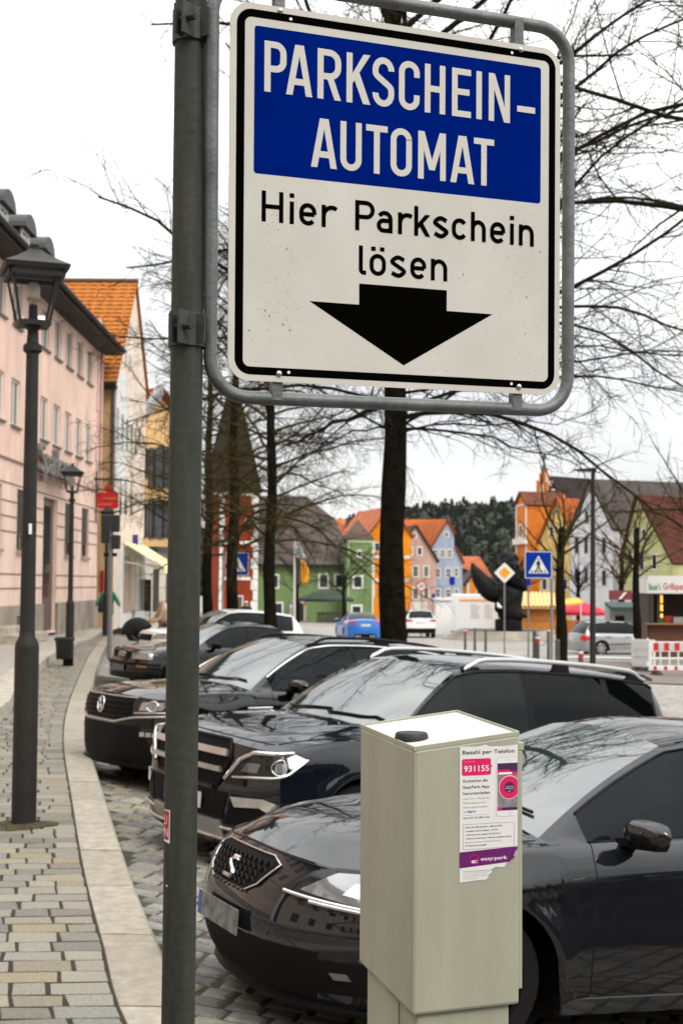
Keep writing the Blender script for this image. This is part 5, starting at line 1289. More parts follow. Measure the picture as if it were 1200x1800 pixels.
for y in wy:
    if y < Y0+1: continue
    for z0, z1 in ((zt0, zt1), (zs0, zs1)):
        mb = MB(); X = PXW-.09; B = lambda a, b, c, d, x0=X-.03, x1=X+.03: mb.box(x0, x1, a, b, c, d)
        B(y-.52, y-.45, z0, z1); B(y+.45, y+.52, z0, z1); B(y-.45, y+.45, z0, z0+.07); B(y-.45, y+.45, z1-.07, z1); B(y-.035, y+.035, z0+.07, z1-.07)
        w_ = mb.build('window', M_frame, bank)
        mb = MB(); mb.poly([(X, y-.46, z0+.02), (X, y+.46, z0+.02), (X, y+.46, z1-.02), (X, y-.46, z1-.02)]); mb.build('pane', mat('bank_glass', (.10, .105, .10), .08, spec=.6), w_)
        mb = MB(); mb.box(PXW-.15, PXW+.07, y-.58, y+.58, z0-.07, z0-.005); mb.build('sill', M_sill, w_)
M_blind = mat('blind_slats', (.22, .21, .19), .6)
for a, b, c, d in gf:
    mb = MB(); X = PXW-.145; mb.box(X-.04, X+.04, a, a+.08, c, d); mb.box(X-.04, X+.04, b-.08, b, c, d); mb.box(X-.04, X+.04, a+.08, b-.08, c, c+.08); mb.box(X-.04, X+.04, a+.08, b-.08, d-.08, d); mb.box(X-.04, X+.04, (a+b)/2-.04, (a+b)/2+.04, c+.08, d-.08)
    w_ = mb.build('window', mat('dark_frame', (.06, .055, .05), .5), bank)
    mb = MB(); mb.poly([(X, a, c), (X, b, c), (X, b, d), (X, a, d)]); mb.build('pane', M_pane, w_)
    mb = MB(); n = 17
    for k in range(n):
        z = d-.05-(d-c)*.72*k/n; mb.hexa([(X+.045, a+.03, z-.075), (X+.045, b-.03, z-.075), (X+.10, b-.03, z-.03), (X+.10, a+.03, z-.03)], [(X+.05, a+.03, z-.065), (X+.05, b-.03, z-.065), (X+.105, b-.03, z-.02), (X+.105, a+.03, z-.02)])
    mb.build('blind', M_blind, w_)
    mb = MB(); mb.box(PXW-.1, PXW+.08, a-.06, b+.06, c-.09, c-.005); mb.build('sill', mat('pink_sill', (.42, .28, .23), .85), w_)
mb = MB(); mb.box(PXW-.19, PXW-.13, door[0]+.05, door[1]-.05, .17, gz1-.02); dr = mb.build('door', mat('dark_door', (.10, .065, .05), .5, var=.2), bank)
mb = MB(); mb.box(PXW-.125, PXW-.11, door[0]+.35, door[1]-.35, 1.2, gz1-.25); mb.build('pane', M_pane, dr)
# bands and plinth
mb = MB(); M_groove = mat('groove', (.30, .18, .145), .9)
for py in (862, 893.5, 917, 937, 957, 1013, 1032):
    z = zpx(py, 163)
    segs = [(Y0, Y1)]
    for a, b, c, d in gf+[door]:
        if c-.02 < z < d+.02: segs = [s2 for s1 in segs for s2 in ((s1[0], min(s1[1], a)), (max(s1[0], b), s1[1])) if s2[1]-s2[0] > .05]
    for a, b in segs: mb.box(PXW-.01, PXW+(.05 if py == 862 else .012), a, b, z-.022, z+.022)
mb.build('string_course', M_groove, bank)
mb = MB(); zp = zpx(1055, 163)
for a, b in ((Y0, door[0]), (door[1], Y1+.04)): mb.box(PXW-.02, PXW+.06, a, b, -.05, zp)
pl = mb.build('plinth', M_base, bank)
mb = MB()
for y in (36, 33.5, 39.2): mb.box(PXW+.055, PXW+.07, y-.35, y+.35, .32, .75)
mb.build('cellar_window', M_pane, pl)
mb = MB(); mb.box(PXW-.2, PXW+1.0, 35.2, 38.6, .1, .34); mb.box(PXW-.2, PXW+.6, 35.6, 38.2, .34, .52); mb.build('doorstep', M_pkerb, bank)
# end wall, eaves, slate roof and dormers
mb = MB(); mb.poly([(PXW, Y1, .1), (PXW-12, Y1, .1), (PXW-12, Y1, ZE), (PXW, Y1, ZE)]); mb.poly([(PXW, Y0, .1), (PXW-12, Y0, .1), (PXW-12, Y0, ZE), (PXW, Y0, ZE)]); mb.build('end_wall', M_pinkw, bank)
mb = MB(); mb.box(PXW-.02, PXW+.03, Y1-.55, Y1+.02, zb1+.05, ZE-.1)
for k in range(7): mb.box(PXW-.01, PXW+.045, Y1-(.75 if k % 2 else .5), Y1+.03, zb1+.2+k*.95, zb1+.85+k*.95)
mb.build('corner_stones', stucco('pink_quoin', (.64, .44, .39)), bank)
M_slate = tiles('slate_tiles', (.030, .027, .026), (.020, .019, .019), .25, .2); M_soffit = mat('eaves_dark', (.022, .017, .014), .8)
ov = .78; RZ = ZE+5.2
mb = MB(); ln = sqrt(6.6**2+5.2**2)
mb.add([(PXW+ov, Y0-.5, ZE-.12), (PXW+ov, Y1+.6, ZE-.12), (PXW-6, Y1+.6, RZ), (PXW-6, Y0-.5, RZ), (PXW+ov, Y0-.5, ZE-.3), (PXW+ov, Y1+.6, ZE-.3), (PXW-6, Y1+.6, RZ-.25), (PXW-6, Y0-.5, RZ-.25)], [(0, 1, 2, 3), (4, 7, 6, 5), (0, 4, 5, 1), (1, 5, 6, 2), (3, 7, 4, 0)], [[(0, 0), (46, 0), (46, ln), (0, ln)]]+[[(0, 0)]*4]*4)
roof = mb.build('roof', M_slate, bank)
mb = MB(); mb.add([(PXW-12.7, Y0-.5, ZE-.12), (PXW-12.7, Y1+.6, ZE-.12), (PXW-6.02, Y1+.6, RZ), (PXW-6.02, Y0-.5, RZ)], [(0, 1, 2, 3)]); mb.poly([(PXW, Y1+.02, ZE-.2), (PXW-12, Y1+.02, ZE-.2), (PXW-6, Y1+.02, RZ-.3)]); mb.build('roof', M_slate, bank)
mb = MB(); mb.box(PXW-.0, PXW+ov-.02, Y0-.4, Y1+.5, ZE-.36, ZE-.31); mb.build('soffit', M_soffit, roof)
mb = MB(); mb.tube([(PXW+ov+.05, Y0-.5, ZE-.18), (PXW+ov+.05, Y1+.6, ZE-.18)], .08, 8); mb.build('gutter', M_soffit, roof)
for y in [43.2-2.65*k for k in range(12)]:
    X1, X0 = PXW-.35, PXW-3.5; zb, ze = ZE+.35, ZE+1.45; mb = MB(); hw = .62
    mb.hexa([(X1, y-hw, zb), (X1, y+hw, zb), (X0, y+hw, zb), (X0, y-hw, zb)], [(X1, y-hw, ze), (X1, y+hw, ze), (X0, y+hw, ze), (X0, y-hw, ze)])
    dm = mb.build('dormer', M_soffit, roof)
    mb = MB(); P = [(hw*1.18*cos(a), .5*sin(a)) for a in [pi*k/10 for k in range(11)]]
    mb.hexa([(X1+.22, y+p, ze+q-.02) for p, q in P], [(X0, y+p, ze+q-.02) for p, q in P]); mb.build('dormer_roof', mat('dark_lead', (.035, .035, .036), .6), dm)
    mb = MB(); mb.box(X1, X1+.05, y-.5, y+.5, zb+.2, ze-.02); mb.build('window', M_frame, dm); mb = MB(); mb.box(X1+.05, X1+.06, y-.4, y-.05, zb+.3, ze-.12); mb.box(X1+.05, X1+.06, y+.05, y+.4, zb+.3, ze-.12); mb.build('pane', M_pane, dm)
# drain pipe at the corner
mb = MB(); mb.tube([(PXW+.10, Y1-.08, zb1), (PXW+.10, Y1-.08, ZE-.3)], .05, 8)
for z in np.arange(zb1+.6, ZE-.4, .95): mb.box(PXW, PXW+.16, Y1-.14, Y1-.02, z-.02, z+.02)
mb.build('drain_pipe', stucco('pink_quoin', (.64, .44, .39)), bank)
# raised shop lettering on the upper wall, standing off on a rail
def ywall(px): return PXW/((px-600)/2400)
yl0, yl1 = 39.9, ywall(107); zl0 = at(88, 842, ywall(88)).z
vs, fs = text2d('Sparkasse', .85, 0, 0, width=yl1-yl0); mb = MB()
mb.add([(PXW+.45, yl0+x, zl0+y) for x, y in vs], fs); n = len(vs); mb.add([(PXW+.33, yl0+x, zl0+y) for x, y in vs], fs)
lt = mb.build('wall_lettering', mat('letter_grey', (.20, .19, .17), .6), bank, recalc=False); sm = lt.modifiers.new('thick', 'SOLIDIFY'); sm.thickness = .1
mb = MB(); mb.box(PXW+.30, PXW+.34, yl0, yl1, zl0-.12, zl0-.06)
for k in range(12): y = yl0+.2+(yl1-yl0-.4)*k/11; mb.box(PXW+.29, PXW+.33, y-.02, y+.02, zl0-.30, zl0+.5); mb.box(PXW, PXW+.30, y-.02, y+.02, zl0+.1, zl0+.14)
mb.build('letter_rail', mat('rail_brown', (.20, .12, .09), .7), lt)
# red hanging sign on a bracket: disc above a rounded square with two notched lines
ys_ = 51.0; sc_ = 2400/ys_; c_ = at(190, 880, ys_); hw = 18.5/sc_
mb = MB(); sq = rrect(-hw, hw, -.30, .30, .09, 5); mb.hexa([(c_.x+u, ys_+.04, c_.z+v) for u, v in sq], [(c_.x+u, ys_-.04, c_.z+v) for u, v in sq])
ds = [(6.6/sc_*cos(a), .44+6.6/sc_*sin(a)) for a in [2*pi*k/24 for k in range(24)]]; mb.hexa([(c_.x+u, ys_+.04, c_.z+v) for u, v in ds], [(c_.x+u, ys_-.04, c_.z+v) for u, v in ds])
bs_ = mb.build('bank_sign', mat('sign_red', (.58, .008, .006), .4), bank)
mb = MB(); mb.box(c_.x-hw*.45, c_.x+hw*.93, ys_-.048, ys_-.042, c_.z+.065, c_.z+.095); mb.box(c_.x-hw*.93, c_.x+hw*.42, ys_-.048, ys_-.042, c_.z-.155, c_.z-.125); mb.build('sign_lines', mat('sign_line', (.55, .3, .2), .6), bs_)
mb = MB(); mb.tube([(PXW, ys_, c_.z+.78), (c_.x+.75, ys_, c_.z+.78)], .025, 6); mb.tube([(PXW, ys_, c_.z-.42), (c_.x+.75, ys_, c_.z-.42)], .025, 6); mb.tube([(PXW+.07, ys_, c_.z-.8), (PXW+.07, ys_, c_.z+1.1)], .03, 6); mb.tube([(c_.x, ys_, c_.z+.5), (c_.x, ys_, c_.z+.78)], .015, 5); mb.build('sign_bracket', mat('iron_brown', (.05, .035, .025), .7), bs_)

# ---- tall house with the orange tiled roof, its gable towards the street
Xg = -8.75; yn, yf = 52.6, 60.6; ym = 56.9
zr_ = at(223, 497, ym).z; zev = at(200, 650, yn).z
oh = thing('gabled_shop_house', 'tall cream and white gabled shop house under a bright orange tiled roof', 'house', (0, 0, 0))
M_cream = stucco('cream_render', (.72, .60, .50)); M_ochs = stucco('ochre_side', (.66, .43, .22)); M_white = stucco('white_render', (.68, .67, .66))
mb = MB(); out = [(yn, -.1), (yf, -.1), (yf, zev+.3), (ym, zr_-.15), (yn, zev)]
mb.hexa([(Xg-11, y, z) for y, z in out], [(Xg, y, z) for y, z in out]); mb.build('wall', M_cream, oh)
mb = MB(); mb.box(Xg-11, Xg-.0, yn-.02, yn-.005, -.1, zev-.05); mb.build('side_wall', M_ochs, oh)
mb = MB(); mb.box(Xg-.05, Xg+.03, yn+.03, yn+2.6, zpx(870, 200) if False else at(205, 850, 54).z, at(205, 655, 54).z); mb.build('white_bay', M_white, oh)
# tile courses, each a slab lapping over the one below
M_otile = mat('orange_tile', (.41, .138, .024), .8, spec=.2, var=.35, vscale=6, bump=.3, bscale=20)
mb = MB(); nC = 24; sl_ = Vector((0, ym-yn+.55, zr_-(zev-.58)));  base_ = Vector((0, yn-.55, zev-.58))
for k in range(nC):
    a = base_+sl_*(k/nC); b = base_+sl_*((k+1.25)/nC); nr = Vector((0, -sl_.z, sl_.y)).normalized(); nx_ = 26
    x0, x1 = Xg-11, Xg+.12
    for q in range(nx_*2):
        u0, u1 = x0+(x1-x0)*q/(nx_*2), x0+(x1-x0)*(q+1)/(nx_*2); dz0 = .035*(q % 2); h = .05+dz0
        mb.hexa([Vector((u0, a.y, a.z)), Vector((u1, a.y, a.z)), Vector((u1, b.y, b.z)), Vector((u0, b.y, b.z))], [Vector((u0, a.y, a.z))+nr*h, Vector((u1, a.y, a.z))+nr*h, Vector((u1, b.y, b.z))+nr*.02, Vector((u0, b.y, b.z))+nr*.02])
rf = mb.build('roof', M_otile, oh)
mb = MB(); mb.add([(Xg-11, ym, zr_), (Xg+.12, ym, zr_), (Xg+.12, yf+.4, zev), (Xg-11, yf+.4, zev)], [(0, 1, 2, 3)]); mb.build('roof', M_otile, oh)
mb = MB(); mb.tube([(Xg-11, ym, zr_+.06), (Xg+.14, ym, zr_+.06)], .12, 8); mb.build('ridge_tiles', mat('ridge_dark', (.10, .05, .03), .9, var=.4, vscale=9), rf)
mb = MB(); mb.tube([(Xg-11, yn-.62, zev-.62), (Xg+.1, yn-.62, zev-.62)], .09, 8); mb.box(Xg-11, Xg+.06, yn-.6, yn-.02, zev-.75, zev-.66); mb.build('gutter', M_soffit, rf)
mb = MB(); mb.tube([(Xg-.08, yn-.10, zev-.7), (Xg-.08, yn-.10, 0)], .06, 8); mb.build('drain_pipe', mat('zinc_pipe', (.10, .10, .11), .5, metal=.3), oh)
for (px0, px1, y0, y1) in ((200, 204, 715, 775), (209, 213, 726, 783), (217, 221, 736, 790), (225, 229, 745, 797), (233, 236, 752, 800), (213.5, 216.5, 612, 640), (221, 224, 622, 646), (207, 211, 838, 905), (216, 220, 842, 905), (226, 230, 846, 905)):
    ya, yb = Xg/((px0-600)/2400), Xg/((px1-600)/2400); z1, z0 = at(px0, y0, ya).z, at(px0, y1, ya).z
    mb = MB(); mb.box(Xg-.01, Xg+.05, ya-.04, yb+.04, z0-.08, z1+.06); w_ = mb.build('window', M_frame, oh); mb = MB(); mb.box(Xg+.05, Xg+.058, ya+.02, yb-.02, z0, z1); mb.build('pane', mat('bank_glass', (.10, .105, .10)), w_)
# shop front, yellow awning
M_awn = mat('awning_yellow', (.80, .70, .40), .8)
za = at(210, 968, 57).z; ya, yb = 54.2, 60.2
mb = MB(); mb.box(Xg, Xg+.12, ya-.6, yb+.2, -.05, za+.15); sf_ = mb.build('shop_front', mat('shop_white', (.70, .69, .66), .6), oh)
mb = MB()
for k in range(4): y = ya+.1+1.5*k; mb.box(Xg+.12, Xg+.14, y, y+1.25, .5, za-.25)
mb.build('pane', mat('shop_glass', (.25, .26, .26), .1), sf_)
a0 = Vector((Xg+.1, ya, za+.25)); a1 = Vector((Xg+.1, yb, za+.25)); e1 = at(283, 991, 59.2); b0 = Vector((Xg+1.75, ya, za-.75)); b1 = Vector((Xg+1.75, yb, za-.75))
mb = MB(); mb.hexa([b0, b1, a1, a0], [p+Vector((0, 0, .05)) for p in (b0, b1, a1, a0)]); mb.hexa([b0-Vector((0, 0, .2)), b1-Vector((0, 0, .2)), b1-Vector((.03, 0, .2)), b0-Vector((.03, 0, .2))], [b0, b1, b1-Vector((.03, 0, 0)), b0-Vector((.03, 0, 0))]); aw = mb.build('awning', M_awn, oh)
for y in (ya+.3, yb-.3): mb = MB(); mb.tube([(Xg+.1, y, za-.5), (Xg+1.7, y, za-.78)], .025, 6); mb.build('awning_arm', M_frame, aw)
mb = MB(); p = at(228, 950, 57.5); mb.box(Xg, Xg+.22, 57.3, 57.4, p.z-.24, p.z+.24); mb.build('hanging_sign', mat('sign_violet', (.05, .03, .22), .5), oh)
mb = MB(); pa, pb = at(176.5, 1040, yn-.05), at(183, 1003, yn-.05); mb.box(pa.x, pb.x, yn-.09, yn-.022, pa.z, pb.z); mb.build('red_panel', mat('panel_red', (.40, .015, .02), .5), oh)

# ---- ochre house across the side street
fo = Facade(240, 61.0, 316, 64.0, 1000, -.25)
oc = newhouse('ochre_house', 'ochre house with grey shutters and a pale stone ground floor behind the trees', fo)
M_och = stucco('ochre_render', (.66, .43, .20)); M_stone = mat('pale_stone', (.52, .47, .39), .85, var=.15, vscale=1.5, bump=.2)
wd = fo.w; ev = fo.uv(243, 735)[1]; rgx = fo.uv(276, 690)[0]; rgz = fo.uv(276, 690)[1]
prism(fo, oc, 'wall', [(0, 0), (wd, 0), (wd, ev+.2), (rgx, rgz), (0, ev)], 9, M_och)
M_rt = tiles('red_tiles', (.30, .075, .03), (.36, .10, .045))
roofslab(fo, oc, 'roof', (0, ev+.03), (rgx, rgz+.03), 3, M_rt, over=.1); roofslab(fo, oc, 'roof', (wd, ev+.23), (rgx, rgz+.03), 9, M_rt, over=.1)
mb = MB(); d_ = Vector((rgx, rgz-ev)).normalized()
for a, b in (((-.1, ev-.0), (rgx, rgz+.1)),): mb.hexa([fo.P(u, v-.25, .02)-fo.o for u, v in (a, b)]+[fo.P(u, v+.25, .02)-fo.o for u, v in (b, a)], [fo.P(u, v-.25, .36)-fo.o for u, v in (a, b)]+[fo.P(u, v+.25, .36)-fo.o for u, v in (b, a)])
mb.build('verge', mat('zinc', (.32, .33, .34), .5, metal=.3), oc)
zst = fo.uv(270, 968)[1]
mb = MB(); fbox(mb, fo, .02, wd-.02, 0, zst, .0, .08); gs = mb.build('ground_floor', M_stone, oc)
mb = MB()
for k in range(5): z = zst*(.15+.18*k); fbox(mb, fo, .02, wd-.02, z-.015, z+.015, .075, .083)
mb.build('stone_joints', mat('stone_joint', (.25, .22, .18), .9), gs)
mb = MB(); fbox(mb, fo, fo.uv(262, 960)[0], wd, fo.uv(290, 971)[1], fo.uv(290, 962)[1], .0, .5); mb.build('canopy', mat('canopy_dark', (.05, .05, .05), .6), oc)
M_shut = mat('shutter_grey', (.05, .05, .055), .7)
for x0, x1, y0, y1 in ((252, 256, 790, 838), (262, 271, 790, 945), (277, 288, 788, 945), (249, 254, 885, 945), (295, 303, 790, 945)):
    a = fo.uv(x0, y1); b = fo.uv(x1, y0)
    if y1-y0 > 100:
        h = (b[1]-a[1]); rs = [(a[1], a[1]+h*.42), (a[1]+h*.56, b[1])]
    else: rs = [(a[1], b[1])]
    for v0, v1 in rs:
        w_ = window(fo, oc, a[0], b[0], v0, v1, fr=.05, m_fr=M_shut); mb = MB(); g = (b[0]-a[0])*.42
        fbox(mb, fo, a[0]-g-.03, a[0]-.03, v0, v1, .045, .09); fbox(mb, fo, b[0]+.03, b[0]+g+.03, v0, v1, .045, .09); mb.build('shutter', M_shut, w_)
for x0, x1, y0, y1, m in ((246, 253, 1002, 1065, M_pane), (266, 277, 1000, 1075, M_pane), (289, 294, 998, 1060, M_pane)):
    a = fo.uv(x0, y1); b = fo.uv(x1, y0); mb = MB(); fbox(mb, fo, a[0], b[0], max(.02, a[1]), b[1], .081, .10); mb.build('door', mat('shop_dark', (.03, .026, .022), .4), oc)
# dark notice board with small writing in front of the stone wall
q = at(255, 1043, 60.2); board = thing('notice_board', 'dark brown upright board with pale writing leaning by the stone ground floor', 'board', (q.x, q.y, 0)); mb = MB(); mb.box(-.27, .27, -.03, .03, .45, 1.85); mb.build('panel', mat('board_brown', (.035, .018, .013), .5), board)
mb = MB(); mb.box(-.25, -.21, -.025, .025, 0, .45); mb.box(.21, .25, -.025, .025, 0, .45); mb.build('leg', M_trim, board)
mb = MB()
for k in range(4): vs, fs = text2d('MENU'[k], .13, 0, 0, width=.09); mb.add([(.04+x, -.032, 1.5-.2*k+y) for x, y in vs], fs)
mb.build('lettering', mat('board_writing', (.35, .3, .25)), board, recalc=False)

# ---- red gate tower between the tree trunks
ft_ = Facade(385, 118, 452, 119.5, 1060, G(-8, 118)-.1)
tw = newhouse('red_tower', 'narrow dark red tower with white corner stones and a steep dark roof', ft_, cat='tower'); M_redr = stucco('red_render', (.24, .036, .012))
wd = ft_.w; ev = ft_.uv(420, 868)[1]; prism(ft_, tw, 'wall', [(0, 0), (wd, 0), (wd, ev), (0, ev)], wd, M_redr)
mb = MB()
for k in range(12):
    z = k*ev/12
    for u0, u1 in ((-.03, .42 if k % 2 else .3), (wd-(.62 if k % 2 else .42), wd+.03)): fbox(mb, ft_, u0, u1, z+.02, z+ev/12-.03, 0, .05)
for py in (954, 1017): z = ft_.uv(430, py)[1]; fbox(mb, ft_, .45, wd-.65, z-.14, z+.14, 0, .06)
fbox(mb, ft_, -.15, wd+.15, ev-.15, ev+.12, -wd-.1, .15); mb.build('corner_stones', M_wtrim, tw)
apex = ft_.uv(418, 690)[1]; mb = MB(); b4 = [ft_.P(-.3, ev+.12, .3)-ft_.o, ft_.P(wd+.3, ev+.12, .3)-ft_.o, ft_.P(wd+.3, ev+.12, -wd-.3)-ft_.o, ft_.P(-.3, ev+.12, -wd-.3)-ft_.o]; tp4 = [ft_.P(wd*.36, apex, -wd*.36)-ft_.o, ft_.P(wd*.64, apex, -wd*.36)-ft_.o, ft_.P(wd*.64, apex, -wd*.64)-ft_.o, ft_.P(wd*.36, apex, -wd*.64)-ft_.o]
mb.hexa(b4, tp4); mb.build('roof', tiles('brown_tiles', (.075, .055, .045), (.06, .045, .04)), tw)
a = ft_.uv(434, 918)
mb = MB(); n = 16; P = [(a[0]+.28*cos(2*pi*k/n), a[1]+.36*sin(2*pi*k/n)) for k in range(n)]; Q = [(a[0]+.14*cos(2*pi*k/n), a[1]+.2*sin(2*pi*k/n)) for k in range(n)]
mb.add([ft_.P(u, v, .05)-ft_.o for u, v in P+Q], [(k, (k+1) % n, n+(k+1) % n, n+k) for k in range(n)]); w_ = mb.build('window', M_wtrim, tw); mb = MB(); mb.poly([ft_.P(u, v, .03)-ft_.o for u, v in Q]); mb.build('pane', M_pane, w_)
window(ft_, tw, wd*.35, wd*.6, .0, ev*.2, fr=.1, m_pane=mat('dark_door', (.10, .065, .05)))

# ---- green inn with its great brown roof and stair turret
fg = Facade(430, 131, 612, 134, 1094, G(-2, 132)-.1)
gr_ = newhouse('green_inn', 'green inn under a huge grey brown roof with a pointed stair turret', fg); M_green = stucco('green_render', (.16, .238, .10))
ev = fg.uv(560, 992)[1]; wd = fg.w; prism(fg, gr_, 'wall', [(0, -1), (wd, -1), (wd, ev), (0, ev)], 15, M_green)
M_brt = tiles('grey_brown_tiles', (.115, .095, .085), (.095, .08, .072), .3, .35)
def rp(px, py, back): u, v = fg.uv(px, py); p0 = fg.P(u, v, 0); c = Vector((0, 0, CZ)); r = (p0-c); k = 1+back/r.y; return c+r*k-fg.o     # the same line of sight, carried further back
E1, E2 = fg.P(-.6, ev-.1, .6)-fg.o, fg.P(wd+.4, ev-.1, .6)-fg.o
K_ = rp(589, 913, 5.0); R2_ = rp(538, 872, 8.0); R1_ = rp(400, 871, 8.0)
mirr = lambda p: Vector((p.x, p.y, p.z))-fg.n*2*(8.0+(p.dot(fg.n)))*0
Eb2 = E2-fg.n*16; Kb = K_-fg.n*6; Eb1 = E1-fg.n*16
mb = MB(); U_ = lambda ps: [((p-E1).dot(fg.u), (p-E1).length) for p in ps]
for f in ([E1, E2, K_, R2_, R1_], [E2, Eb2, Kb, K_], [K_, Kb, R2_], [R1_, R2_, Kb, Eb2, Eb1], [E1, R1_, Eb1]):
    mb.poly(f, [((p-E1).dot(fg.u)-(p.dot(fg.n)), p.z*1.3) for p in f])
rf = mb.build('roof', M_brt, gr_, recalc=False)
mb = MB(); mb.tube([E1, E2], .12, 6); mb.build('gutter', M_soffit, rf)
for x0, x1, y0, y1 in ((477, 488, 1012, 1032), (562, 575, 1011, 1032), (590, 602, 1011, 1032), (624, 634, 1013, 1031)): 
    if x1 < 612: pxwin(fg, gr_, x0, y0, x1, y1, fr=.18, bars=(1, 1))
for x0, x1, y0, y1 in ((484, 495, 1061, 1085), (617, 632, 1064, 1090)):
    if x1 < 612: pxwin(fg, gr_, x0, y0, x1, y1, fr=.18)
# painted arched doorway
ua, va = fg.uv(508, 1095); ub, vb = fg.uv(538, 1052); mb = MB(); n = 20; uc = (ua+ub)/2; ro = (ub-ua)/2
P = [(uc+ro*cos(t), vb-ro+ro*sin(t)) for t in [pi*k/n for k in range(n+1)]]; Q = [(uc+ro*.68*cos(t), vb-ro+ro*.62*sin(t)) for t in [pi*k/n for k in range(n+1)]]
P = [(uc+ro, 0)]+P+[(uc-ro, 0)]; Q = [(uc+ro*.68, 0)]+Q+[(uc-ro*.68, 0)]; m_ = len(P)
mb.add([fg.P(u, v, .0)-fg.o for u, v in P]+[fg.P(u, v, .12)-fg.o for u, v in P]+[fg.P(u, v, .12)-fg.o for u, v in Q]+[fg.P(u, v, .0)-fg.o for u, v in Q], [(a*m_+k, a*m_+k+1, (a+1)*m_+k+1, (a+1)*m_+k) for a in range(3) for k in range(m_-1)])
dw = mb.build('painted_doorway', mat('painted_arch', (.45, .40, .32), .8, var=.6, vscale=2.2, detail=3, island=((0, (.55, .5, .42)), (1, (.6, .5, .4)))), gr_)
mb = MB(); mb.poly([fg.P(u, v, .02)-fg.o for u, v in Q]); mb.build('door', mat('doorway_dark', (.012, .014, .010), .8), dw)
for k in range(9):
    t = pi*(k+.5)/9; mb = MB(); c = (uc+ro*.84*cos(t), vb-ro+ro*.82*sin(t)); mb.poly([fg.P(c[0]+.17*cos(a), c[1]+.17*sin(a), .13)-fg.o for a in [2*pi*q/7 for q in range(7)]]); mb.build('painted_flower', mat(('petal_orange', 'petal_blue', 'petal_white')[k % 3], ((.6, .22, .05), (.08, .14, .3), (.6, .6, .55))[k % 3], .8), dw)
# turret
ftu = Facade(609.5, 131.5, 652, 132, 1094, G(1, 132)-.1); w_t = ftu.w; evt = ftu.uv(630, 948)[1]
mb = MB(); f8 = lambda u, v, w: ftu.P(u, v, w)-fg.o
mb.box(0, w_t, -1, evt, -w_t, .3, f8); tu = mb.build('turret', M_green, gr_)
ap = ftu.uv(632, 912)[1]; mb = MB(); b4 = [f8(-.25, evt, .55), f8(w_t+.25, evt, .55), f8(w_t+.25, evt, -w_t-.25), f8(-.25, evt, -w_t-.25)]; m4 = [f8(w_t*.2, evt+(ap-evt)*.42, .0-.02), f8(w_t*.8, evt+(ap-evt)*.42, -.02), f8(w_t*.8, evt+(ap-evt)*.42, -w_t*.7), f8(w_t*.2, evt+(ap-evt)*.42, -w_t*.7)]; tp = f8(w_t/2, ap, -w_t*.35)
vs = b4+m4+[tp]; mb.add(vs, [(0, 1, 5, 4), (1, 2, 6, 5), (2, 3, 7, 6), (3, 0, 4, 7), (4, 5, 8), (5, 6, 8), (6, 7, 8), (7, 4, 8), (3, 2, 1, 0)], [[(p.dot(fg.u), p.z) for p in [vs[i] for i in f]] for f in ((0, 1, 5, 4), (1, 2, 6, 5), (2, 3, 7, 6), (3, 0, 4, 7), (4, 5, 8), (5, 6, 8), (6, 7, 8), (7, 4, 8), (3, 2, 1, 0))])
mb.build('turret_roof', tiles('turret_tiles', (.15, .10, .075), (.12, .085, .065), .3, .3), tu)
mb = MB(); mb.box(-.1, w_t+.1, evt-.35, evt-.02, .3, .4, f8); mb.box(-.03, .12, -1, evt-.35, .3, .36, f8); mb.build('cornice', stucco('pale_green', (.40, .47, .28)), tu)
def twin(x0, y0, x1, y1, arch=False):
    a = ftu.uv(x0, y1); b = ftu.uv(x1, y0); old = ftu.o.copy(); return a, b
class Shift: pass
fts = Facade(609.5, 131.5, 652, 132, 1094, 0); fts.o = ftu.P(0, 0, .3); 
gt_root = gr_
def pw2(x0, y0, x1, y1, **k):
    a = ftu.uv(x0, y1); b = ftu.uv(x1, y0); tmp = Facade(609.5, 131.5, 652, 132, 1094, 0); tmp.o = ftu.P(0, 0, .302)
    w_ = window(tmp, gr_, a[0], b[0], a[1], b[1], **k); d = tmp.o-fg.o
    for o in [w_]: o.location = d
pw2(627.5, 969, 632.5, 978, fr=.16, arch=True); pw2(621, 1014, 634, 1032, fr=.18); pw2(618, 1066, 632, 1090, fr=.2)
# terrace umbrella and planting in front of the inn
q = at(572, 1092, 127); um = thing('terrace_parasol', 'dark green parasol over the terrace in front of the green inn', 'parasol', (q.x, q.y, G(q.x, q.y)))
mb = MB(); mb.lathe([(2.6, 2.2), (1.3, 2.75), (0, 3.1)], 8, cap=False); mb.lathe([(2.6, 2.2), (2.6, 1.95)], 8, cap=False); mb.build('canopy', mat('dark_green_cloth', (.02, .035, .02), .9), um); mb = MB(); mb.tube([(0, 0, 0), (0, 0, 3)], .04, 6); mb.build('pole', M_frame, um)
q0 = at(558, 1094, 126); q1 = at(612, 1096, 126); fe = thing('terrace_fence', 'low dark slatted fence round the terrace of the green inn', 'fence', (q0.x, q0.y, G(q0.x, q0.y))); mb = MB()
L_ = q1.x-q0.x
for k in range(22): x = L_*k/21; mb.box(x-.04, x+.04, -.03, .03, 0, 1.0)
mb.box(-.05, L_+.05, -.04, .04, .78, .86); mb.box(-.05, L_+.05, -.04, .04, .15, .23); mb.build('slats', mat('fence_brown', (.05, .04, .03), .8), fe)

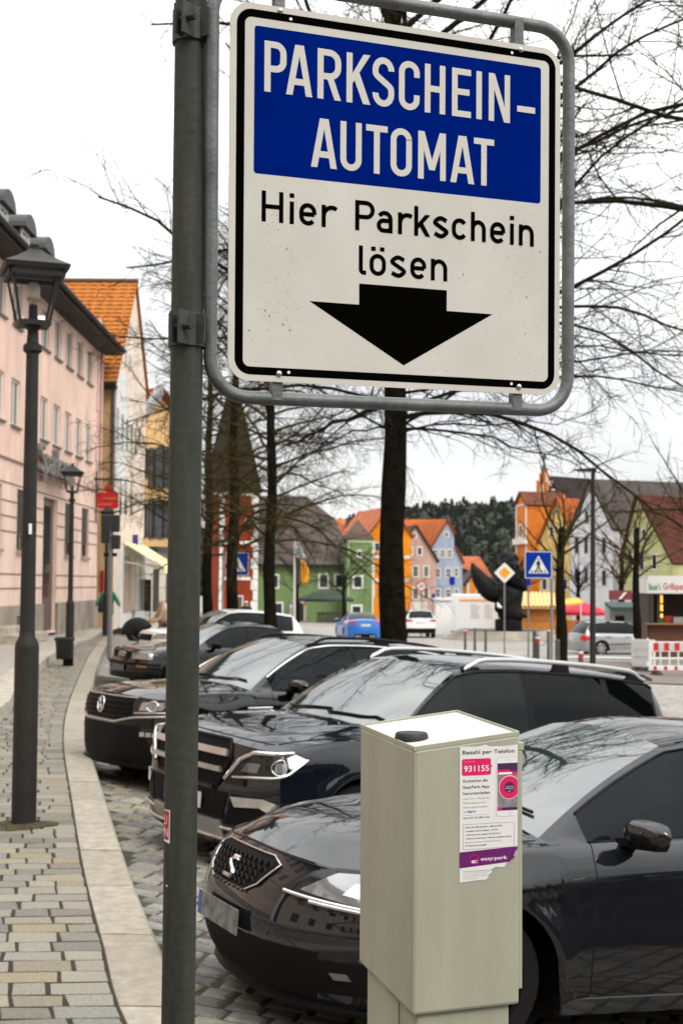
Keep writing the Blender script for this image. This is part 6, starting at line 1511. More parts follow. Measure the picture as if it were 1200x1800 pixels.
# ---- row beyond: orange, pink, blue houses
M_ort = tiles('orange_tiles', (.52, .13, .03), (.46, .115, .03), .3, .4); M_ort2 = tiles('salmon_tiles', (.55, .17, .08), (.5, .15, .07), .3, .4)
zg = G(5, 155)-.2
fa = Facade(652.5, 150, 712, 151, 1094, zg)
oo_ = gable('orange_house', 'bright orange house with white bands next to the green turret', fa, (648, 942), (683, 893), (722, 942), 12, stucco('orange_render', (.72, .24, .012)), M_ort2)
for x0, x1, y0, y1 in ((659, 666, 955, 968), (692, 700, 955, 968), (653.5, 656, 990, 1008), (668, 677, 990, 1006), (692, 700, 990, 1006), (653.5, 656, 1029, 1048), (692, 700, 1029, 1046)): pxwin(fa, oo_, x0, y0, x1, y1, fr=.14)
mb = MB()
for py in (979, 1020): v = fa.uv(680, py)[1]; fbox(mb, fa, .02, fa.w+.5, v-.16, v+.16, 0, .05)
fbox(mb, fa, -.05, .2, 0, fa.uv(652, 945)[1], 0, .06); mb.build('band', M_wtrim, oo_)
fwh = Facade(700, 151.5, 716, 151.6, 1094, zg); 
wn = gable('white_narrow_house', 'narrow white gable squeezed between the orange and the pink house', fwh, (690, 1000), (697, 950), (715, 982), 8, M_white, M_brt)
fp = Facade(704, 155, 765, 156, 1094, zg)
pk = gable('pink_house', 'dusty pink gabled house between the tree trunk and the blue house', fp, (700, 975), (729, 925), (766, 985), 13, stucco('dusty_pink', (.50, .33, .28)), M_brt)
for x0, x1, y0, y1 in ((717, 723, 963, 975), (734, 740, 963, 975), (727.5, 730, 938, 944), (726, 734, 996, 1013), (745, 752, 996, 1013), (726, 734, 1034, 1052), (745, 752, 1034, 1052)): pxwin(fp, pk, x0, y0, x1, y1, fr=.16, m_pane=M_pane if y0 < 990 else mat('grey_pane', (.12, .12, .11), .2), bars=(1, 1))
mb = MB(); fbox(mb, fp, 1.0, fp.w-1.0, 0, fp.uv(735, 1058)[1], 0, .08); mb.build('shop_front', M_wtrim, pk)
fbl = Facade(752, 157, 812, 158, 1094, zg)
bl = newhouse('blue_house', 'pale blue grey gabled house with an orange roof at the end of the row', fbl)
uvp = lambda x, y: fbl.uv(x, y)
prism(fbl, bl, 'wall', [(uvp(752, 1000)[0], -1), (fbl.w+.05, -1), uvp(812, 990), uvp(798, 962), uvp(797, 940), uvp(786, 917), uvp(752, 972)], 13, stucco('blue_render', (.33, .38, .49)))
a, b = uvp(752, 972), uvp(786, 917)
roofslab(fbl, bl, 'roof', (a[0], a[1]+.05), (b[0], b[1]+.05), 13, M_ort, over=.1)
roofslab(fbl, bl, 'roof', (uvp(797, 940)[0], uvp(797, 940)[1]+.05), (b[0], b[1]+.05), 13, M_ort, over=.1); roofslab(fbl, bl, 'roof', (uvp(812, 990)[0], uvp(812, 990)[1]+.05), (uvp(798, 962)[0], uvp(798, 962)[1]+.05), 13, M_ort, over=.2)
for x0, x1, y0, y1 in ((762, 768, 967, 979), (774.5, 780, 967, 979), (787, 792.5, 967, 979), (764.5, 772, 1000, 1014), (784, 791, 1000, 1014), (799, 804, 999, 1013), (764.5, 772, 1036, 1049), (784, 791, 1036, 1049), (799, 804, 1036, 1049)): pxwin(fbl, bl, x0, y0, x1, y1, fr=.14, bars=(2, 2))
a = uvp(784.5, 939.5); window(fbl, bl, a[0]-.14, a[0]+.14, a[1]-.2, a[1]+.2, fr=.14)
# long orange roofs rising behind the row
for nm, lab, x0, x1, yd, py0, py1, m in (('long_roofed_house', 'house behind the green turret showing only its salmon tiled roof', 590, 672, 168, 912, 975, M_ort2), ('long_roofed_house', 'house behind the pink and blue houses showing only its long orange roof', 672, 783, 170, 913, 990, M_ort)):
    p0, p1 = at(x0, py1, yd), at(x1, py1, yd); q0, q1 = at(x0, py0, yd+6), at(x1, py0, yd+6); r = thing(nm, lab, 'house', (p0.x, p0.y, zg))
    o = Vector(r.location); mb = MB(); mb.add([p0-o, p1-o, q1-o, q0-o], [(0, 1, 2, 3)], [[(0, 0), ((p1-p0).length, 0), ((p1-p0).length, 9), (0, 9)]]); b0, b1 = q0+Vector((0, 6, -6)), q1+Vector((0, 6, -6)); mb.add([q0-o, q1-o, b1-o, b0-o], [(0, 1, 2, 3)])
    mb.build('roof', m, r, recalc=False); mb = MB(); mb.hexa([Vector((p0.x, yd+.4, zg))-o, Vector((p1.x, yd+.4, zg))-o, Vector((p1.x, yd+12, zg))-o, Vector((p0.x, yd+12, zg))-o], [Vector((p0.x, yd+.4, p0.z))-o, Vector((p1.x, yd+.4, p1.z))-o, Vector((p1.x, yd+12, p1.z))-o, Vector((p0.x, yd+12, p0.z))-o]); mb.build('wall', M_white, r)
    if x0 > 650:
        c = at(668, 912, yd+5)-o; mb = MB(); mb.box(c.x-.5, c.x+.5, c.y-.4, c.y+.4, c.z-1, c.z+.6); mb.box(c.x-.65, c.x+.65, c.y-.5, c.y+.5, c.z+.6, c.z+.75); mb.build('chimney', M_white, r)
    else:
        c = at(617, 925, yd+3)-o; mb = MB(); mb.box(c.x-.7, c.x+.7, c.y-1.2, c.y+2, c.z-.6, c.z+.9); mb.build('dormer', mat('dormer_dark', (.06, .045, .04), .8), r)
# small orange house with red roof
fs_ = Facade(821, 176, 856, 176, 1090, zg)
so_ = gable('small_orange_house', 'small orange house with white edged gable beyond the fountain', fs_, (820, 1026), (836, 1003), (858, 1032), 10, stucco('orange_render2', (.75, .27, .03)), M_brt)
pxwin(fs_, so_, 838, 1037, 846, 1046, fr=.15); mb = MB(); fbox(mb, fs_, -.1, .25, 0, fs_.uv(822, 1024)[1], 0, .06); mb.build('corner_stones', M_wtrim, so_)
p0 = at(811, 1003, 186); fr_ = thing('red_roofed_house', 'low house with a sagging red roof behind the small orange house', 'house', (p0.x, p0.y, zg)); o = Vector(fr_.location)
pts = [at(811, 998, 186)-o, at(866, 1016, 186)-o, at(842, 978, 190)-o, at(811, 978, 190)-o]; mb = MB(); mb.poly(pts, [(0, 0), (4, 0), (3, 4), (0, 4)]); bk = Vector((0, 7, -3)); mb.poly([pts[3], pts[2], pts[2]+bk, pts[3]+bk]); mb.poly([pts[1], pts[2], pts[2]+bk]); mb.build('roof', M_ort2, fr_, recalc=False)
mb = MB(); mb.hexa([Vector((pts[0].x, .5, 0)), Vector((pts[1].x, .5, 0)), Vector((pts[1].x, 9, 0)), Vector((pts[0].x, 9, 0))], [Vector((pts[0].x, .5, pts[0].z)), Vector((pts[1].x, .5, pts[1].z)), Vector((pts[1].x, 9, pts[1].z)), Vector((pts[0].x, 9, pts[0].z))]); mb.build('wall', mat('grey_timber', (.10, .09, .08), .9), fr_)

# ---- right side of the square: gables turned towards the left
def turned(pxL, yL, pxR, yR): return Facade(pxL, yL, pxR, yR, 1080, zg)
# orange church like building: front block, stepped gable, dark roof
fc1 = turned(906, 176, 926, 172); M_och2 = stucco('church_orange', (.58, .17, .025))
ch = newhouse('orange_church', 'orange church with a white stepped gable and a ball on its pinnacle', fc1, cat='church')
dr_ = Vector((.82, .57, 0)); e1 = fc1.uv(906.5, 888); e2 = fc1.uv(925, 888); r1_ = fc1.uv(915.5, 866)
prism(fc1, ch, 'wall', [(e1[0], -1), (e2[0], -1), e2, r1_, e1], 6.0, M_och2, dirv=Vector((.95, .3, 0)))
roofslab(fc1, ch, 'roof', e2, r1_, 5.5, tiles('rust_tiles', (.20, .07, .035), (.17, .06, .035), .3, .35), dirv=Vector((.95, .3, 0)), over=.15); roofslab(fc1, ch, 'roof', e1, r1_, 5.5, MATS['rust_tiles'], dirv=Vector((.95, .3, 0)), over=.15)
mb = MB()
for u0, u1 in ((e1[0]-.04, e1[0]+.28), (e2[0]-.40, e2[0]+.05)): fbox(mb, fc1, u0, u1, 0, e1[1], 0, .06)
v = fc1.uv(915, 952)[1]; fbox(mb, fc1, e1[0]-.5, e2[0]+.3, v-.35, v+.35, 0, .35); v = fc1.uv(915, 888)[1]; fbox(mb, fc1, e1[0]+.3, e2[0]-.4, v-.1, v+.1, 0, .07); mb.build('corner_stones', M_wtrim, ch)
a = fc1.uv(911.5, 944); b = fc1.uv(917.5, 922); window(fc1, ch, a[0], b[0], a[1], b[1], fr=.2, arch=True)
fc2 = turned(935, 178.5, 975, 176.5); st = []
lv = [(938, 888, 866), (942, 866, 846), (948, 846, 834)]; rv = [(975, 912, 884), (969, 884, 862), (966, 862, 843), (960, 843, 834)]
Q = [fc2.uv(938, 1090)]+[]
pts = [(938, 1000), (938, 866), (942, 866), (942, 846), (947, 846), (947, 834), (952, 834), (952, 824), (958, 824), (958, 834), (961.5, 834), (961.5, 848), (965.5, 848), (965.5, 862), (969.5, 862), (969.5, 878), (973.5, 878), (973.5, 1000)]
uvq = [(fc2.uv(x, y)) for x, y in pts]; mb = MB(); of = fc2.o-fc1.o; f = [fc2.P(u, v)-fc1.o for u, v in uvq]
# stepped outline split into vertical strips so every face stays convex
cols = sorted({u for u, v in uvq}); 
def topat(u):
    best = 0
    for k in range(len(uvq)-1):
        (a0, b0), (a1, b1) = uvq[k], uvq[k+1]
        if abs(b0-b1) < .35 and min(a0, a1) <= u <= max(a0, a1): best = max(best, b0, b1)
    return best
tops = []
for k in range(len(cols)-1):
    if cols[k+1]-cols[k] < .06: continue
    um = (cols[k]+cols[k+1])/2; v = topat(um); mb.box(cols[k], cols[k+1], 2, v, -.6, 0, lambda u, vv, w: fc2.P(u, vv, w)-fc1.o); tops.append((cols[k], cols[k+1], v))
mb.build('stepped_gable', M_och2, ch); mb = MB()
for a, b, v in tops: mb.box(a-.06, b+.06, v+.005, v+.18, -.68, .08, lambda u, vv, w: fc2.P(u, vv, w)-fc1.o)
for a, b, v in tops:
    if a > fc2.uv(956, 840)[0]: mb.box(a+.03, b+.02, v-1.0, v, .004, .05, lambda u, vv, w: fc2.P(u, vv, w)-fc1.o)
a = fc2.uv(949, 865); b = fc2.uv(954, 852); mb.box(a[0], b[0], a[1], b[1], .004, .06, lambda u, vv, w: fc2.P(u, vv, w)-fc1.o); mb.build('gable_caps', M_wtrim, ch)
pc = at(955.5, 824, 177)-fc1.o; mb = MB(); mb.lathe([(.28, -.2), (.25, .5), (.12, .55), (.10, 1.1), (.16, 1.15), (.05, 1.2)], 10, tuple(pc)); mb.lathe([(.05, 1.15), (.28, 1.3), (.36, 1.55), (.28, 1.8), (0, 1.95)], 12, tuple(pc)); mb.build('pinnacle', mat('pinnacle_grey', (.12, .11, .10), .8), ch)
M_dbr = tiles('dark_brown_tiles', (.040, .030, .026), (.033, .026, .024), .3, .35)
A_, B_, C_, D_ = at(962, 836, 178), at(1042, 842, 188), at(1060, 905, 181), at(966, 905, 173)
mb = MB(); mb.poly([p-fc1.o for p in (D_, C_, B_, A_)], [(0, 0), (10, 0), (10, 8), (0, 8)]); bk = Vector((2, 6, -6)); mb.poly([p-fc1.o for p in (A_, B_, B_+bk, A_+bk)]); mb.build('roof', M_dbr, ch, recalc=False)
mb = MB(); mb.hexa([Vector((D_.x, D_.y+.3, zg))-fc1.o, Vector((C_.x, C_.y+.3, zg))-fc1.o, Vector((C_.x+2, C_.y+12, zg))-fc1.o, Vector((D_.x+2, D_.y+12, zg))-fc1.o], [Vector((D_.x, D_.y+.3, D_.z-.1))-fc1.o, Vector((C_.x, C_.y+.3, C_.z-.1))-fc1.o, Vector((C_.x+2, C_.y+12, C_.z-.1))-fc1.o, Vector((D_.x+2, D_.y+12, D_.z-.1))-fc1.o]); mb.build('nave_wall', M_och2, ch)
bkd = Vector((.80, .60, 0))
fy = turned(936, 160, 1004, 154)
ye_ = gable('yellow_house', 'pale yellow gabled house with white oval windows beside the orange church', fy, (947, 955), (979, 877), (1008, 952), 10, stucco('yellow_render', (.66, .46, .16)), M_ort, dirv=bkd, over=.2)
for x0, x1, y0, y1 in ((966, 972, 925, 943), (982.5, 988, 924, 941)): a = fy.uv(x0, y1); b = fy.uv(x1, y0); window(fy, ye_, a[0], b[0], a[1], b[1], fr=.16, arch=True)
pxwin(fy, ye_, 975, 896, 979, 901, fr=.12)
for x0, x1, y0, y1 in ((990, 996, 1018, 1036), (953, 960, 1018, 1036), (966, 972, 1018, 1036)): pxwin(fy, ye_, x0, y0, x1, y1, fr=.15)
fw_ = turned(990, 152, 1082, 145)
wh_ = gable('white_gabled_house', 'tall white gabled house with narrow dark windows behind the modern street light', fw_, (1001, 936), (1038, 846), (1076, 930), 12, stucco('white_cool', (.62, .62, .64)), M_brt, dirv=bkd, over=.2)
for x0, x1, y0, y1 in ((1028, 1033, 898, 918), (1010, 1016, 946, 972), (1027, 1032, 946, 972), (1058, 1064, 946, 972), (1010, 1016, 1000, 1024), (1027, 1032, 1000, 1024), (1058, 1064, 1003, 1028), (1036.5, 1038.5, 862, 867)): pxwin(fw_, wh_, x0, y0, x1, y1, fr=.10, m_fr=mat('grey_surround', (.3, .3, .31), .8))
# broad grey brown roof behind the white house
fbr = turned(1040, 170, 1260, 158); br_ = newhouse('broad_roofed_house', 'house whose broad grey brown roof rises behind the white and lime gables', fbr)
A_, B_, C_, D_ = at(1038, 842, 172), at(1260, 850, 160), at(1260, 960, 152), at(1046, 960, 163); mb = MB(); mb.poly([p-fbr.o for p in (D_, C_, B_, A_)], [(0, 0), (16, 0), (16, 9), (0, 9)]); bk = Vector((3, 6, -6)); mb.poly([p-fbr.o for p in (A_, B_, B_+bk, A_+bk)]); mb.build('roof', M_brt, br_, recalc=False)
mb = MB(); g0 = lambda p, dy, z: Vector((p.x, p.y+dy, z))-fbr.o; mb.hexa([g0(D_, .3, zg), g0(C_, .3, zg), g0(C_, 10, zg), g0(D_, 10, zg)], [g0(D_, .3, D_.z-.1), g0(C_, .3, C_.z-.1), g0(C_, 10, C_.z-.1), g0(D_, 10, D_.z-.1)]); mb.build('wall', M_white, br_)
fl_ = turned(1086, 140, 1184, 133)
li_ = gable('lime_gabled_house', 'lime green gabled house with a red brown roof behind the grill stall', fl_, (1092, 985), (1120, 872), (1182, 990), 14, stucco('lime_render', (.42, .41, .20)), tiles('rust_red_tiles', (.115, .032, .017), (.075, .027, .017), .35, .4), dirv=bkd, over=.2)
for x0, x1, y0, y1 in ((1112, 1118, 930, 950), (1128, 1134, 930, 950), (1104, 1111, 975, 1000), (1124, 1131, 975, 1000), (1146, 1153, 975, 1000)): pxwin(fl_, li_, x0, y0, x1, y1, fr=.10)
mb = MB(); fbox(mb, fl_, .2, fl_.w+.5, 0, fl_.uv(1120, 1040)[1], 0, .10); mb.build('shop_front', mat('shop_cream', (.55, .53, .42), .7), li_)
# neighbouring houses outside the picture that close the street behind the viewer
for nm, lab, x0, x1, y0, y1, h, m in (('street_house', 'plain cream street house beyond the picture to the left of the viewer', -21, -9.4, -14, 5.0, 9.5, M_cream), ('street_house', 'plain brown street house beyond the picture behind the viewer', -7, 13, -24, -15, 10, stucco('brown_render', (.20, .15, .11)))):
    r = thing(nm, lab, 'house', (x0, y0, 0)); mb = MB(); mb.box(0, x1-x0, 0, y1-y0, -1, h); w0 = mb.build('wall', m, r)
    mb = MB(); yy = (y1-y0)/2; mb.hexa([Vector((-.4, -.4, h)), Vector((x1-x0+.4, -.4, h)), Vector((x1-x0+.4, y1-y0+.4, h)), Vector((-.4, y1-y0+.4, h))], [Vector((2.2, 2.2, h+4)), Vector((x1-x0-2.2, 2.2, h+4)), Vector((x1-x0-2.2, y1-y0-2.2, h+4)), Vector((2.2, y1-y0-2.2, h+4))]); mb.build('roof', M_brt, r)
    mb = MB()
    for k in range(6):
        for z in (1.2, 4.3, 7.2):
            if x0 < -15: y = 1.5+k*2.9; mb.box(x1-x0, x1-x0+.03, y, y+1.1, z, z+1.6)
            else: x = 1.5+k*3.0; mb.box(x, x+1.1, y1-y0, y1-y0+.03, z, z+1.6)
    mb.build('window', M_pane, r)
# ------------------------------------------------------------------ hill, wood and trees
M_hill = mat('hill_soil', (.045, .050, .028), .95, var=.3, vscale=.02)
HC = [(-400, 10), (-120, 16), (0, 22), (30, 25), (60, 30), (90, 32), (130, 30), (260, 26), (600, 20)]
HX = Curve1(HC)
def hill(x, y):
    f = max(0, min(1, (y-330)/330)); f = f*f*(3-2*f); b = max(0, 1-max(0, y-700)/700)
    return -3+(HX(x)+3.0)*f*b+2.0*sin(x*.05)*f+1.5*sin(x*.021+y*.03)*f
mb = MB(); xs = np.linspace(-500, 700, 61); ysh = [300, 340, 380, 420, 460, 500, 540, 580, 620, 660, 700, 760, 900, 1100, 1400]
for y in ysh: mb.v.extend([(x, y, hill(x, y)) for x in xs])
nx = len(xs)
for i in range(len(ysh)-1):
    for k in range(nx-1): a = i*nx+k; mb.f.append([a, a+1, a+nx+1, a+nx]); mb.m.append(0); mb.uv.append([(0, 0)]*4)
tag(mb.build('hill', M_hill, smooth=80), kind='structure')
# far off wood: crowns of leaf clumps, one mass
rnd = random.Random(21); proto = []
for kind in range(6):
    vs, fs = [], []; con = kind < 3
    for k in range(130 if con else 150):
        if con:
            t = rnd.random()**.8; r = (1-t)*.30+.02; a = rnd.uniform(0, 2*pi); c = Vector((r*cos(a)*rnd.uniform(.7, 1.1), r*sin(a), .08+.92*t)); s_ = .085*(1.15-t*.7)
            d = Vector((cos(a), sin(a), -.55)).normalized()
        else:
            u = Vector((rnd.gauss(0, 1), rnd.gauss(0, 1), rnd.gauss(0, 1))).normalized()*rnd.uniform(.55, 1)**.5; c = Vector((u.x*.42, u.y*.42, .55+u.z*.42)); s_ = .11; d = (u+Vector((rnd.uniform(-.6, .6), rnd.uniform(-.6, .6), rnd.uniform(-.6, .6)))).normalized()
        e1 = d.orthogonal().normalized(); e2 = d.cross(e1); n = len(vs); a0 = rnd.uniform(0, 6)
        for q in range(4): vs.append(c+(e1*cos(a0+q*pi/2)+e2*sin(a0+q*pi/2))*s_*rnd.uniform(.6, 1.3))
        fs.append((n, n+1, n+2, n+3))
    proto.append((np.array([tuple(v) for v in vs]), np.array(fs), con))
VV, FF, MI = [], [], []; off = 0; cnt = 0
for k in range(3600):
    y = rnd.uniform(345, 700); x = rnd.uniform(-110+y*-.02, y*.30)
    pv, pf_, con = proto[rnd.randrange(6)]; h = rnd.uniform(8, 12.5) if con else rnd.uniform(7, 11); w_ = h*rnd.uniform(.75, 1.1); ca, sa = cos(k), sin(k)
    v = np.stack([x+(pv[:, 0]*ca-pv[:, 1]*sa)*w_, y+(pv[:, 0]*sa+pv[:, 1]*ca)*w_, hill(x, y)-.8+pv[:, 2]*h], 1); VV.append(v); FF.append(pf_+off); off += len(v)
    MI += [(0 if con else (1 if rnd.random() < .6 else 2))]*len(pf_)
VV = np.concatenate(VV); FF = np.concatenate(FF); me = bpy.data.meshes.new('forest'); me.vertices.add(len(VV)); me.vertices.foreach_set('co', VV.ravel()); me.loops.add(FF.size); me.loops.foreach_set('vertex_index', FF.ravel()); me.polygons.add(len(FF)); me.polygons.foreach_set('loop_start', np.arange(0, FF.size, 4)); me.polygons.foreach_set('loop_total', np.full(len(FF), 4)); me.update(calc_edges=True)
for nm, c in (('fir_needles', (.052, .060, .047)), ('bare_crown', (.064, .068, .055)), ('olive_crown', (.058, .066, .050))): me.materials.append(mat(nm, c, .95, spec=.1, var=.4, vscale=.06))
me.polygons.foreach_set('material_index', MI); fo_ = bpy.data.objects.new('forest', me); link(fo_); tag(fo_, kind='stuff')

M_bark = mat('bark_dark', (.011, .0092, .0065), .95, spec=.02, var=.55, vscale=9, bump=1.0, bscale=26)
M_twig = mat('twig', (.018, .015, .010), .95, spec=.05)
M_lich = mat('twig_lichen', (.044, .037, .012), .95, spec=.05, var=.7, vscale=2.5, stain=(.018, .015, .010))
class Tree:
    def __init__(s, seed): s.r = random.Random(seed); s.tr = MB(); s.cr = MB()
    def twig(s, p, d, ln, r, n=3, droop=0, wob=.25, sides=3, mb=None, up=0):
        P = [p.copy()]; q = p.copy(); dd = d.normalized(); st = ln/n
        for k in range(n):
            dd = (dd+Vector((s.r.uniform(-wob, wob), s.r.uniform(-wob, wob), s.r.uniform(-wob, wob)-droop*(k/n)+up*(k/n)))).normalized(); q = q+dd*st; P.append(q.copy())
        m = mb or s.cr; m.tube(P, [r*(1-.72*k/n) for k in range(n+1)], sides, cap=False); return P
    def side(s, d, spread):
        a = s.r.uniform(0, 2*pi); o = d.orthogonal().normalized(); o2 = d.cross(o).normalized(); return (d+(o*cos(a)+o2*sin(a))*spread).normalized()
    def limb(s, p, d, ln, r, dens=1.0, droop=.12, fine=True, up=.0):
        n = max(6, int(ln/.45)); P = s.twig(p, d, ln, r, n, droop, .20, 6 if r > .03 else 5, up=up)
        for i in range(1, len(P)):
            t = i/(len(P)-1); dd = (P[i]-P[i-1]).normalized()
            for _ in range(1 if t < .3 else 2):
                if s.r.random() > .85*dens+.1: continue
                l2 = ln*s.r.uniform(.14, .50)*(1.05-t*.6); r2 = max(.006, r*(1-.7*t)*.45)
                d2 = s.side(dd, s.r.uniform(.5, 1.2)); d2.z *= .9
                n2 = max(3, int(l2/.3)); Q = s.twig(P[i].lerp(P[i-1], s.r.random()), d2, l2, r2, n2, droop*1.3, .28, 4, up=up)
                for j in range(1, len(Q)):
                    e = (Q[j]-Q[j-1]).normalized()
                    for _ in range(2 if fine else 1):
                        if s.r.random() < .85*dens:
                            l3 = s.r.uniform(.2, .8)*(1.1-.5*j/len(Q)); R = s.twig(Q[j].lerp(Q[j-1], s.r.random()), s.side(e, s.r.uniform(.5, 1.3)), l3, max(.0042, r2*.4), 4, droop*1.4, .42, 3)
                            if fine and s.r.random() < .75:
                                for w in (1, 2): s.twig(R[w], s.side((R[w]-R[w-1]).normalized(), .8), s.r.uniform(.12, .32), .0036, 2, .1, .3, 3)
        return P
    def trunk(s, h, r0, r1, lean=(0, 0), flare=1.5, knots=6):
        n = 18; P, R = [], []
        for k in range(n+1):
            t = k/n; z = h*t; P.append(Vector((lean[0]*z+.03*sin(z*1.7), lean[1]*z+.03*cos(z*1.3), z))); R.append((r0+(r1-r0)*t)*(1+(flare-1)*max(0, 1-z/.7)**2)*(1+.05*sin(z*5+r0*40)))
        s.tr.tube(P, R, 18, cap=True); s.P = P
        for k in range(knots):
            z = s.r.uniform(.8, h*.95); i = int(z/h*n); a = s.r.uniform(0, 2*pi); c = P[i]+Vector((cos(a), sin(a), 0))*R[i]*.8; s.tr.lathe([(0, R[i]*.42), (R[i]*.28, R[i]*.25), (R[i]*.36, 0), (0, -R[i]*.4)], 8, tuple(c))
        return P
    def at(s, z, h): i = min(len(s.P)-2, int(z/h*(len(s.P)-1))); f = z/h*(len(s.P)-1)-i; return s.P[i].lerp(s.P[i+1], min(1, f))
    def done(s, label, loc, group, cat='tree', name='street_tree', crownm=None):
        r = thing(name, label, cat, loc, 0, group); s.tr.build('trunk', M_bark, r, smooth=50); s.cr.build('crown', crownm or M_twig, r, smooth=80, recalc=False); return r
def lime(seed, label, px, y, r0, clear, H, spread, n, group, dens=1.0, base=None, extra=(), crownm=None, fine=True, droop=.12, el0=.05):
    t = Tree(seed); p = at(px, 1100, y); g = G(p.x, p.y) if base is None else base
    t.trunk(H, r0, r0*(.42 if el0 > .2 else .25), flare=1.35)
    for k in range(n):
        z = clear+(H-clear)*((k+.3)/n)**1.1; a = k*2.4+t.r.uniform(-.3, .3); f = (z-clear)/(H-clear); el = el0+.75*f+t.r.uniform(-.16, .30)
        ln = spread*(1-.55*f)*t.r.uniform(.5, 1.15); d = Vector((cos(a)*cos(el), sin(a)*cos(el), sin(el)))
        t.limb(t.at(z, H), d, ln, r0*.17*(1+(.5 if el0 > .2 else -.3)*f)+.010, dens, droop, fine)
    for z, a, el, ln, rr in extra:
        t.limb(t.at(z, H), Vector((cos(a)*cos(el), sin(a)*cos(el), sin(el))), ln, rr, 1.1, droop, fine)
    return t.done(label, (p.x, p.y, g-.05), group, crownm=crownm)
GT = 'bare street trees in the row beside the parked cars'
# the large tree: low limbs reaching far to the right of the sign
lime(1, 'large bare tree with the thickest dark trunk right behind the parked cars', 690, 19.5, .205, 4.7, 13.5, 5.2, 44, GT, extra=(
    (4.9, .05, .25, 5.4, .030), (5.4, -.25, .36, 6.0, .038), (5.9, .2, .42, 6.2, .042), (6.3, -.1, .48, 6.3, .038), (6.9, .1, .50, 6.4, .04), (7.5, -.35, .5, 6.3, .042), (8.1, .15, .55, 6.2, .045), (8.7, -.1, .55, 6.0, .04), (5.1, .35, .3, 5.2, .026), (5.7, -.5, .34, 5.4, .03), (4.6, -.6, .22, 4.6, .024), (5.0, 2.9, .25, 4.2, .028), (5.6, 3.4, .3, 4.5, .03), (4.6, .5, .2, 4.4, .024), (4.5, -1.3, .15, 3.2, .02), (4.6, 1.9, .2, 3.6, .02), (4.55, -2.2, .15, 3.2, .02)), droop=.075, el0=.22)
lime(2, 'bare tree with a slender straight trunk beside the yellow and black flag', 474, 33, .17, 3.3, 12, 4.5, 54, GT, crownm=M_lich, fine=True, dens=1.0, droop=.15, el0=.15)
lime(3, 'bare tree whose trunk hides half of the blue crossing sign', 408, 39, .19, 3.2, 12.5, 4.9, 56, GT, crownm=M_lich, fine=True, dens=1.0, droop=.15, el0=.15)
lime(4, 'bare tree farthest left in the row, just right of the grey sign pole', 364, 46, .19, 3.2, 12.5, 5.2, 56, GT, crownm=M_lich, fine=True, dens=1.0, droop=.15, el0=.15)
lime(5, 'bare tree just outside the right edge whose branches reach in right of the big sign', 1530, 12.0, .20, 5.2, 12, 4.4, 20, GT, base=-.75, extra=((6.2, 3.1, .22, 4.8, .028), (7.0, 2.9, .2, 4.8, .028)), droop=.06, el0=.21)
def vase(seed, label, px, y, r0, fork, H, spread, group, n=9, crownm=None):
    """young tree: short trunk that forks into rising limbs"""
    t = Tree(seed); p = at(px, 1100, y); t.trunk(fork+H*.35, r0, r0*.5, flare=1.3, knots=2)
    for k in range(n):
        z = fork+t.r.uniform(0, H*.3); a = k*2.4+t.r.uniform(-.3, .3); el = t.r.uniform(.55, 1.15); d = Vector((cos(a)*cos(el), sin(a)*cos(el), sin(el)))
        t.limb(t.at(z, fork+H*.35), d, spread*t.r.uniform(.8, 1.15), r0*.24, .9, .03, False)
    return t.done(label, (p.x, p.y, G(p.x, p.y)-.05), group, name='young_tree', crownm=crownm)
GV = 'bare young trees on the market square'
vase(11, 'bare young tree between the crossing sign and the silver estate car', 985, 42, .20, 3.0, 4.2, 2.4, GV, 12, M_lich)
vase(12, 'bare young tree in front of the grill stall', 1118, 46, .16, 3.0, 5.0, 3.0, GV, 13, M_lich)
vase(13, 'small bare tree in front of the white gabled house', 1016, 92, .20, 2.6, 4.8, 3.4, GV, 11)
vase(14, 'bare young tree in front of the lime gabled house', 1092, 84, .24, 3.0, 5.0, 3.4, GV, 12, M_lich)
vase(15, 'bare young tree in front of the yellow house', 912+5, 105, .22, 2.6, 4.6, 3.4, GV, 10)
vase(16, 'bare young tree standing before the right windows of the green inn', 604, 118, .20, 2.4, 5.0, 4.4, GV, 12)
vase(17, 'bare young tree half hidden by the yellow and black flag', 522, 124, .22, 2.4, 4.8, 4.2, GV, 11)
vase(18, 'bare tree whose twigs reach in at the right edge of the picture', 1235, 52, .20, 3.5, 7.0, 4.2, GV, 14)
# ------------------------------------------------------------------ street furniture
def ong(px, py):
    lo, hi = 5, 200
    for _ in range(40):
        y = (lo+hi)/2; p = at(px, py, y)
        if p.z > G(p.x, p.y): lo = y
        else: hi = y
    return Vector((p.x, p.y, G(p.x, p.y)))
M_lamp = mat('lamp_paint', (.021, .020, .0175), .55, spec=.25, var=.25, vscale=6)
M_lglass = bpy.data.materials.new('lamp_glass'); M_lglass.use_nodes = True; gt_ = M_lglass.node_tree; gt_.nodes.remove(gt_.nodes['Principled BSDF']); g1 = gt_.nodes.new('ShaderNodeBsdfTransparent'); g2 = gt_.nodes.new('ShaderNodeBsdfGlossy'); g2.inputs['Roughness'].default_value = .03; g3 = gt_.nodes.new('ShaderNodeMixShader'); g3.inputs['Fac'].default_value = .10; gt_.links.new(g1.outputs[0], g3.inputs[1]); gt_.links.new(g2.outputs[0], g3.inputs[2]); gt_.links.new(g3.outputs[0], gt_.nodes['Material Output'].inputs['Surface'])
M_bulb = mat('bulb_white', (.45, .43, .40), .3); M_brass = mat('bulb_cap', (.45, .2, .06), .4, metal=.5)
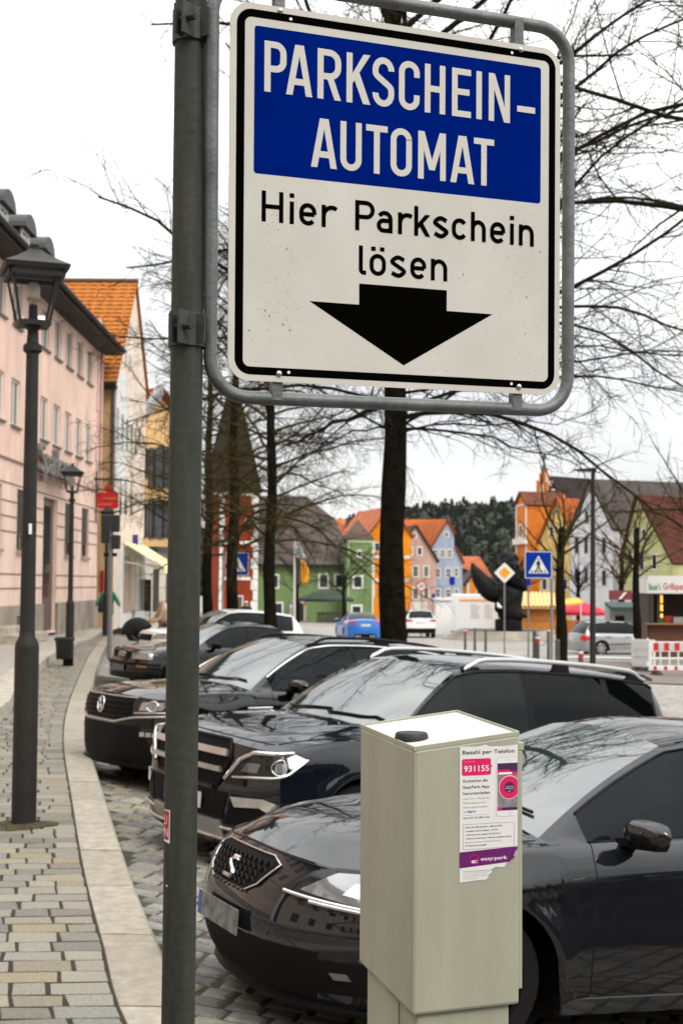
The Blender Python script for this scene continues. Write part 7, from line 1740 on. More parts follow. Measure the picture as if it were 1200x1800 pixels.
def lantern_lamp(loc, label, H=4.2, rz=.35, r1=.088, r2=.055, zc=1.30):
    t = thing('street_lamp', label, 'street lamp', loc, rz, 'black lantern street lamps along the pavement')
    hb = H-.60; mb = MB(); mb.lathe([(r1*1.02, -.05), (r1, .02), (r1*.98, zc-.03), (r1*.95, zc), (r2*1.06, zc+.05), (r2, zc+.10), (r2*.82, hb-.28), (r2*.82, hb-.20)], 28); post = mb.build('post', M_lamp, t, smooth=40)
    mb = MB(); mb.lathe([(r2*.82, hb-.20), (r2*1.25, hb-.18), (r2*1.25, hb-.14), (r2*.8, hb-.12), (r2*.7, hb-.03), (r2*1.1, hb-.01), (r2*1.1, hb+.0)], 24); mb.build('collar', M_lamp, post, smooth=30)
    a, b, h = .105, .178, .42
    def ring(mb, s0, z0, s1, z1): mb.hexa([(-s0, -s0, z0), (s0, -s0, z0), (s0, s0, z0), (-s0, s0, z0)], [(-s1, -s1, z1), (s1, -s1, z1), (s1, s1, z1), (-s1, s1, z1)])
    mb = MB(); ring(mb, a+.01, hb, a+.012, hb+.035)
    for sx, sy in ((-1, -1), (1, -1), (1, 1), (-1, 1)): mb.tube([(sx*a, sy*a, hb+.03), (sx*b, sy*b, hb+h)], .011, 6)
    for s0, z in ((b+.005, hb+h-.055),):
        for k in range(4):
            c, s_ = [(1, 0), (0, 1), (-1, 0), (0, -1)][k]; e = .018
            if c: mb.box(c*s0-e, c*s0+e, -s0, s0, z-.018, z+.018)
            else: mb.box(-s0, s0, s_*s0-e, s_*s0+e, z-.018, z+.018)
    fr = mb.build('lantern_frame', M_lamp, t)
    mb = MB(); q0, q1 = a-.004, b-.006
    for k in range(4):
        c0, c1 = [(-1, -1), (1, -1), (1, 1), (-1, 1)][k], [(1, -1), (1, 1), (-1, 1), (-1, -1)][k]; mb.poly([(c0[0]*q0, c0[1]*q0, hb+.04), (c1[0]*q0, c1[1]*q0, hb+.04), (c1[0]*q1, c1[1]*q1, hb+h-.075), (c0[0]*q1, c0[1]*q1, hb+h-.075)])
    mb.build('glass', M_lglass, t, recalc=False)
    mb = MB(); ring(mb, b+.045, hb+h-.025, b+.055, hb+h+.01); z = hb+h+.01
    prof = [(b+.055, z), (b*.86, z+.045), (b*.45, z+.098), (.045, z+.132)]
    for (s0, z0), (s1, z1) in zip(prof[:-1], prof[1:]): ring(mb, s0, z0, s1, z1)
    mb.lathe([(.030, z+.132), (.030, z+.165), (.038, z+.167), (.026, z+.182), (0, z+.186)], 14); mb.build('lamp_roof', M_lamp, t)
    mb = MB(); mb.lathe([(0, hb+.04), (.035, hb+.05), (.03, hb+.16)], 12); mb.build('lamp_socket', M_trim, fr)
    mb = MB(); mb.lathe([(.03, hb+h-.10), (.045, hb+h-.12), (.045, hb+.21), (.03, hb+.18), (0, hb+.175)], 14); mb.build('bulb', M_bulb, fr, smooth=50)
    mb = MB(); mb.lathe([(.0455, hb+.212), (.048, hb+.208), (.048, hb+.196), (.043, hb+.190)], 14, cap=False); mb.build('bulb_cap', M_brass, fr)
    return t
L1 = onz(42, 1452, 0); l1 = lantern_lamp((L1.x, L1.y, 0), 'tall lantern street lamp nearest the camera at the left edge')
mb = MB(); mb.lathe([(.20, .006), (.11, .03), (.09, .03)], 14, (L1.x, L1.y, 0), cap=False)
for k, v in enumerate(mb.v): 
    a = atan2(v[1]-L1.y, v[0]-L1.x); f = 1+.25*sin(a*3+1)+.15*sin(a*5); mb.v[k] = (L1.x+(v[0]-L1.x)*f, L1.y+(v[1]-L1.y)*f, v[2])
ms = mb.build('moss_ring', mat('moss', (.055, .045, .016), .95, var=.6, vscale=30, bump=1, bscale=80)); tag(ms, 'ring of brown moss round the foot of the nearest lamp', 'moss', kind='stuff')
q = at(64, 930, L1.y); mb = MB(); mb.box(.062, .075, -.07, -.05, q.z-.04, q.z+.035); s_ = mb.build('sticker', MATS['sticker_white'], l1); s_.rotation_euler = (0, 0, -.9)
L2 = onz(122, 1170, 0); lantern_lamp((L2.x, L2.y, 0), 'lantern street lamp with a black litter bin on its post', rz=.1)
q = at(185, 1120, 44); l3 = lantern_lamp((q.x, q.y, 0), 'farthest lantern street lamp, below the red bank sign', rz=.2, H=at(185, 893, 44).z+.05)
# litter bin on the second lamp
q = at(117, 1145, L2.y-.12); bn = thing('litter_bin', 'black litter bin hung on the second lantern post', 'litter bin', (q.x-.02, q.y-.10, 0)); z1, z0 = at(117, 1121, q.y).z, at(117, 1158, q.y).z
mb = MB(); mb.lathe([(.15, z0), (.165, z0+.02), (.185, z1-.08), (.19, z1-.05)], 18); mb.build('bucket', mat('bin_black', (.010, .010, .010), .6), bn, smooth=40)
mb = MB(); mb.lathe([(.20, z1-.06), (.21, z1-.05), (.21, z1), (.17, z1+.015), (.16, z1-.04)], 18, cap=False); mb.build('rim', mat('bin_black', (.010, .010, .010)), bn, smooth=40)
mb = MB(); mb.box(-.03, .17, .02, .12, 0, z0+.1); mb.build('bracket', M_trim, bn)
# signal post in front of the farthest lamp
q = onz(192, 1158, -.0); sg_ = thing('signal_post', 'grey post with two black pedestrian signal housings seen from behind', 'traffic light', (q.x, q.y, 0)); s_ = q.y/2400
zt = at(192, 905, q.y).z; mb = MB(); mb.tube([(0, 0, 0), (0, 0, zt)], .05, 12); mb.build('post', mat('post_grey', (.16, .16, .155), .5, metal=.2), sg_, smooth=40)
for x, y0, y1 in ((-9.5, 905, 955), (7.5, 905, 935), (8.5, 940, 965)):
    z1, z0 = at(192, y0, q.y).z, at(192, y1, q.y).z; mb = MB(); X = x*s_; mb.hexa([(X-.09, -.09, z0), (X+.09, -.09, z0), (X+.09, .12, z0), (X-.09, .12, z0)], [(X-.10, -.09, z1), (X+.10, -.09, z1), (X+.10, .12, z1), (X-.10, .12, z1)]); mb.build('signal_housing', mat('bin_black', (.010, .010, .010)), sg_, bevel=.03)
mb = MB(); mb.box(-12*s_, 11*s_, -.03, .03, at(192, 975, q.y).z-.04, at(192, 975, q.y).z+.04); mb.box(-14*s_, 0, -.03, .03, at(192, 912, q.y).z-.03, at(192, 912, q.y).z+.03); mb.build('cross_arm', M_trim, sg_)
# signs on thin posts
def roadsign(name, label, px, pyb, y, post_top, kind, pys, size, px2=None, post_r=.032, h_=None):
    b = at(px, pyb, y); g = G(b.x, b.y); t = thing(name, label, 'road sign', (b.x, b.y, g)); mb = MB(); zt = at(px, post_top, y).z-g; mb.tube([(0, 0, -.05), (0, 0, zt)], post_r, 10); mb.build('post', mat('sign_post_grey', (.22, .225, .22), .5, metal=.4, var=.2, vscale=5), t, smooth=40)
    c = at(px2 or px, pys, y); cx, cz = c.x-b.x, c.z-g; fy = -post_r-.012; Pn = lambda u, v, w=0: Vector((cx+u, fy-w, cz+v))
    def plate(name, pts, m, w, parent, th=.0):
        mb = MB()
        if th: mb.hexa([Pn(u, v, 0) for u, v in pts], [Pn(u, v, w) for u, v in pts])
        else: mb.poly([Pn(u, v, w) for u, v in pts])
        return mb.build(name, m, parent)
    return t, plate, size, Pn
M_rsw = mat('road_sign_white', (.72, .71, .69), .45); M_rsb = mat('road_sign_blue', (.0, .028, .27), .5, spec=.1); M_rsy = mat('road_sign_yellow', (.78, .34, .01), .45); M_rsr = mat('road_sign_red', (.50, .012, .014), .45); M_rsk = mat('road_sign_black', (.01, .01, .01), .5); M_rsg = mat('sign_back_grey', (.30, .31, .31), .5, metal=.3)
def crossing(t, plate, sz, Pn):
    h = sz/2; p = plate('panel', rrect(-h, h, -h, h, .03), M_rsg, .012, t, 1); plate('white_rim', rrect(-h*.97, h*.97, -h*.97, h*.97, .03), M_rsw, .0135, p); b = plate('blue_field', rrect(-h*.93, h*.93, -h*.93, h*.93, .025), M_rsb, .0150, p)
    plate('triangle', [(-.74*h, -.62*h), (.74*h, -.62*h), (0, .68*h)], M_rsw, .0165, b)
    for k in range(5): x = -.52+.26*k; plate('stripe', [((x-.065-.0)*h, -.58*h), ((x+.055)*h, -.58*h), ((x*.78+.035)*h, -.38*h), ((x*.78-.05)*h, -.38*h)], M_rsk, .018, b)
    w = plate('walker', [(-.10*h, .27*h), (.10*h, .27*h), (.16*h, .0), (.10*h, -.05*h), (.09*h, .05*h), (.07*h, -.1*h), (.24*h, -.5*h), (.15*h, -.52*h), (0, -.2*h), (-.14*h, -.52*h), (-.23*h, -.5*h), (-.07*h, -.1*h), (-.10*h, .05*h), (-.17*h, -.08*h), (-.21*h, -.02*h)], M_rsk, .0195, b)
    plate('walker_head', [(.075*h*cos(a), .38*h+.075*h*sin(a)) for a in [2*pi*k/12 for k in range(12)]], M_rsk, .0195, w)
r = roadsign('crossing_sign', 'blue pedestrian crossing sign between the fountain and the young tree', 969, 1185, 31, 968, 'x', 993, .62, 945); crossing(*r)
r2 = roadsign('crossing_sign', 'blue pedestrian crossing sign partly hidden behind a tree trunk at left', 391, 1100, 44.5, 968, 'x', 991.5, .76, 417); crossing(*r2)
t, plate, sz, Pn = roadsign('priority_sign', 'yellow and white diamond priority sign on a thin post before the fountain', 886, 1141, 55, 1000, 'd', 1007, .60); d_ = .60/sqrt(2)*1.02
def dia(r_, rr=.04): return [(x*cos(pi/4)-y*sin(pi/4), x*sin(pi/4)+y*cos(pi/4)) for x, y in rrect(-r_, r_, -r_, r_, rr)]
p = plate('panel', dia(.302), M_rsg, .012, t, 1); plate('white_field', dia(.295), M_rsw, .014, p); plate('yellow_field', dia(.175, .02), M_rsy, .0155, p)
t, plate, sz, Pn = roadsign('speed_sign', 'round red rimmed speed sign reading 30 in front of the pink house', 740, 1109, 79, 1035, 's', 1030.5, .60); circ = lambda r_: [(r_*cos(2*pi*k/32), r_*sin(2*pi*k/32)) for k in range(32)]
p = plate('panel', circ(.31), M_rsr, .012, t, 1); plate('white_field', circ(.235), M_rsw, .0145, p); vs, fs = text2d('30', .24, 0, -.12, width=.30, align='C', bold=.01); mb = MB(); mb.add([Pn(x, y, .0165) for x, y in vs], fs); mb.build('numerals', M_rsk, p, recalc=False)
for px, y, py, pb, lab in ((794, 100, 1021, 1085, 'small blue sign on a post in front of the blue house'), (761, 110, 1050, 1085, 'small blue sign low beside the white crossover')):
    t, plate, sz, Pn = roadsign('blue_sign', lab, px, pb, y, py, 'b', py, .3, post_r=.04); plate('panel', rrect(-.13 if px < 780 else -.2, .13 if px < 780 else .2, -.30, .30, .03), M_rsb, .014, t, 1)
t, plate, sz, Pn = roadsign('blue_sign', 'small blue sign just below the crossing sign on a thin post', 928, 1140, 50, 1020, 'b', 1023, .3, post_r=.035); p = plate('panel', rrect(-.075, .075, -.13, .13, .02), M_rsb, .014, t, 1)
# modern street light
q = at(1041, 1168, 37); g = G(q.x, q.y); ml = thing('modern_street_light', 'tall slim modern street light with a flat wedge head', 'street light', (q.x, q.y, g)); zt = at(1043, 822, 37).z-g; k_ = 37/2400
mb = MB(); mb.tube([(0, 0, -.05), (0, 0, 1.2), (.02, 0, zt-.1)], [.085, .08, .055], 14); mb.build('mast', M_lamp, ml, smooth=40)
mb = MB(); mb.hexa([(.10, -.09, zt-.13), (-.33*1.6, -.10, zt-.07), (-.33*1.6, .10, zt-.07), (.10, .09, zt-.13)], [(.11, -.09, zt), (-.33*1.6, -.10, zt-.055), (-.33*1.6, .10, zt-.055), (.11, .09, zt)]); mb.build('lamp_head', M_lamp, ml, bevel=.015)
mb = MB(); mb.box(-.4, -.02, -.06, .06, zt-.128, zt-.100); mb.build('lamp_panel', mat('led_panel', (.5, .5, .48), .3), ml)
# bollards
def bollard(label, px, pyt, pyb, y, red, r=.055):
    b = at(px, pyb, y); g = G(b.x, b.y); z = max(.7, min(1.05, at(px, pyt, y).z-g)); t = thing('bollard', label, 'bollard', (b.x, b.y, g), 0, 'slim dark bollards on the square'); mb = MB(); mb.lathe([(r, -.05), (r, z-.02), (r*.7, z), (0, z+.005)], 14); mb.build('post', mat('bollard_grey', (.06, .06, .058), .6), t, smooth=40)
    if red:
        mb = MB(); mb.lathe([(r+.004, z-.24), (r+.004, z-.12)], 14, cap=False); mb.build('red_band', M_rsr, t); mb = MB(); mb.lathe([(r+.004, z-.12), (r+.004, z-.05)], 14, cap=False); mb.build('white_band', M_rsw, t)
    return t
bollard('slim bollard with a red band, leftmost of those before the fountain', 817, 1104, 1137, 58, True); bollard('plain slim bollard between the red banded one and the diamond sign post', 834, 1104, 1138, 58, False); bollard('plain slim bollard just left of the diamond sign post', 853, 1107, 1141, 57, False)
c1_ = bollard('dark bollard holding the left end of the sagging chain', 939, 1104, 1145, 52, False, .08); bollard('short bollard with a red band near the crossing sign', 944, 1115, 1158, 45, True, .07); c2_ = bollard('plain bollard holding the right end of the sagging chain', 963, 1106, 1147, 51, False); bollard('bollard with a red top beside the modern street light', 1020, 1141, 1172, 37, True, .065)
bollard('stubby dark bollard at the foot of the young tree by the crossing sign', 979, 1118, 1162, 40, False, .07)
a, b = c1_.location+Vector((0, 0, .85)), c2_.location+Vector((0, 0, .85)); mb = MB(); mb.tube([a.lerp(b, k/12)-Vector((0, 0, .35*4*(k/12)*(1-k/12))) for k in range(13)], .018, 5); tag(mb.build('chain', mat('chain_pale', (.4, .38, .3), .5, metal=.4)), 'chain sagging between two dark bollards by the crossing sign', 'chain')
# ------------------------------------------------------------------ fountain with bronze sculpture
q = at(893, 1108, 73); g = G(q.x, q.y); M_fst = mat('fountain_stone', (.36, .33, .28), .85, var=.25, vscale=1.2, bump=.3); fo2 = thing('fountain', 'round stepped stone fountain basin in the middle of the square', 'fountain', (q.x, q.y+2.7, g))
mb = MB(); mb.lathe([(3.3, -.1), (3.3, .12), (3.05, .12), (3.05, .26), (2.85, .26), (2.85, .5), (2.55, .5), (2.55, .3), (0, .3)], 48); mb.build('steps', M_fst, fo2, smooth=30); mb = MB(); mb.lathe([(2.54, .38), (0, .38)], 40); mb.build('water', mat('water_dark', (.02, .025, .025), .05), fo2)
M_brz = mat('bronze_dark', (.006, .006, .0055), .55, spec=.15, var=.4, vscale=4)
ys2 = 75.5; S = lambda px, py, dy=0: at(px, py, ys2+dy); o = S(893, 1094); sc2 = thing('bronze_sculpture', 'black bronze fountain sculpture with a great curved horn on its left', 'sculpture', (o.x, o.y, o.z))
ch = [(893, 1096, .68), (893, 1075, .72), (896, 1050, .75), (900, 1025, .78), (898, 1005, .66), (892, 990, .50), (888, 978, .38), (886, 968, .25)]
pts = [S(x, y)-o for x, y, r_ in ch]; rad = [r_ for x, y, r_ in ch]; ed = [(k, k+1) for k in range(len(ch)-1)]
def addchain(frm, lst):
    last = frm
    for x, y, r_, dy in lst: pts.append(S(x, y, dy)-o); rad.append(r_); ed.append((last, len(pts)-1)); last = len(pts)-1
addchain(3, [(918, 1030, .45, -.3), (922, 1012, .3, -.3), (922, 1000, .2, 0)]); addchain(1, [(918, 1082, .16, -.3), (930, 1083, .06, -.3)]); addchain(5, [(902, 985, .3, .3), (908, 975, .2, 0)]); addchain(2, [(876, 1068, .3, -.4), (874, 1078, .2, -.4)]); addchain(6, [(880, 972, .14, 0), (876, 962, .07, 0)])
skin('body', [tuple(p) for p in pts], ed, rad, M_brz, sc2, 0, 2)
hp = [(886, 1042, .62), (866, 1040, .60), (853, 1030, .55), (843, 1018, .44), (836, 1006, .32), (832, 998, .2), (829, 990, .05)]
mb = MB(); mb.tube(catmull([tuple(S(x, y, .2)-o) for x, y, r_ in hp], 5), list(np.interp(np.linspace(0, len(hp)-1, (len(hp)-1)*5+1), range(len(hp)), [r_ for *_, r_ in hp])), 14); mb.build('horn', M_brz, sc2, smooth=60)
mb = MB(); rr_ = random.Random(8)
for k in range(26):
    x, y = rr_.uniform(872, 922), rr_.uniform(975, 1040); c = S(x, y, rr_.uniform(-.7, -.2))-o; d = Vector((rr_.uniform(-1, 1), rr_.uniform(-.6, .1), rr_.uniform(-.2, 1))).normalized(); mb.tube([c, c+d*rr_.uniform(.2, .5)], [rr_.uniform(.06, .14), .02], 6)
mb.build('bronze_leaves', M_brz, sc2); mb = MB(); mb.lathe([(.75, -.6), (.75, .15), (.6, .2)], 20); mb.build('plinth', M_brz, sc2)
mb = MB(); mb.tube([S(874, 1060, -.8)-o, S(876, 1066, -.9)-o, S(881, 1068, -1)-o], [.05, .10, .06], 6); mb.build('white_bird', M_rsw, sc2)
# ------------------------------------------------------------------ market stalls and trailers
def at_g(px, y): p = at(px, 1090, y); return Vector((p.x, p.y, G(p.x, p.y)))
q = at_g(840, 80); tl = thing('white_trailer', 'white box trailer with grey printed text and an orange stripe behind the fountain', 'trailer', q); k_ = 80/2400; x0, x1 = (798-840)*k_, (880-840)*k_; zt = at(840, 1045, 80).z-q.z
mb = MB(); mb.box(x0, x1, 0, 2.2, .35, zt); bx_ = mb.build('box', mat('trailer_white', (.74, .74, .73), .45), tl, bevel=.05); mb = MB(); mb.box(x0+.3, x1-.05, -.012, -.004, zt-.42, zt-.27); mb.build('orange_stripe', mat('stripe_orange', (.75, .35, .15), .5), bx_)
mb = MB(); rr_ = random.Random(1)
for X in (x0+.95, x0+1.75):
    for k in range(8): mb.box(X, X+rr_.uniform(.35, .6), -.01, -.004, zt-.62-.11*k, zt-.575-.11*k)
mb.build('printed_text', mat('print_grey', (.42, .42, .43), .6), bx_)
for X in (x0+.6, x1-.6): mb = MB(); mb.lathe([(.3, .05), (.3, .25)], 18, (X, 0, .3), axis='y'); mb.build('wheel', M_tyre, tl)
q = at_g(782, 84); wp = thing('white_stall', 'narrow white stall standing left of the white trailer', 'stall', q); mb = MB(); mb.box(-.55, .55, 0, 1.5, 0, at(782, 1055, 84).z-q.z); mb.build('box', mat('trailer_white', (.74, .74, .73)), wp, bevel=.04); mb = MB(); mb.box(.56, .9, 0, .8, 0, at(795, 1052, 84).z-q.z-.2); mb.build('side_panel', mat('panel_orange', (.6, .3, .1), .6), wp)
mb = MB(); mb.box(-.7, .9, -.15, 1.6, at(782, 1055, 84).z-q.z+.003, at(782, 1055, 84).z-q.z+.12); mb.build('roof', mat('trailer_white', (.74, .74, .73)), wp)
# orange stall under a pale ribbed roof
q = at_g(950, 78); os_ = thing('orange_stall', 'orange wooden market stall under a pale yellow ribbed roof', 'market stall', q); k_ = 78/2400; x0, x1 = (913-950)*k_, (984-950)*k_; zt = at(950, 1066, 78).z-q.z; zr2 = at(950, 1043, 80).z-q.z
mb = MB(); mb.box(x0, x1, 0, 2.4, 0, zt+.05); mb.build('walls', mat('stall_orange', (.50, .18, .02), .7, var=.15, vscale=3), os_)
mb = MB()
for k in range(11):
    a = x0-.1+(x1-x0+.25)*k/11; b = a+(x1-x0+.25)/11; n = 6
    P = [(a+(b-a)*i/n, .12*sin(pi*i/n)) for i in range(n+1)]
    for i in range(n): (u0, h0), (u1, h1) = P[i], P[i+1]; mb.poly([(u0, -.45, zt-.05+h0), (u1, -.45, zt-.05+h1), (u1+.15, 1.2, zr2+h1), (u0+.15, 1.2, zr2+h0)])
mb.hexa([(x0-.1, -.4, zt-.12), (x1+.1, -.4, zt-.12), (x1+.2, 1.2, zr2-.06), (x0, 1.2, zr2-.06)], [(x0-.1, -.4, zt-.07), (x1+.1, -.4, zt-.07), (x1+.2, 1.2, zr2-.01), (x0, 1.2, zr2-.01)]); mb.build('ribbed_roof', mat('roof_pale_yellow', (.72, .48, .20), .7), os_)
mb = MB(); mb.box(x0+.3, x1-.3, -.03, -.003, zt*.55, zt*.93); mb.build('serving_hatch', mat('hatch_orange', (.40, .14, .02), .7), os_)
q = at_g(1006, 80); ya = thing('yellow_awning_stall', 'small stall with a slanting orange yellow awning right of the orange stall', 'market stall', q); k_ = 80/2400; mb = MB(); a, b = at(985, 1062, 80)-q, at(1020, 1058, 80)-q; mb.hexa([a+Vector((0, -.8, -.1)), b+Vector((0, -.8, -.1)), b+Vector((0, .8, .15)), a+Vector((0, .8, .15))], [a+Vector((0, -.8, -.02)), b+Vector((0, -.8, -.02)), b+Vector((0, .8, .24)), a+Vector((0, .8, .24))]); mb.build('awning', mat('awning_orange', (.70, .36, .03), .7), ya)
mb = MB(); mb.box(a.x, b.x, 0, .8, 0, 1.05); mb.build('counter', mat('hatch_orange', (.40, .14, .02)), ya); mb = MB(); mb.tube([(a.x, 0, 0), (a.x, 0, a.z)], .04, 6); mb.tube([(b.x, 0, 0), (b.x, 0, b.z)], .04, 6); mb.build('pole', M_frame, ya)
# red parasols
for px, y, pyt, pye, w_, lab in ((1020, 82, 1058, 1076, 2.1, 'wide red market parasol, the right hand one of two, behind the silver estate car'), (1003, 86, 1063, 1074, 1.4, 'smaller red parasol left of the wide one behind the silver estate car')):
    q = at_g(px, y); t = thing('market_parasol', lab, 'parasol', q); z1, z0 = at(px, pyt, y).z-q.z, at(px, pye, y).z-q.z; mb = MB(); mb.lathe([(w_*.75, z0-.18), (w_*.75, z0), (w_*.52, (z0*1.1+z1*.9)/2), (w_*.18, z1-.06), (.2, z1+.0), (0, z1+.05)], 8, cap=False); mb.build('canopy', mat('parasol_red', (.50, .008, .035), .7), t, smooth=20); mb = MB(); mb.tube([(0, 0, 0), (0, 0, z1)], .04, 6); mb.build('pole', M_frame, t)
# dark green awning stand and white box at its right
q = at_g(1100, 74); ga = thing('green_awning_stand', 'market stand with a dark green awning beside the grill stall', 'market stall', q); k_ = 74/2400; x0, x1 = (1068-1100)*k_, (1136-1100)*k_; zt = at(1100, 1062, 74).z-q.z; mb = MB(); mb.hexa([(x0, -.9, zt-.35), (x1, -.9, zt-.35), (x1, 1.0, zt-.05), (x0, 1.0, zt-.05)], [(x0, -.9, zt-.15), (x1, -.9, zt-.15), (x1, 1.0, zt+.1), (x0, 1.0, zt+.1)]); mb.build('awning', mat('awning_green', (.012, .035, .028), .7), ga)
mb = MB(); mb.box(x0+.2, x1-.2, .6, 2.0, 0, zt-.12); mb.build('body', mat('stand_grey', (.30, .31, .30), .6), ga); mb = MB(); mb.box(x1-.75, x1-.15, -.6, -.2, .2, zt-.5); mb.build('counter', mat('trailer_white', (.74, .74, .73)), ga)
mb = MB(); mb.box(x0+.5, x0+1.0, .58, .598, .5, 1.4); mb.build('opening', M_trim, ga)
q = at_g(1092, 80); wb = thing('dark_red_board', 'dark red board with a pale slanting mark above the green awning', 'board', q); mb = MB(); z = at(1092, 1047, 80).z-q.z; mb.box(-.75, .75, -.04, .04, z-.25, z+.3); mb.build('panel', mat('board_red', (.16, .02, .025), .6), wb); mb = MB(); mb.hexa([Vector((-.2, -.05, z-.2)), Vector((-.05, -.05, z-.2)), Vector((.3, -.05, z+.2)), Vector((.15, -.05, z+.2))], [Vector((-.2, -.045, z-.2)), Vector((-.05, -.045, z-.2)), Vector((.3, -.045, z+.2)), Vector((.15, -.045, z+.2))]); mb.build('pale_mark', M_rsw, wb); mb = MB(); mb.tube([(-.6, 0, 0), (-.6, 0, z)], .04, 6); mb.tube([(.6, 0, 0), (.6, 0, z)], .04, 6); mb.build('pole', M_trim, wb)
# grill stall at the right edge
yG = 47; q = at_g(1136, yG); gs_ = thing('grill_stall', 'white roofed grill stall with red and green lettering at the right edge', 'market stall', q); k_ = yG/2400; Z = lambda py: at(1150, py, yG).z-q.z; X = lambda px: (px-1136)*k_; xr = 4.2
M_gw = mat('stall_white', (.70, .69, .66), .5); mb = MB(); mb.box(0, xr, -.05, 2.4, Z(1043), Z(1018)); fa_ = mb.build('fascia', M_gw, gs_)
mb = MB(); mb.box(.05, xr, .1, 2.35, Z(1018)+.003, Z(1018)+.12); mb.build('roof', mat('stall_roof', (.55, .54, .5), .6), gs_)
mb = MB(); mb.box(.05, xr-.05, 2.2, 2.35, .35, Z(1043)); mb.box(.03, .12, 0, 2.2, .35, Z(1043)); mb.build('back_wall', mat('stall_inside', (.05, .035, .025), .8, var=.3), gs_)
mb = MB(); mb.box(.02, xr, .02, 2.3, .30, Z(1098)); mb.build('lower_panel', mat('stall_brown', (.11, .032, .013), .6), gs_); mb = MB(); mb.box(.02, xr, .0, 2.3, -.05, .297); mb.build('skirt', mat('skirt_grey', (.30, .29, .27), .7), gs_)
mb = MB(); mb.box(0, xr, -.25, .45, Z(1098)+.003, Z(1098)+.05); mb.build('counter', mat('counter_wood', (.28, .13, .05), .5), gs_)
mb = MB(); mb.box(X(1143), X(1147), -.02, .05, Z(1098), Z(1043)); mb.box(X(1158), X(1162), .3, .36, Z(1098), Z(1043)); mb.build('frame_post', mat('post_dark', (.04, .035, .03), .6), gs_)
mb = MB()
for py0, py1 in ((1060, 1046), (1074, 1063), (1086, 1079)): mb.box(X(1163), X(1167), .25, .29, Z(py0), Z(py1))
mb.build('light_tube', mat('warm_light', (1, .50, .06), .5, emit=1.3), gs_)
mb = MB(); mb.box(X(1164), X(1173), .6, .9, Z(1098), Z(1088)); mb.build('green_box', mat('box_green', (.02, .12, .03), .6), gs_); mb = MB(); mb.box(X(1174), X(1188), .6, .9, Z(1098), Z(1083)); mb.build('red_box', mat('box_red', (.30, .015, .015), .6), gs_); mb = MB(); mb.box(X(1189), X(1206), .5, .9, Z(1098), Z(1085)); mb.build('pale_box', mat('stand_grey', (.30, .31, .30)), gs_)
for s_, a, b, py, m in (("Bauer's", 1139, 1160, 1037, mat('letter_green', (.03, .22, .07), .6)), ('Grillspezialitäten', 1164, 1236, 1036, mat('letter_red', (.45, .02, .02), .6))):
    vs, fs = text2d(s_, .22, X(a), Z(py), width=X(b)-X(a), bold=.02); mb = MB(); mb.add([(x, -.054, y) for x, y in vs], fs); mb.build('lettering', m, fa_, recalc=False)
# plastic barriers
M_bw = mat('barrier_white', (.70, .70, .68), .45); M_ft = mat('rubber_foot', (.018, .018, .018), .8)
def barrier(label, a, b, zoff=0, red=True):
    d = (b-a); d.z = 0; L = d.length; d.normalize(); t = thing('plastic_barrier', label, 'barrier', (a.x, a.y, G(a.x, a.y)), atan2(d.y, d.x), 'white plastic barriers at the right edge')
    mb = MB(); H0, H1 = .16, 1.02; w_ = .035; B = lambda x0, x1, z0, z1, y0=-w_, y1=w_: mb.box(x0, x1, y0, y1, z0, z1)
    B(0, .09, H0, H1); B(L-.09, L, H0, H1); B(.09, L-.09, H1-.30, H1); B(.09, L-.09, H0, H0+.15); B(.09, L-.09, H0+.33, H0+.39)
    n = 9
    for k in range(1, n): x = .09+(L-.18)*k/n; B(x-.022, x+.022, H0+.15, H0+.33); B(x-.022, x+.022, H0+.39, H1-.30)
    fr = mb.build('panel', M_bw, t, bevel=.012); mb = MB(); mb.tube([(.05, 0, H1), (.05, 0, H1+.06)], .03, 8); mb.tube([(L-.3, 0, H1), (L-.3, 0, H1+.06)], .03, 8); mb.box(-.06, .01, -.03, .03, H0+.14, H0+.26); mb.build('lug', M_bw, fr)
    if red:
        mb = MB(); m = int((L-.2)/.16)
        for k in range(0, m, 2): x = .14+.16*k; mb.box(x, x+.16, -w_-.006, -w_-.001, H1-.27, H1-.03)
        for k in range(0, m, 2): x = .14+.16*k; mb.box(x, x+.10, -w_-.006, -w_-.001, H0+.02, H0+.13)
        mb.build('red_stripes', M_rsr, fr); mb = MB()
        for k in range(1, m, 2): x = .14+.16*k; mb.box(x, x+.16, -w_-.006, -w_-.001, H1-.27, H1-.03)
        mb.build('reflective_stripes', mat('stripe_grey', (.50, .51, .51), .4), fr)
    for x in (.25, L-.35): mb = MB(); mb.hexa([(x-.12, -.38, 0), (x+.12, -.38, 0), (x+.12, .38, 0), (x-.12, .38, 0)], [(x-.06, -.14, .155), (x+.06, -.14, .155), (x+.06, .14, .155), (x-.06, .14, .155)]); mb.build('foot', M_ft, t)
    return t
yb_ = 33; A = ong(1139, 1188); B_ = ong(1290, 1190); barrier('white plastic barrier with red and grey stripes, the nearer of two at the right edge', A, B_)
A = ong(1110, 1180); B_ = ong(1150, 1183); barrier('plain white plastic barrier turned aside, left of the striped one', A, B_, red=False)
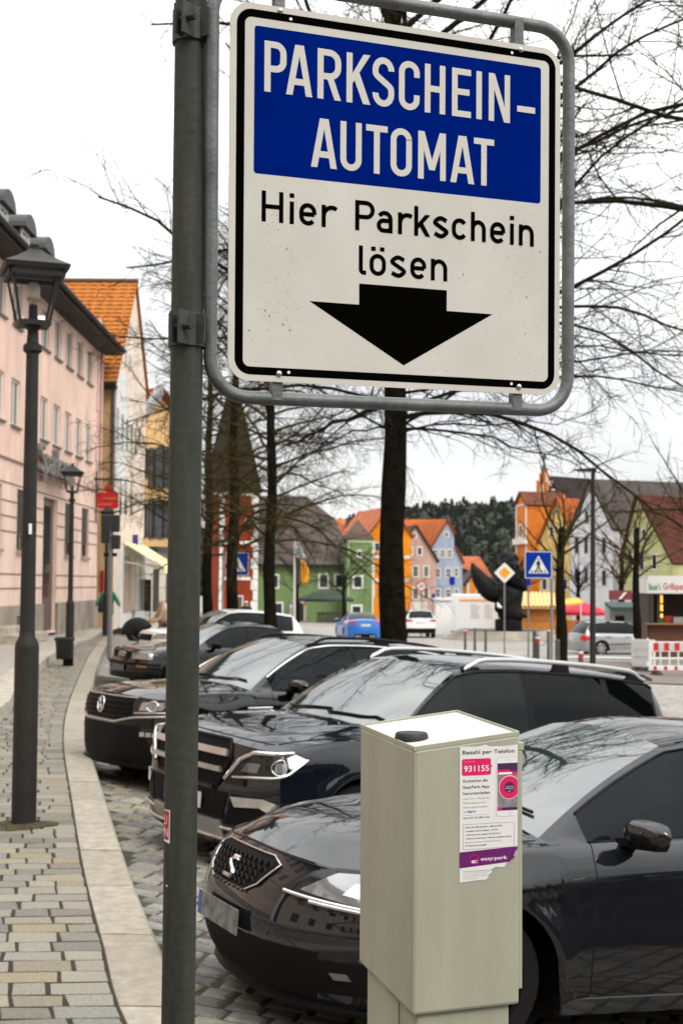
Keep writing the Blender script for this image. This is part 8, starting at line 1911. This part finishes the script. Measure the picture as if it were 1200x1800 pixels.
# flag
q = at_g(517, 121); fl_t = thing('flagpole', 'pale flagpole with a white, black and gold flag in front of the green inn', 'flagpole', q); zt = at(517, 945, 121).z-q.z; mb = MB(); mb.tube([(0, 0, 0), (0, 0, zt)], [.13, .09], 10); mb.build('pole', mat('pole_pale', (.55, .52, .45), .5), fl_t, smooth=40)
k_ = 121/2400
def cloth(name, rows, m, parent, thick=.02):
    mb = MB(); n = len(rows[0]); vs = [p for r_ in rows for p in r_]; mb.add(vs, [(i*n+k, i*n+k+1, (i+1)*n+k+1, (i+1)*n+k) for i in range(len(rows)-1) for k in range(n-1)]); o = mb.build(name, m, parent, smooth=80, recalc=False); s_ = o.modifiers.new('thick', 'SOLIDIFY'); s_.thickness = thick; return o
def frow(py, x0, x1, sag, n=9): z = at(517, py, 121).z-q.z; return [((x0+(x1-x0)*t)*k_, .18*sin(t*7+py*.05), z-sag*k_*t) for t in [i/(n-1) for i in range(n)]]
M_fb, M_fg, M_fw = mat('flag_black', (.05, .05, .05), .9), mat('flag_gold', (.68, .30, .01), .9), mat('flag_white', (.62, .62, .60), .9, var=.2, vscale=1)
top_ = [frow(948+(980-948)*t, 1.5, 6+13*t, 0) for t in np.linspace(0, 1, 8)]; cloth('flag_head', top_, M_fw, fl_t)
cloth('black_stripe', [frow(980+(1026-980)*t, 1.5, 11, 4) for t in np.linspace(0, 1, 12)], M_fb, fl_t); cloth('gold_stripe', [frow(984+(1026-984)*t, 11, 19+7*sin(t*2.6), 5-t*6) for t in np.linspace(0, 1, 12)], M_fg, fl_t)
mb = MB(); c = [((6+4*cos(a))*k_, -.3, at(517, 968+4*sin(a), 121).z-q.z) for a in [2*pi*i/10 for i in range(10)]]; mb.poly(c); mb.build('crest', mat('crest_blue', (.12, .18, .32), .9), fl_t)
mb = MB(); c = [((7+4*cos(a))*k_, -.31, at(517, 972+2*sin(a), 121).z-q.z) for a in [2*pi*i/10 for i in range(10)]]; mb.poly(c); mb.build('crest', mat('crest_green', (.05, .16, .10), .9), fl_t)
# planter with flowers
q = at(214, 1085, 57); pl_ = thing('flower_planter', 'stone planter with yellow flowers in front of the shop', 'planter', (q.x, q.y, 0)); mb = MB(); mb.hexa([(-.42, -.25, 0), (.42, -.25, 0), (.42, .25, 0), (-.42, .25, 0)], [(-.55, -.3, .55), (.55, -.3, .55), (.55, .3, .55), (-.55, .3, .55)]); mb.build('trough', mat('trough_grey', (.30, .27, .23), .9), pl_)
mb = MB(); rr_ = random.Random(6)
for k in range(150):
    c = Vector((rr_.uniform(-.5, .5), rr_.uniform(-.27, .27), .55+rr_.uniform(0, .22))); e = Vector((rr_.uniform(-1, 1), rr_.uniform(-1, 1), rr_.uniform(-1, 1))).normalized()*.07; f = e.orthogonal().normalized()*.05; mb.cur = rr_.choice((0, 0, 1, 2)); mb.poly([c-e, c+f, c+e, c-f])
mb.build('flowers', [mat('leaf_green', (.10, .14, .03), .8), mat('flower_yellow', (.6, .5, .06), .8), mat('flower_white', (.6, .55, .5), .8)], pl_, recalc=False)
# ------------------------------------------------------------------ people
M_skin = mat('skin_tone', (.42, .24, .17), .6)
def person(label, loc, rz, h, coat, trousers, hair, coat_len=.5, stride=.12, arms=.16, lean=0, reach=0, long_hair=False, shoes=(.02, .02, .02), bulk=1.0):
    """one continuous body, with coat, trousers, hair and shoes over it; faces -y"""
    t = thing('person', label, 'person', loc, rz); k = h/1.70; ly = -lean
    P = {'pel': (0, 0, .92), 'wst': (0, ly*.3, 1.06), 'chs': (0, ly*.8, 1.28), 'nk0': (0, ly, 1.42), 'nk': (0, ly*1.1, 1.49), 'hd0': (0, ly*1.2-.015, 1.56), 'hd': (0, ly*1.25-.01, 1.63)}
    for s_, n in ((1, 'r'), (-1, 'l')):
        P['sh'+n] = (.17*s_, ly*.95, 1.385); P['el'+n] = (.17*s_+arms*.6*s_, ly-.16*reach, 1.13); P['wr'+n] = (.17*s_+arms*s_, ly-.12-.36*reach, .90+.16*reach); P['hn'+n] = (.17*s_+arms*1.05*s_, ly-.15-.42*reach, .83+.2*reach)
        P['hp'+n] = (.09*s_, 0, .88); P['kn'+n] = (.10*s_, -.05+stride*.4*s_, .49); P['an'+n] = (.10*s_, stride*s_+.02, .085); P['ft'+n] = (.11*s_, stride*s_-.13, .04)
    names = list(P); I_ = {n: i for i, n in enumerate(names)}; V_ = [tuple(c*k for c in P[n]) for n in names]
    E_ = [('pel', 'wst'), ('wst', 'chs'), ('chs', 'nk0'), ('nk0', 'nk'), ('nk', 'hd0'), ('hd0', 'hd')]
    for n in 'rl': E_ += [('nk0', 'sh'+n), ('sh'+n, 'el'+n), ('el'+n, 'wr'+n), ('wr'+n, 'hn'+n), ('pel', 'hp'+n), ('hp'+n, 'kn'+n), ('kn'+n, 'an'+n), ('an'+n, 'ft'+n)]
    R_ = dict(pel=.125, wst=.115, chs=.135, nk0=.075, nk=.055, hd0=.082, hd=.092)
    for n in 'rl': R_.update({'sh'+n: .055, 'el'+n: .042, 'wr'+n: .03, 'hn'+n: .036, 'hp'+n: .085, 'kn'+n: .058, 'an'+n: .04, 'ft'+n: .035})
    skin('body', V_, [(I_[a], I_[b]) for a, b in E_], [R_[n]*k for n in names], M_skin, t, I_['pel'], 2)
    def garment(name, ns, es, rs, m): J = {n: i for i, n in enumerate(ns)}; return skin(name, [tuple(c*k for c in (P[n] if n in P else n)) for n in ns], [(J[a], J[b]) for a, b in es], [r_*k for r_ in rs], m, t, 0, 2)
    hemz = .92-coat_len*.6; P['hem'] = (0, .01, hemz)
    ns = ['pel', 'wst', 'chs', 'nk0', 'hem']+[q+n for n in 'rl' for q in ('sh', 'el', 'wr')]; es = [('pel', 'wst'), ('wst', 'chs'), ('chs', 'nk0'), ('pel', 'hem')]+[e for n in 'rl' for e in (('nk0', 'sh'+n), ('sh'+n, 'el'+n), ('el'+n, 'wr'+n))]
    garment('coat', ns, es, [q_*bulk for q_ in [.165, .155, .17, .09, .19]+[.078, .065, .052]*2], coat)
    ns = ['pel']+[q+n for n in 'rl' for q in ('hp', 'kn', 'an')]; es = [e for n in 'rl' for e in (('pel', 'hp'+n), ('hp'+n, 'kn'+n), ('kn'+n, 'an'+n))]; garment('trousers', ns, es, [.14]+[.105, .078, .062]*2, trousers)
    for n in 'rl': skin('shoe', [tuple(c*k for c in (P['an'+n][0], P['an'+n][1]+.03, .06)), tuple(c*k for c in (P['ft'+n][0], P['ft'+n][1], .045))], [(0, 1)], [.055*k, .045*k], mat('shoe_%d' % int(shoes[0]*100), shoes, .6), t, 0, 2)
    hv = [(0, ly*1.25+.03, 1.655), (0, ly*1.25+.06, 1.58)]+([(0, ly*1.2+.08, 1.45), (0, ly+.09, 1.33)] if long_hair else []); skin('hair', [tuple(c*k for c in v) for v in hv], [(i, i+1) for i in range(len(hv)-1)], [.10*k, .088*k]+([.085*k, .06*k] if long_hair else []), hair, t, 0, 2)
    hz = P['hd0'][2]+.03; mb = MB()
    for s_ in (-.033, .033): mb.lathe([(0, .012), (.011, .006), (.011, -.006), (0, -.012)], 8, (s_*k, (P['hd0'][1]-.088)*k, (hz+.015)*k))
    mb.build('eyes', M_nblk, t); mb = MB(); mb.tube([(0, (P['hd0'][1]-.085)*k, hz*k), (0, (P['hd0'][1]-.108)*k, (hz-.03)*k)], [.010*k, .016*k], 6); mb.build('nose', M_skin, t)
    return t
W_ = lambda n, c: mat(n, c, .9)
q = at(190, 1092, 50.2); person('person with long dark hair in an open green coat walking past the bank corner', (q.x, q.y, .04), .05, 1.55, W_('coat_green', (.05, .17, .12)), W_('jeans_light', (.22, .30, .36)), W_('hair_dark', (.012, .010, .010)), .75, .13, .30, long_hair=True, bulk=1.4, shoes=(.35, .04, .03))
mb = MB(); qb = Vector((q.x-.20, q.y-.30, .62)); mb.lathe([(.10, 0), (.13, .1), (.11, .28), (.03, .5)], 12, tuple(qb)); tag(mb.build('shoulder_bag', W_('bag_black', (.015, .015, .018)), smooth=40), 'black shoulder bag carried by the person in the green coat', 'bag')
q = at(290, 1098, 39); gz = G(q.x, q.y); person('person with grey hair in a beige coat pushing a black pram', (q.x, q.y, gz), radians(-62), 1.64, W_('coat_beige', (.42, .29, .19)), W_('trousers_dark', (.03, .03, .03)), W_('hair_grey', (.38, .35, .31)), .55, .10, .05, lean=.10, reach=.8)
q2 = at(433, 1090, 61); gz2 = G(q2.x, q2.y); person('person with white hair in a black jacket beyond the parked cars', (q2.x, q2.y, gz2), radians(20), 1.80, W_('jacket_black', (.012, .012, .014)), W_('trousers_dark', (.03, .03, .03)), W_('hair_white', (.62, .60, .57)), .3, .1, .08)
q3 = at(226, 1070, 58.5); dd_ = thing('garden_figure', 'small figure with a red head and green coat standing behind the flower planter', 'figure', (q3.x, q3.y, 0)); skin('coat', [(0, 0, .5), (0, 0, .8), (0, 0, 1.0), (.18, -.05, .85), (.42, -.12, .80), (-.15, -.05, .8)], [(0, 1), (1, 2), (2, 3), (3, 4), (2, 5)], [.2, .18, .1, .07, .06, .08], W_('coat_leaf_green', (.04, .13, .03)), dd_); skin('head', [(0, 0, 1.1), (0, 0, 1.25)], [(0, 1)], [.11, .13], W_('head_red', (.50, .08, .02)), dd_)
mb = MB(); mb.tube([(0, 0, 0), (0, 0, .5)], .05, 8); mb.build('stake', M_bark, dd_); mb = MB(); mb.lathe([(.16, 1.25), (.13, 1.36), (.03, 1.42)], 10); mb.build('cap', W_('cap_orange', (.55, .15, .02)), dd_)
# pram
q4 = at(243, 1112, 37.5); g4 = G(q4.x, q4.y); pr_ = thing('pram', 'black pram with its hood up at the edge of the parked cars', 'pram', (q4.x, q4.y, g4), radians(-10)); M_pr = W_('pram_black', (.010, .010, .011))
mb = MB(); N1, N2 = 12, 10
for i in range(N1+1):
    a = radians(-10+165*i/N1)
    for j in range(N2+1):
        b = -pi/2+pi*j/N2; mb.v.append((-.02-.42*cos(a)*cos(b)**.6, .26*sin(b), .66+.40*sin(a)*cos(b)**.6))
for i in range(N1):
    for j in range(N2): a = i*(N2+1)+j; mb.f.append([a, a+1, a+N2+2, a+N2+1]); mb.m.append(0); mb.uv.append([(0, 0)]*4)
hd = mb.build('hood', M_pr, pr_, smooth=60, recalc=False); hd.modifiers.new('thick', 'SOLIDIFY').thickness = .03
mb = MB(); mb.hexa([(-.22, -.2, .45), (.42, -.2, .40), (.42, .2, .40), (-.22, .2, .45)], [(-.36, -.25, .75), (.55, -.24, .62), (.55, .24, .62), (-.36, .25, .75)]); mb.build('basket', M_pr, pr_, bevel=.04)
mb = MB()
for s_ in (-.26, .26): mb.tube([(-.45, s_, .15), (.1, s_, .42), (.85, s_, .98), (.95, s_, 1.0)], .016, 6); mb.tube([(.55, s_, .15), (.1, s_, .42), (-.1, s_, .6)], .016, 6)
mb.tube([(.95, -.26, 1.0), (.95, .26, 1.0)], .02, 6); mb.build('frame', mat('pram_frame', (.08, .08, .08), .4, metal=.6), pr_)
for x in (-.45, .55):
    for s_ in (-.28, .28): mb = MB(); mb.lathe([(.15, -.025), (.15, .025)], 20, (x, s_, .15), axis='y'); mb.build('wheel', M_tyre, pr_)
mb = MB(); mb.box(.30, .42, -.27, -.25, .45, .62); mb.build('toy', mat('toy_green', (.05, .4, .2), .6), pr_)
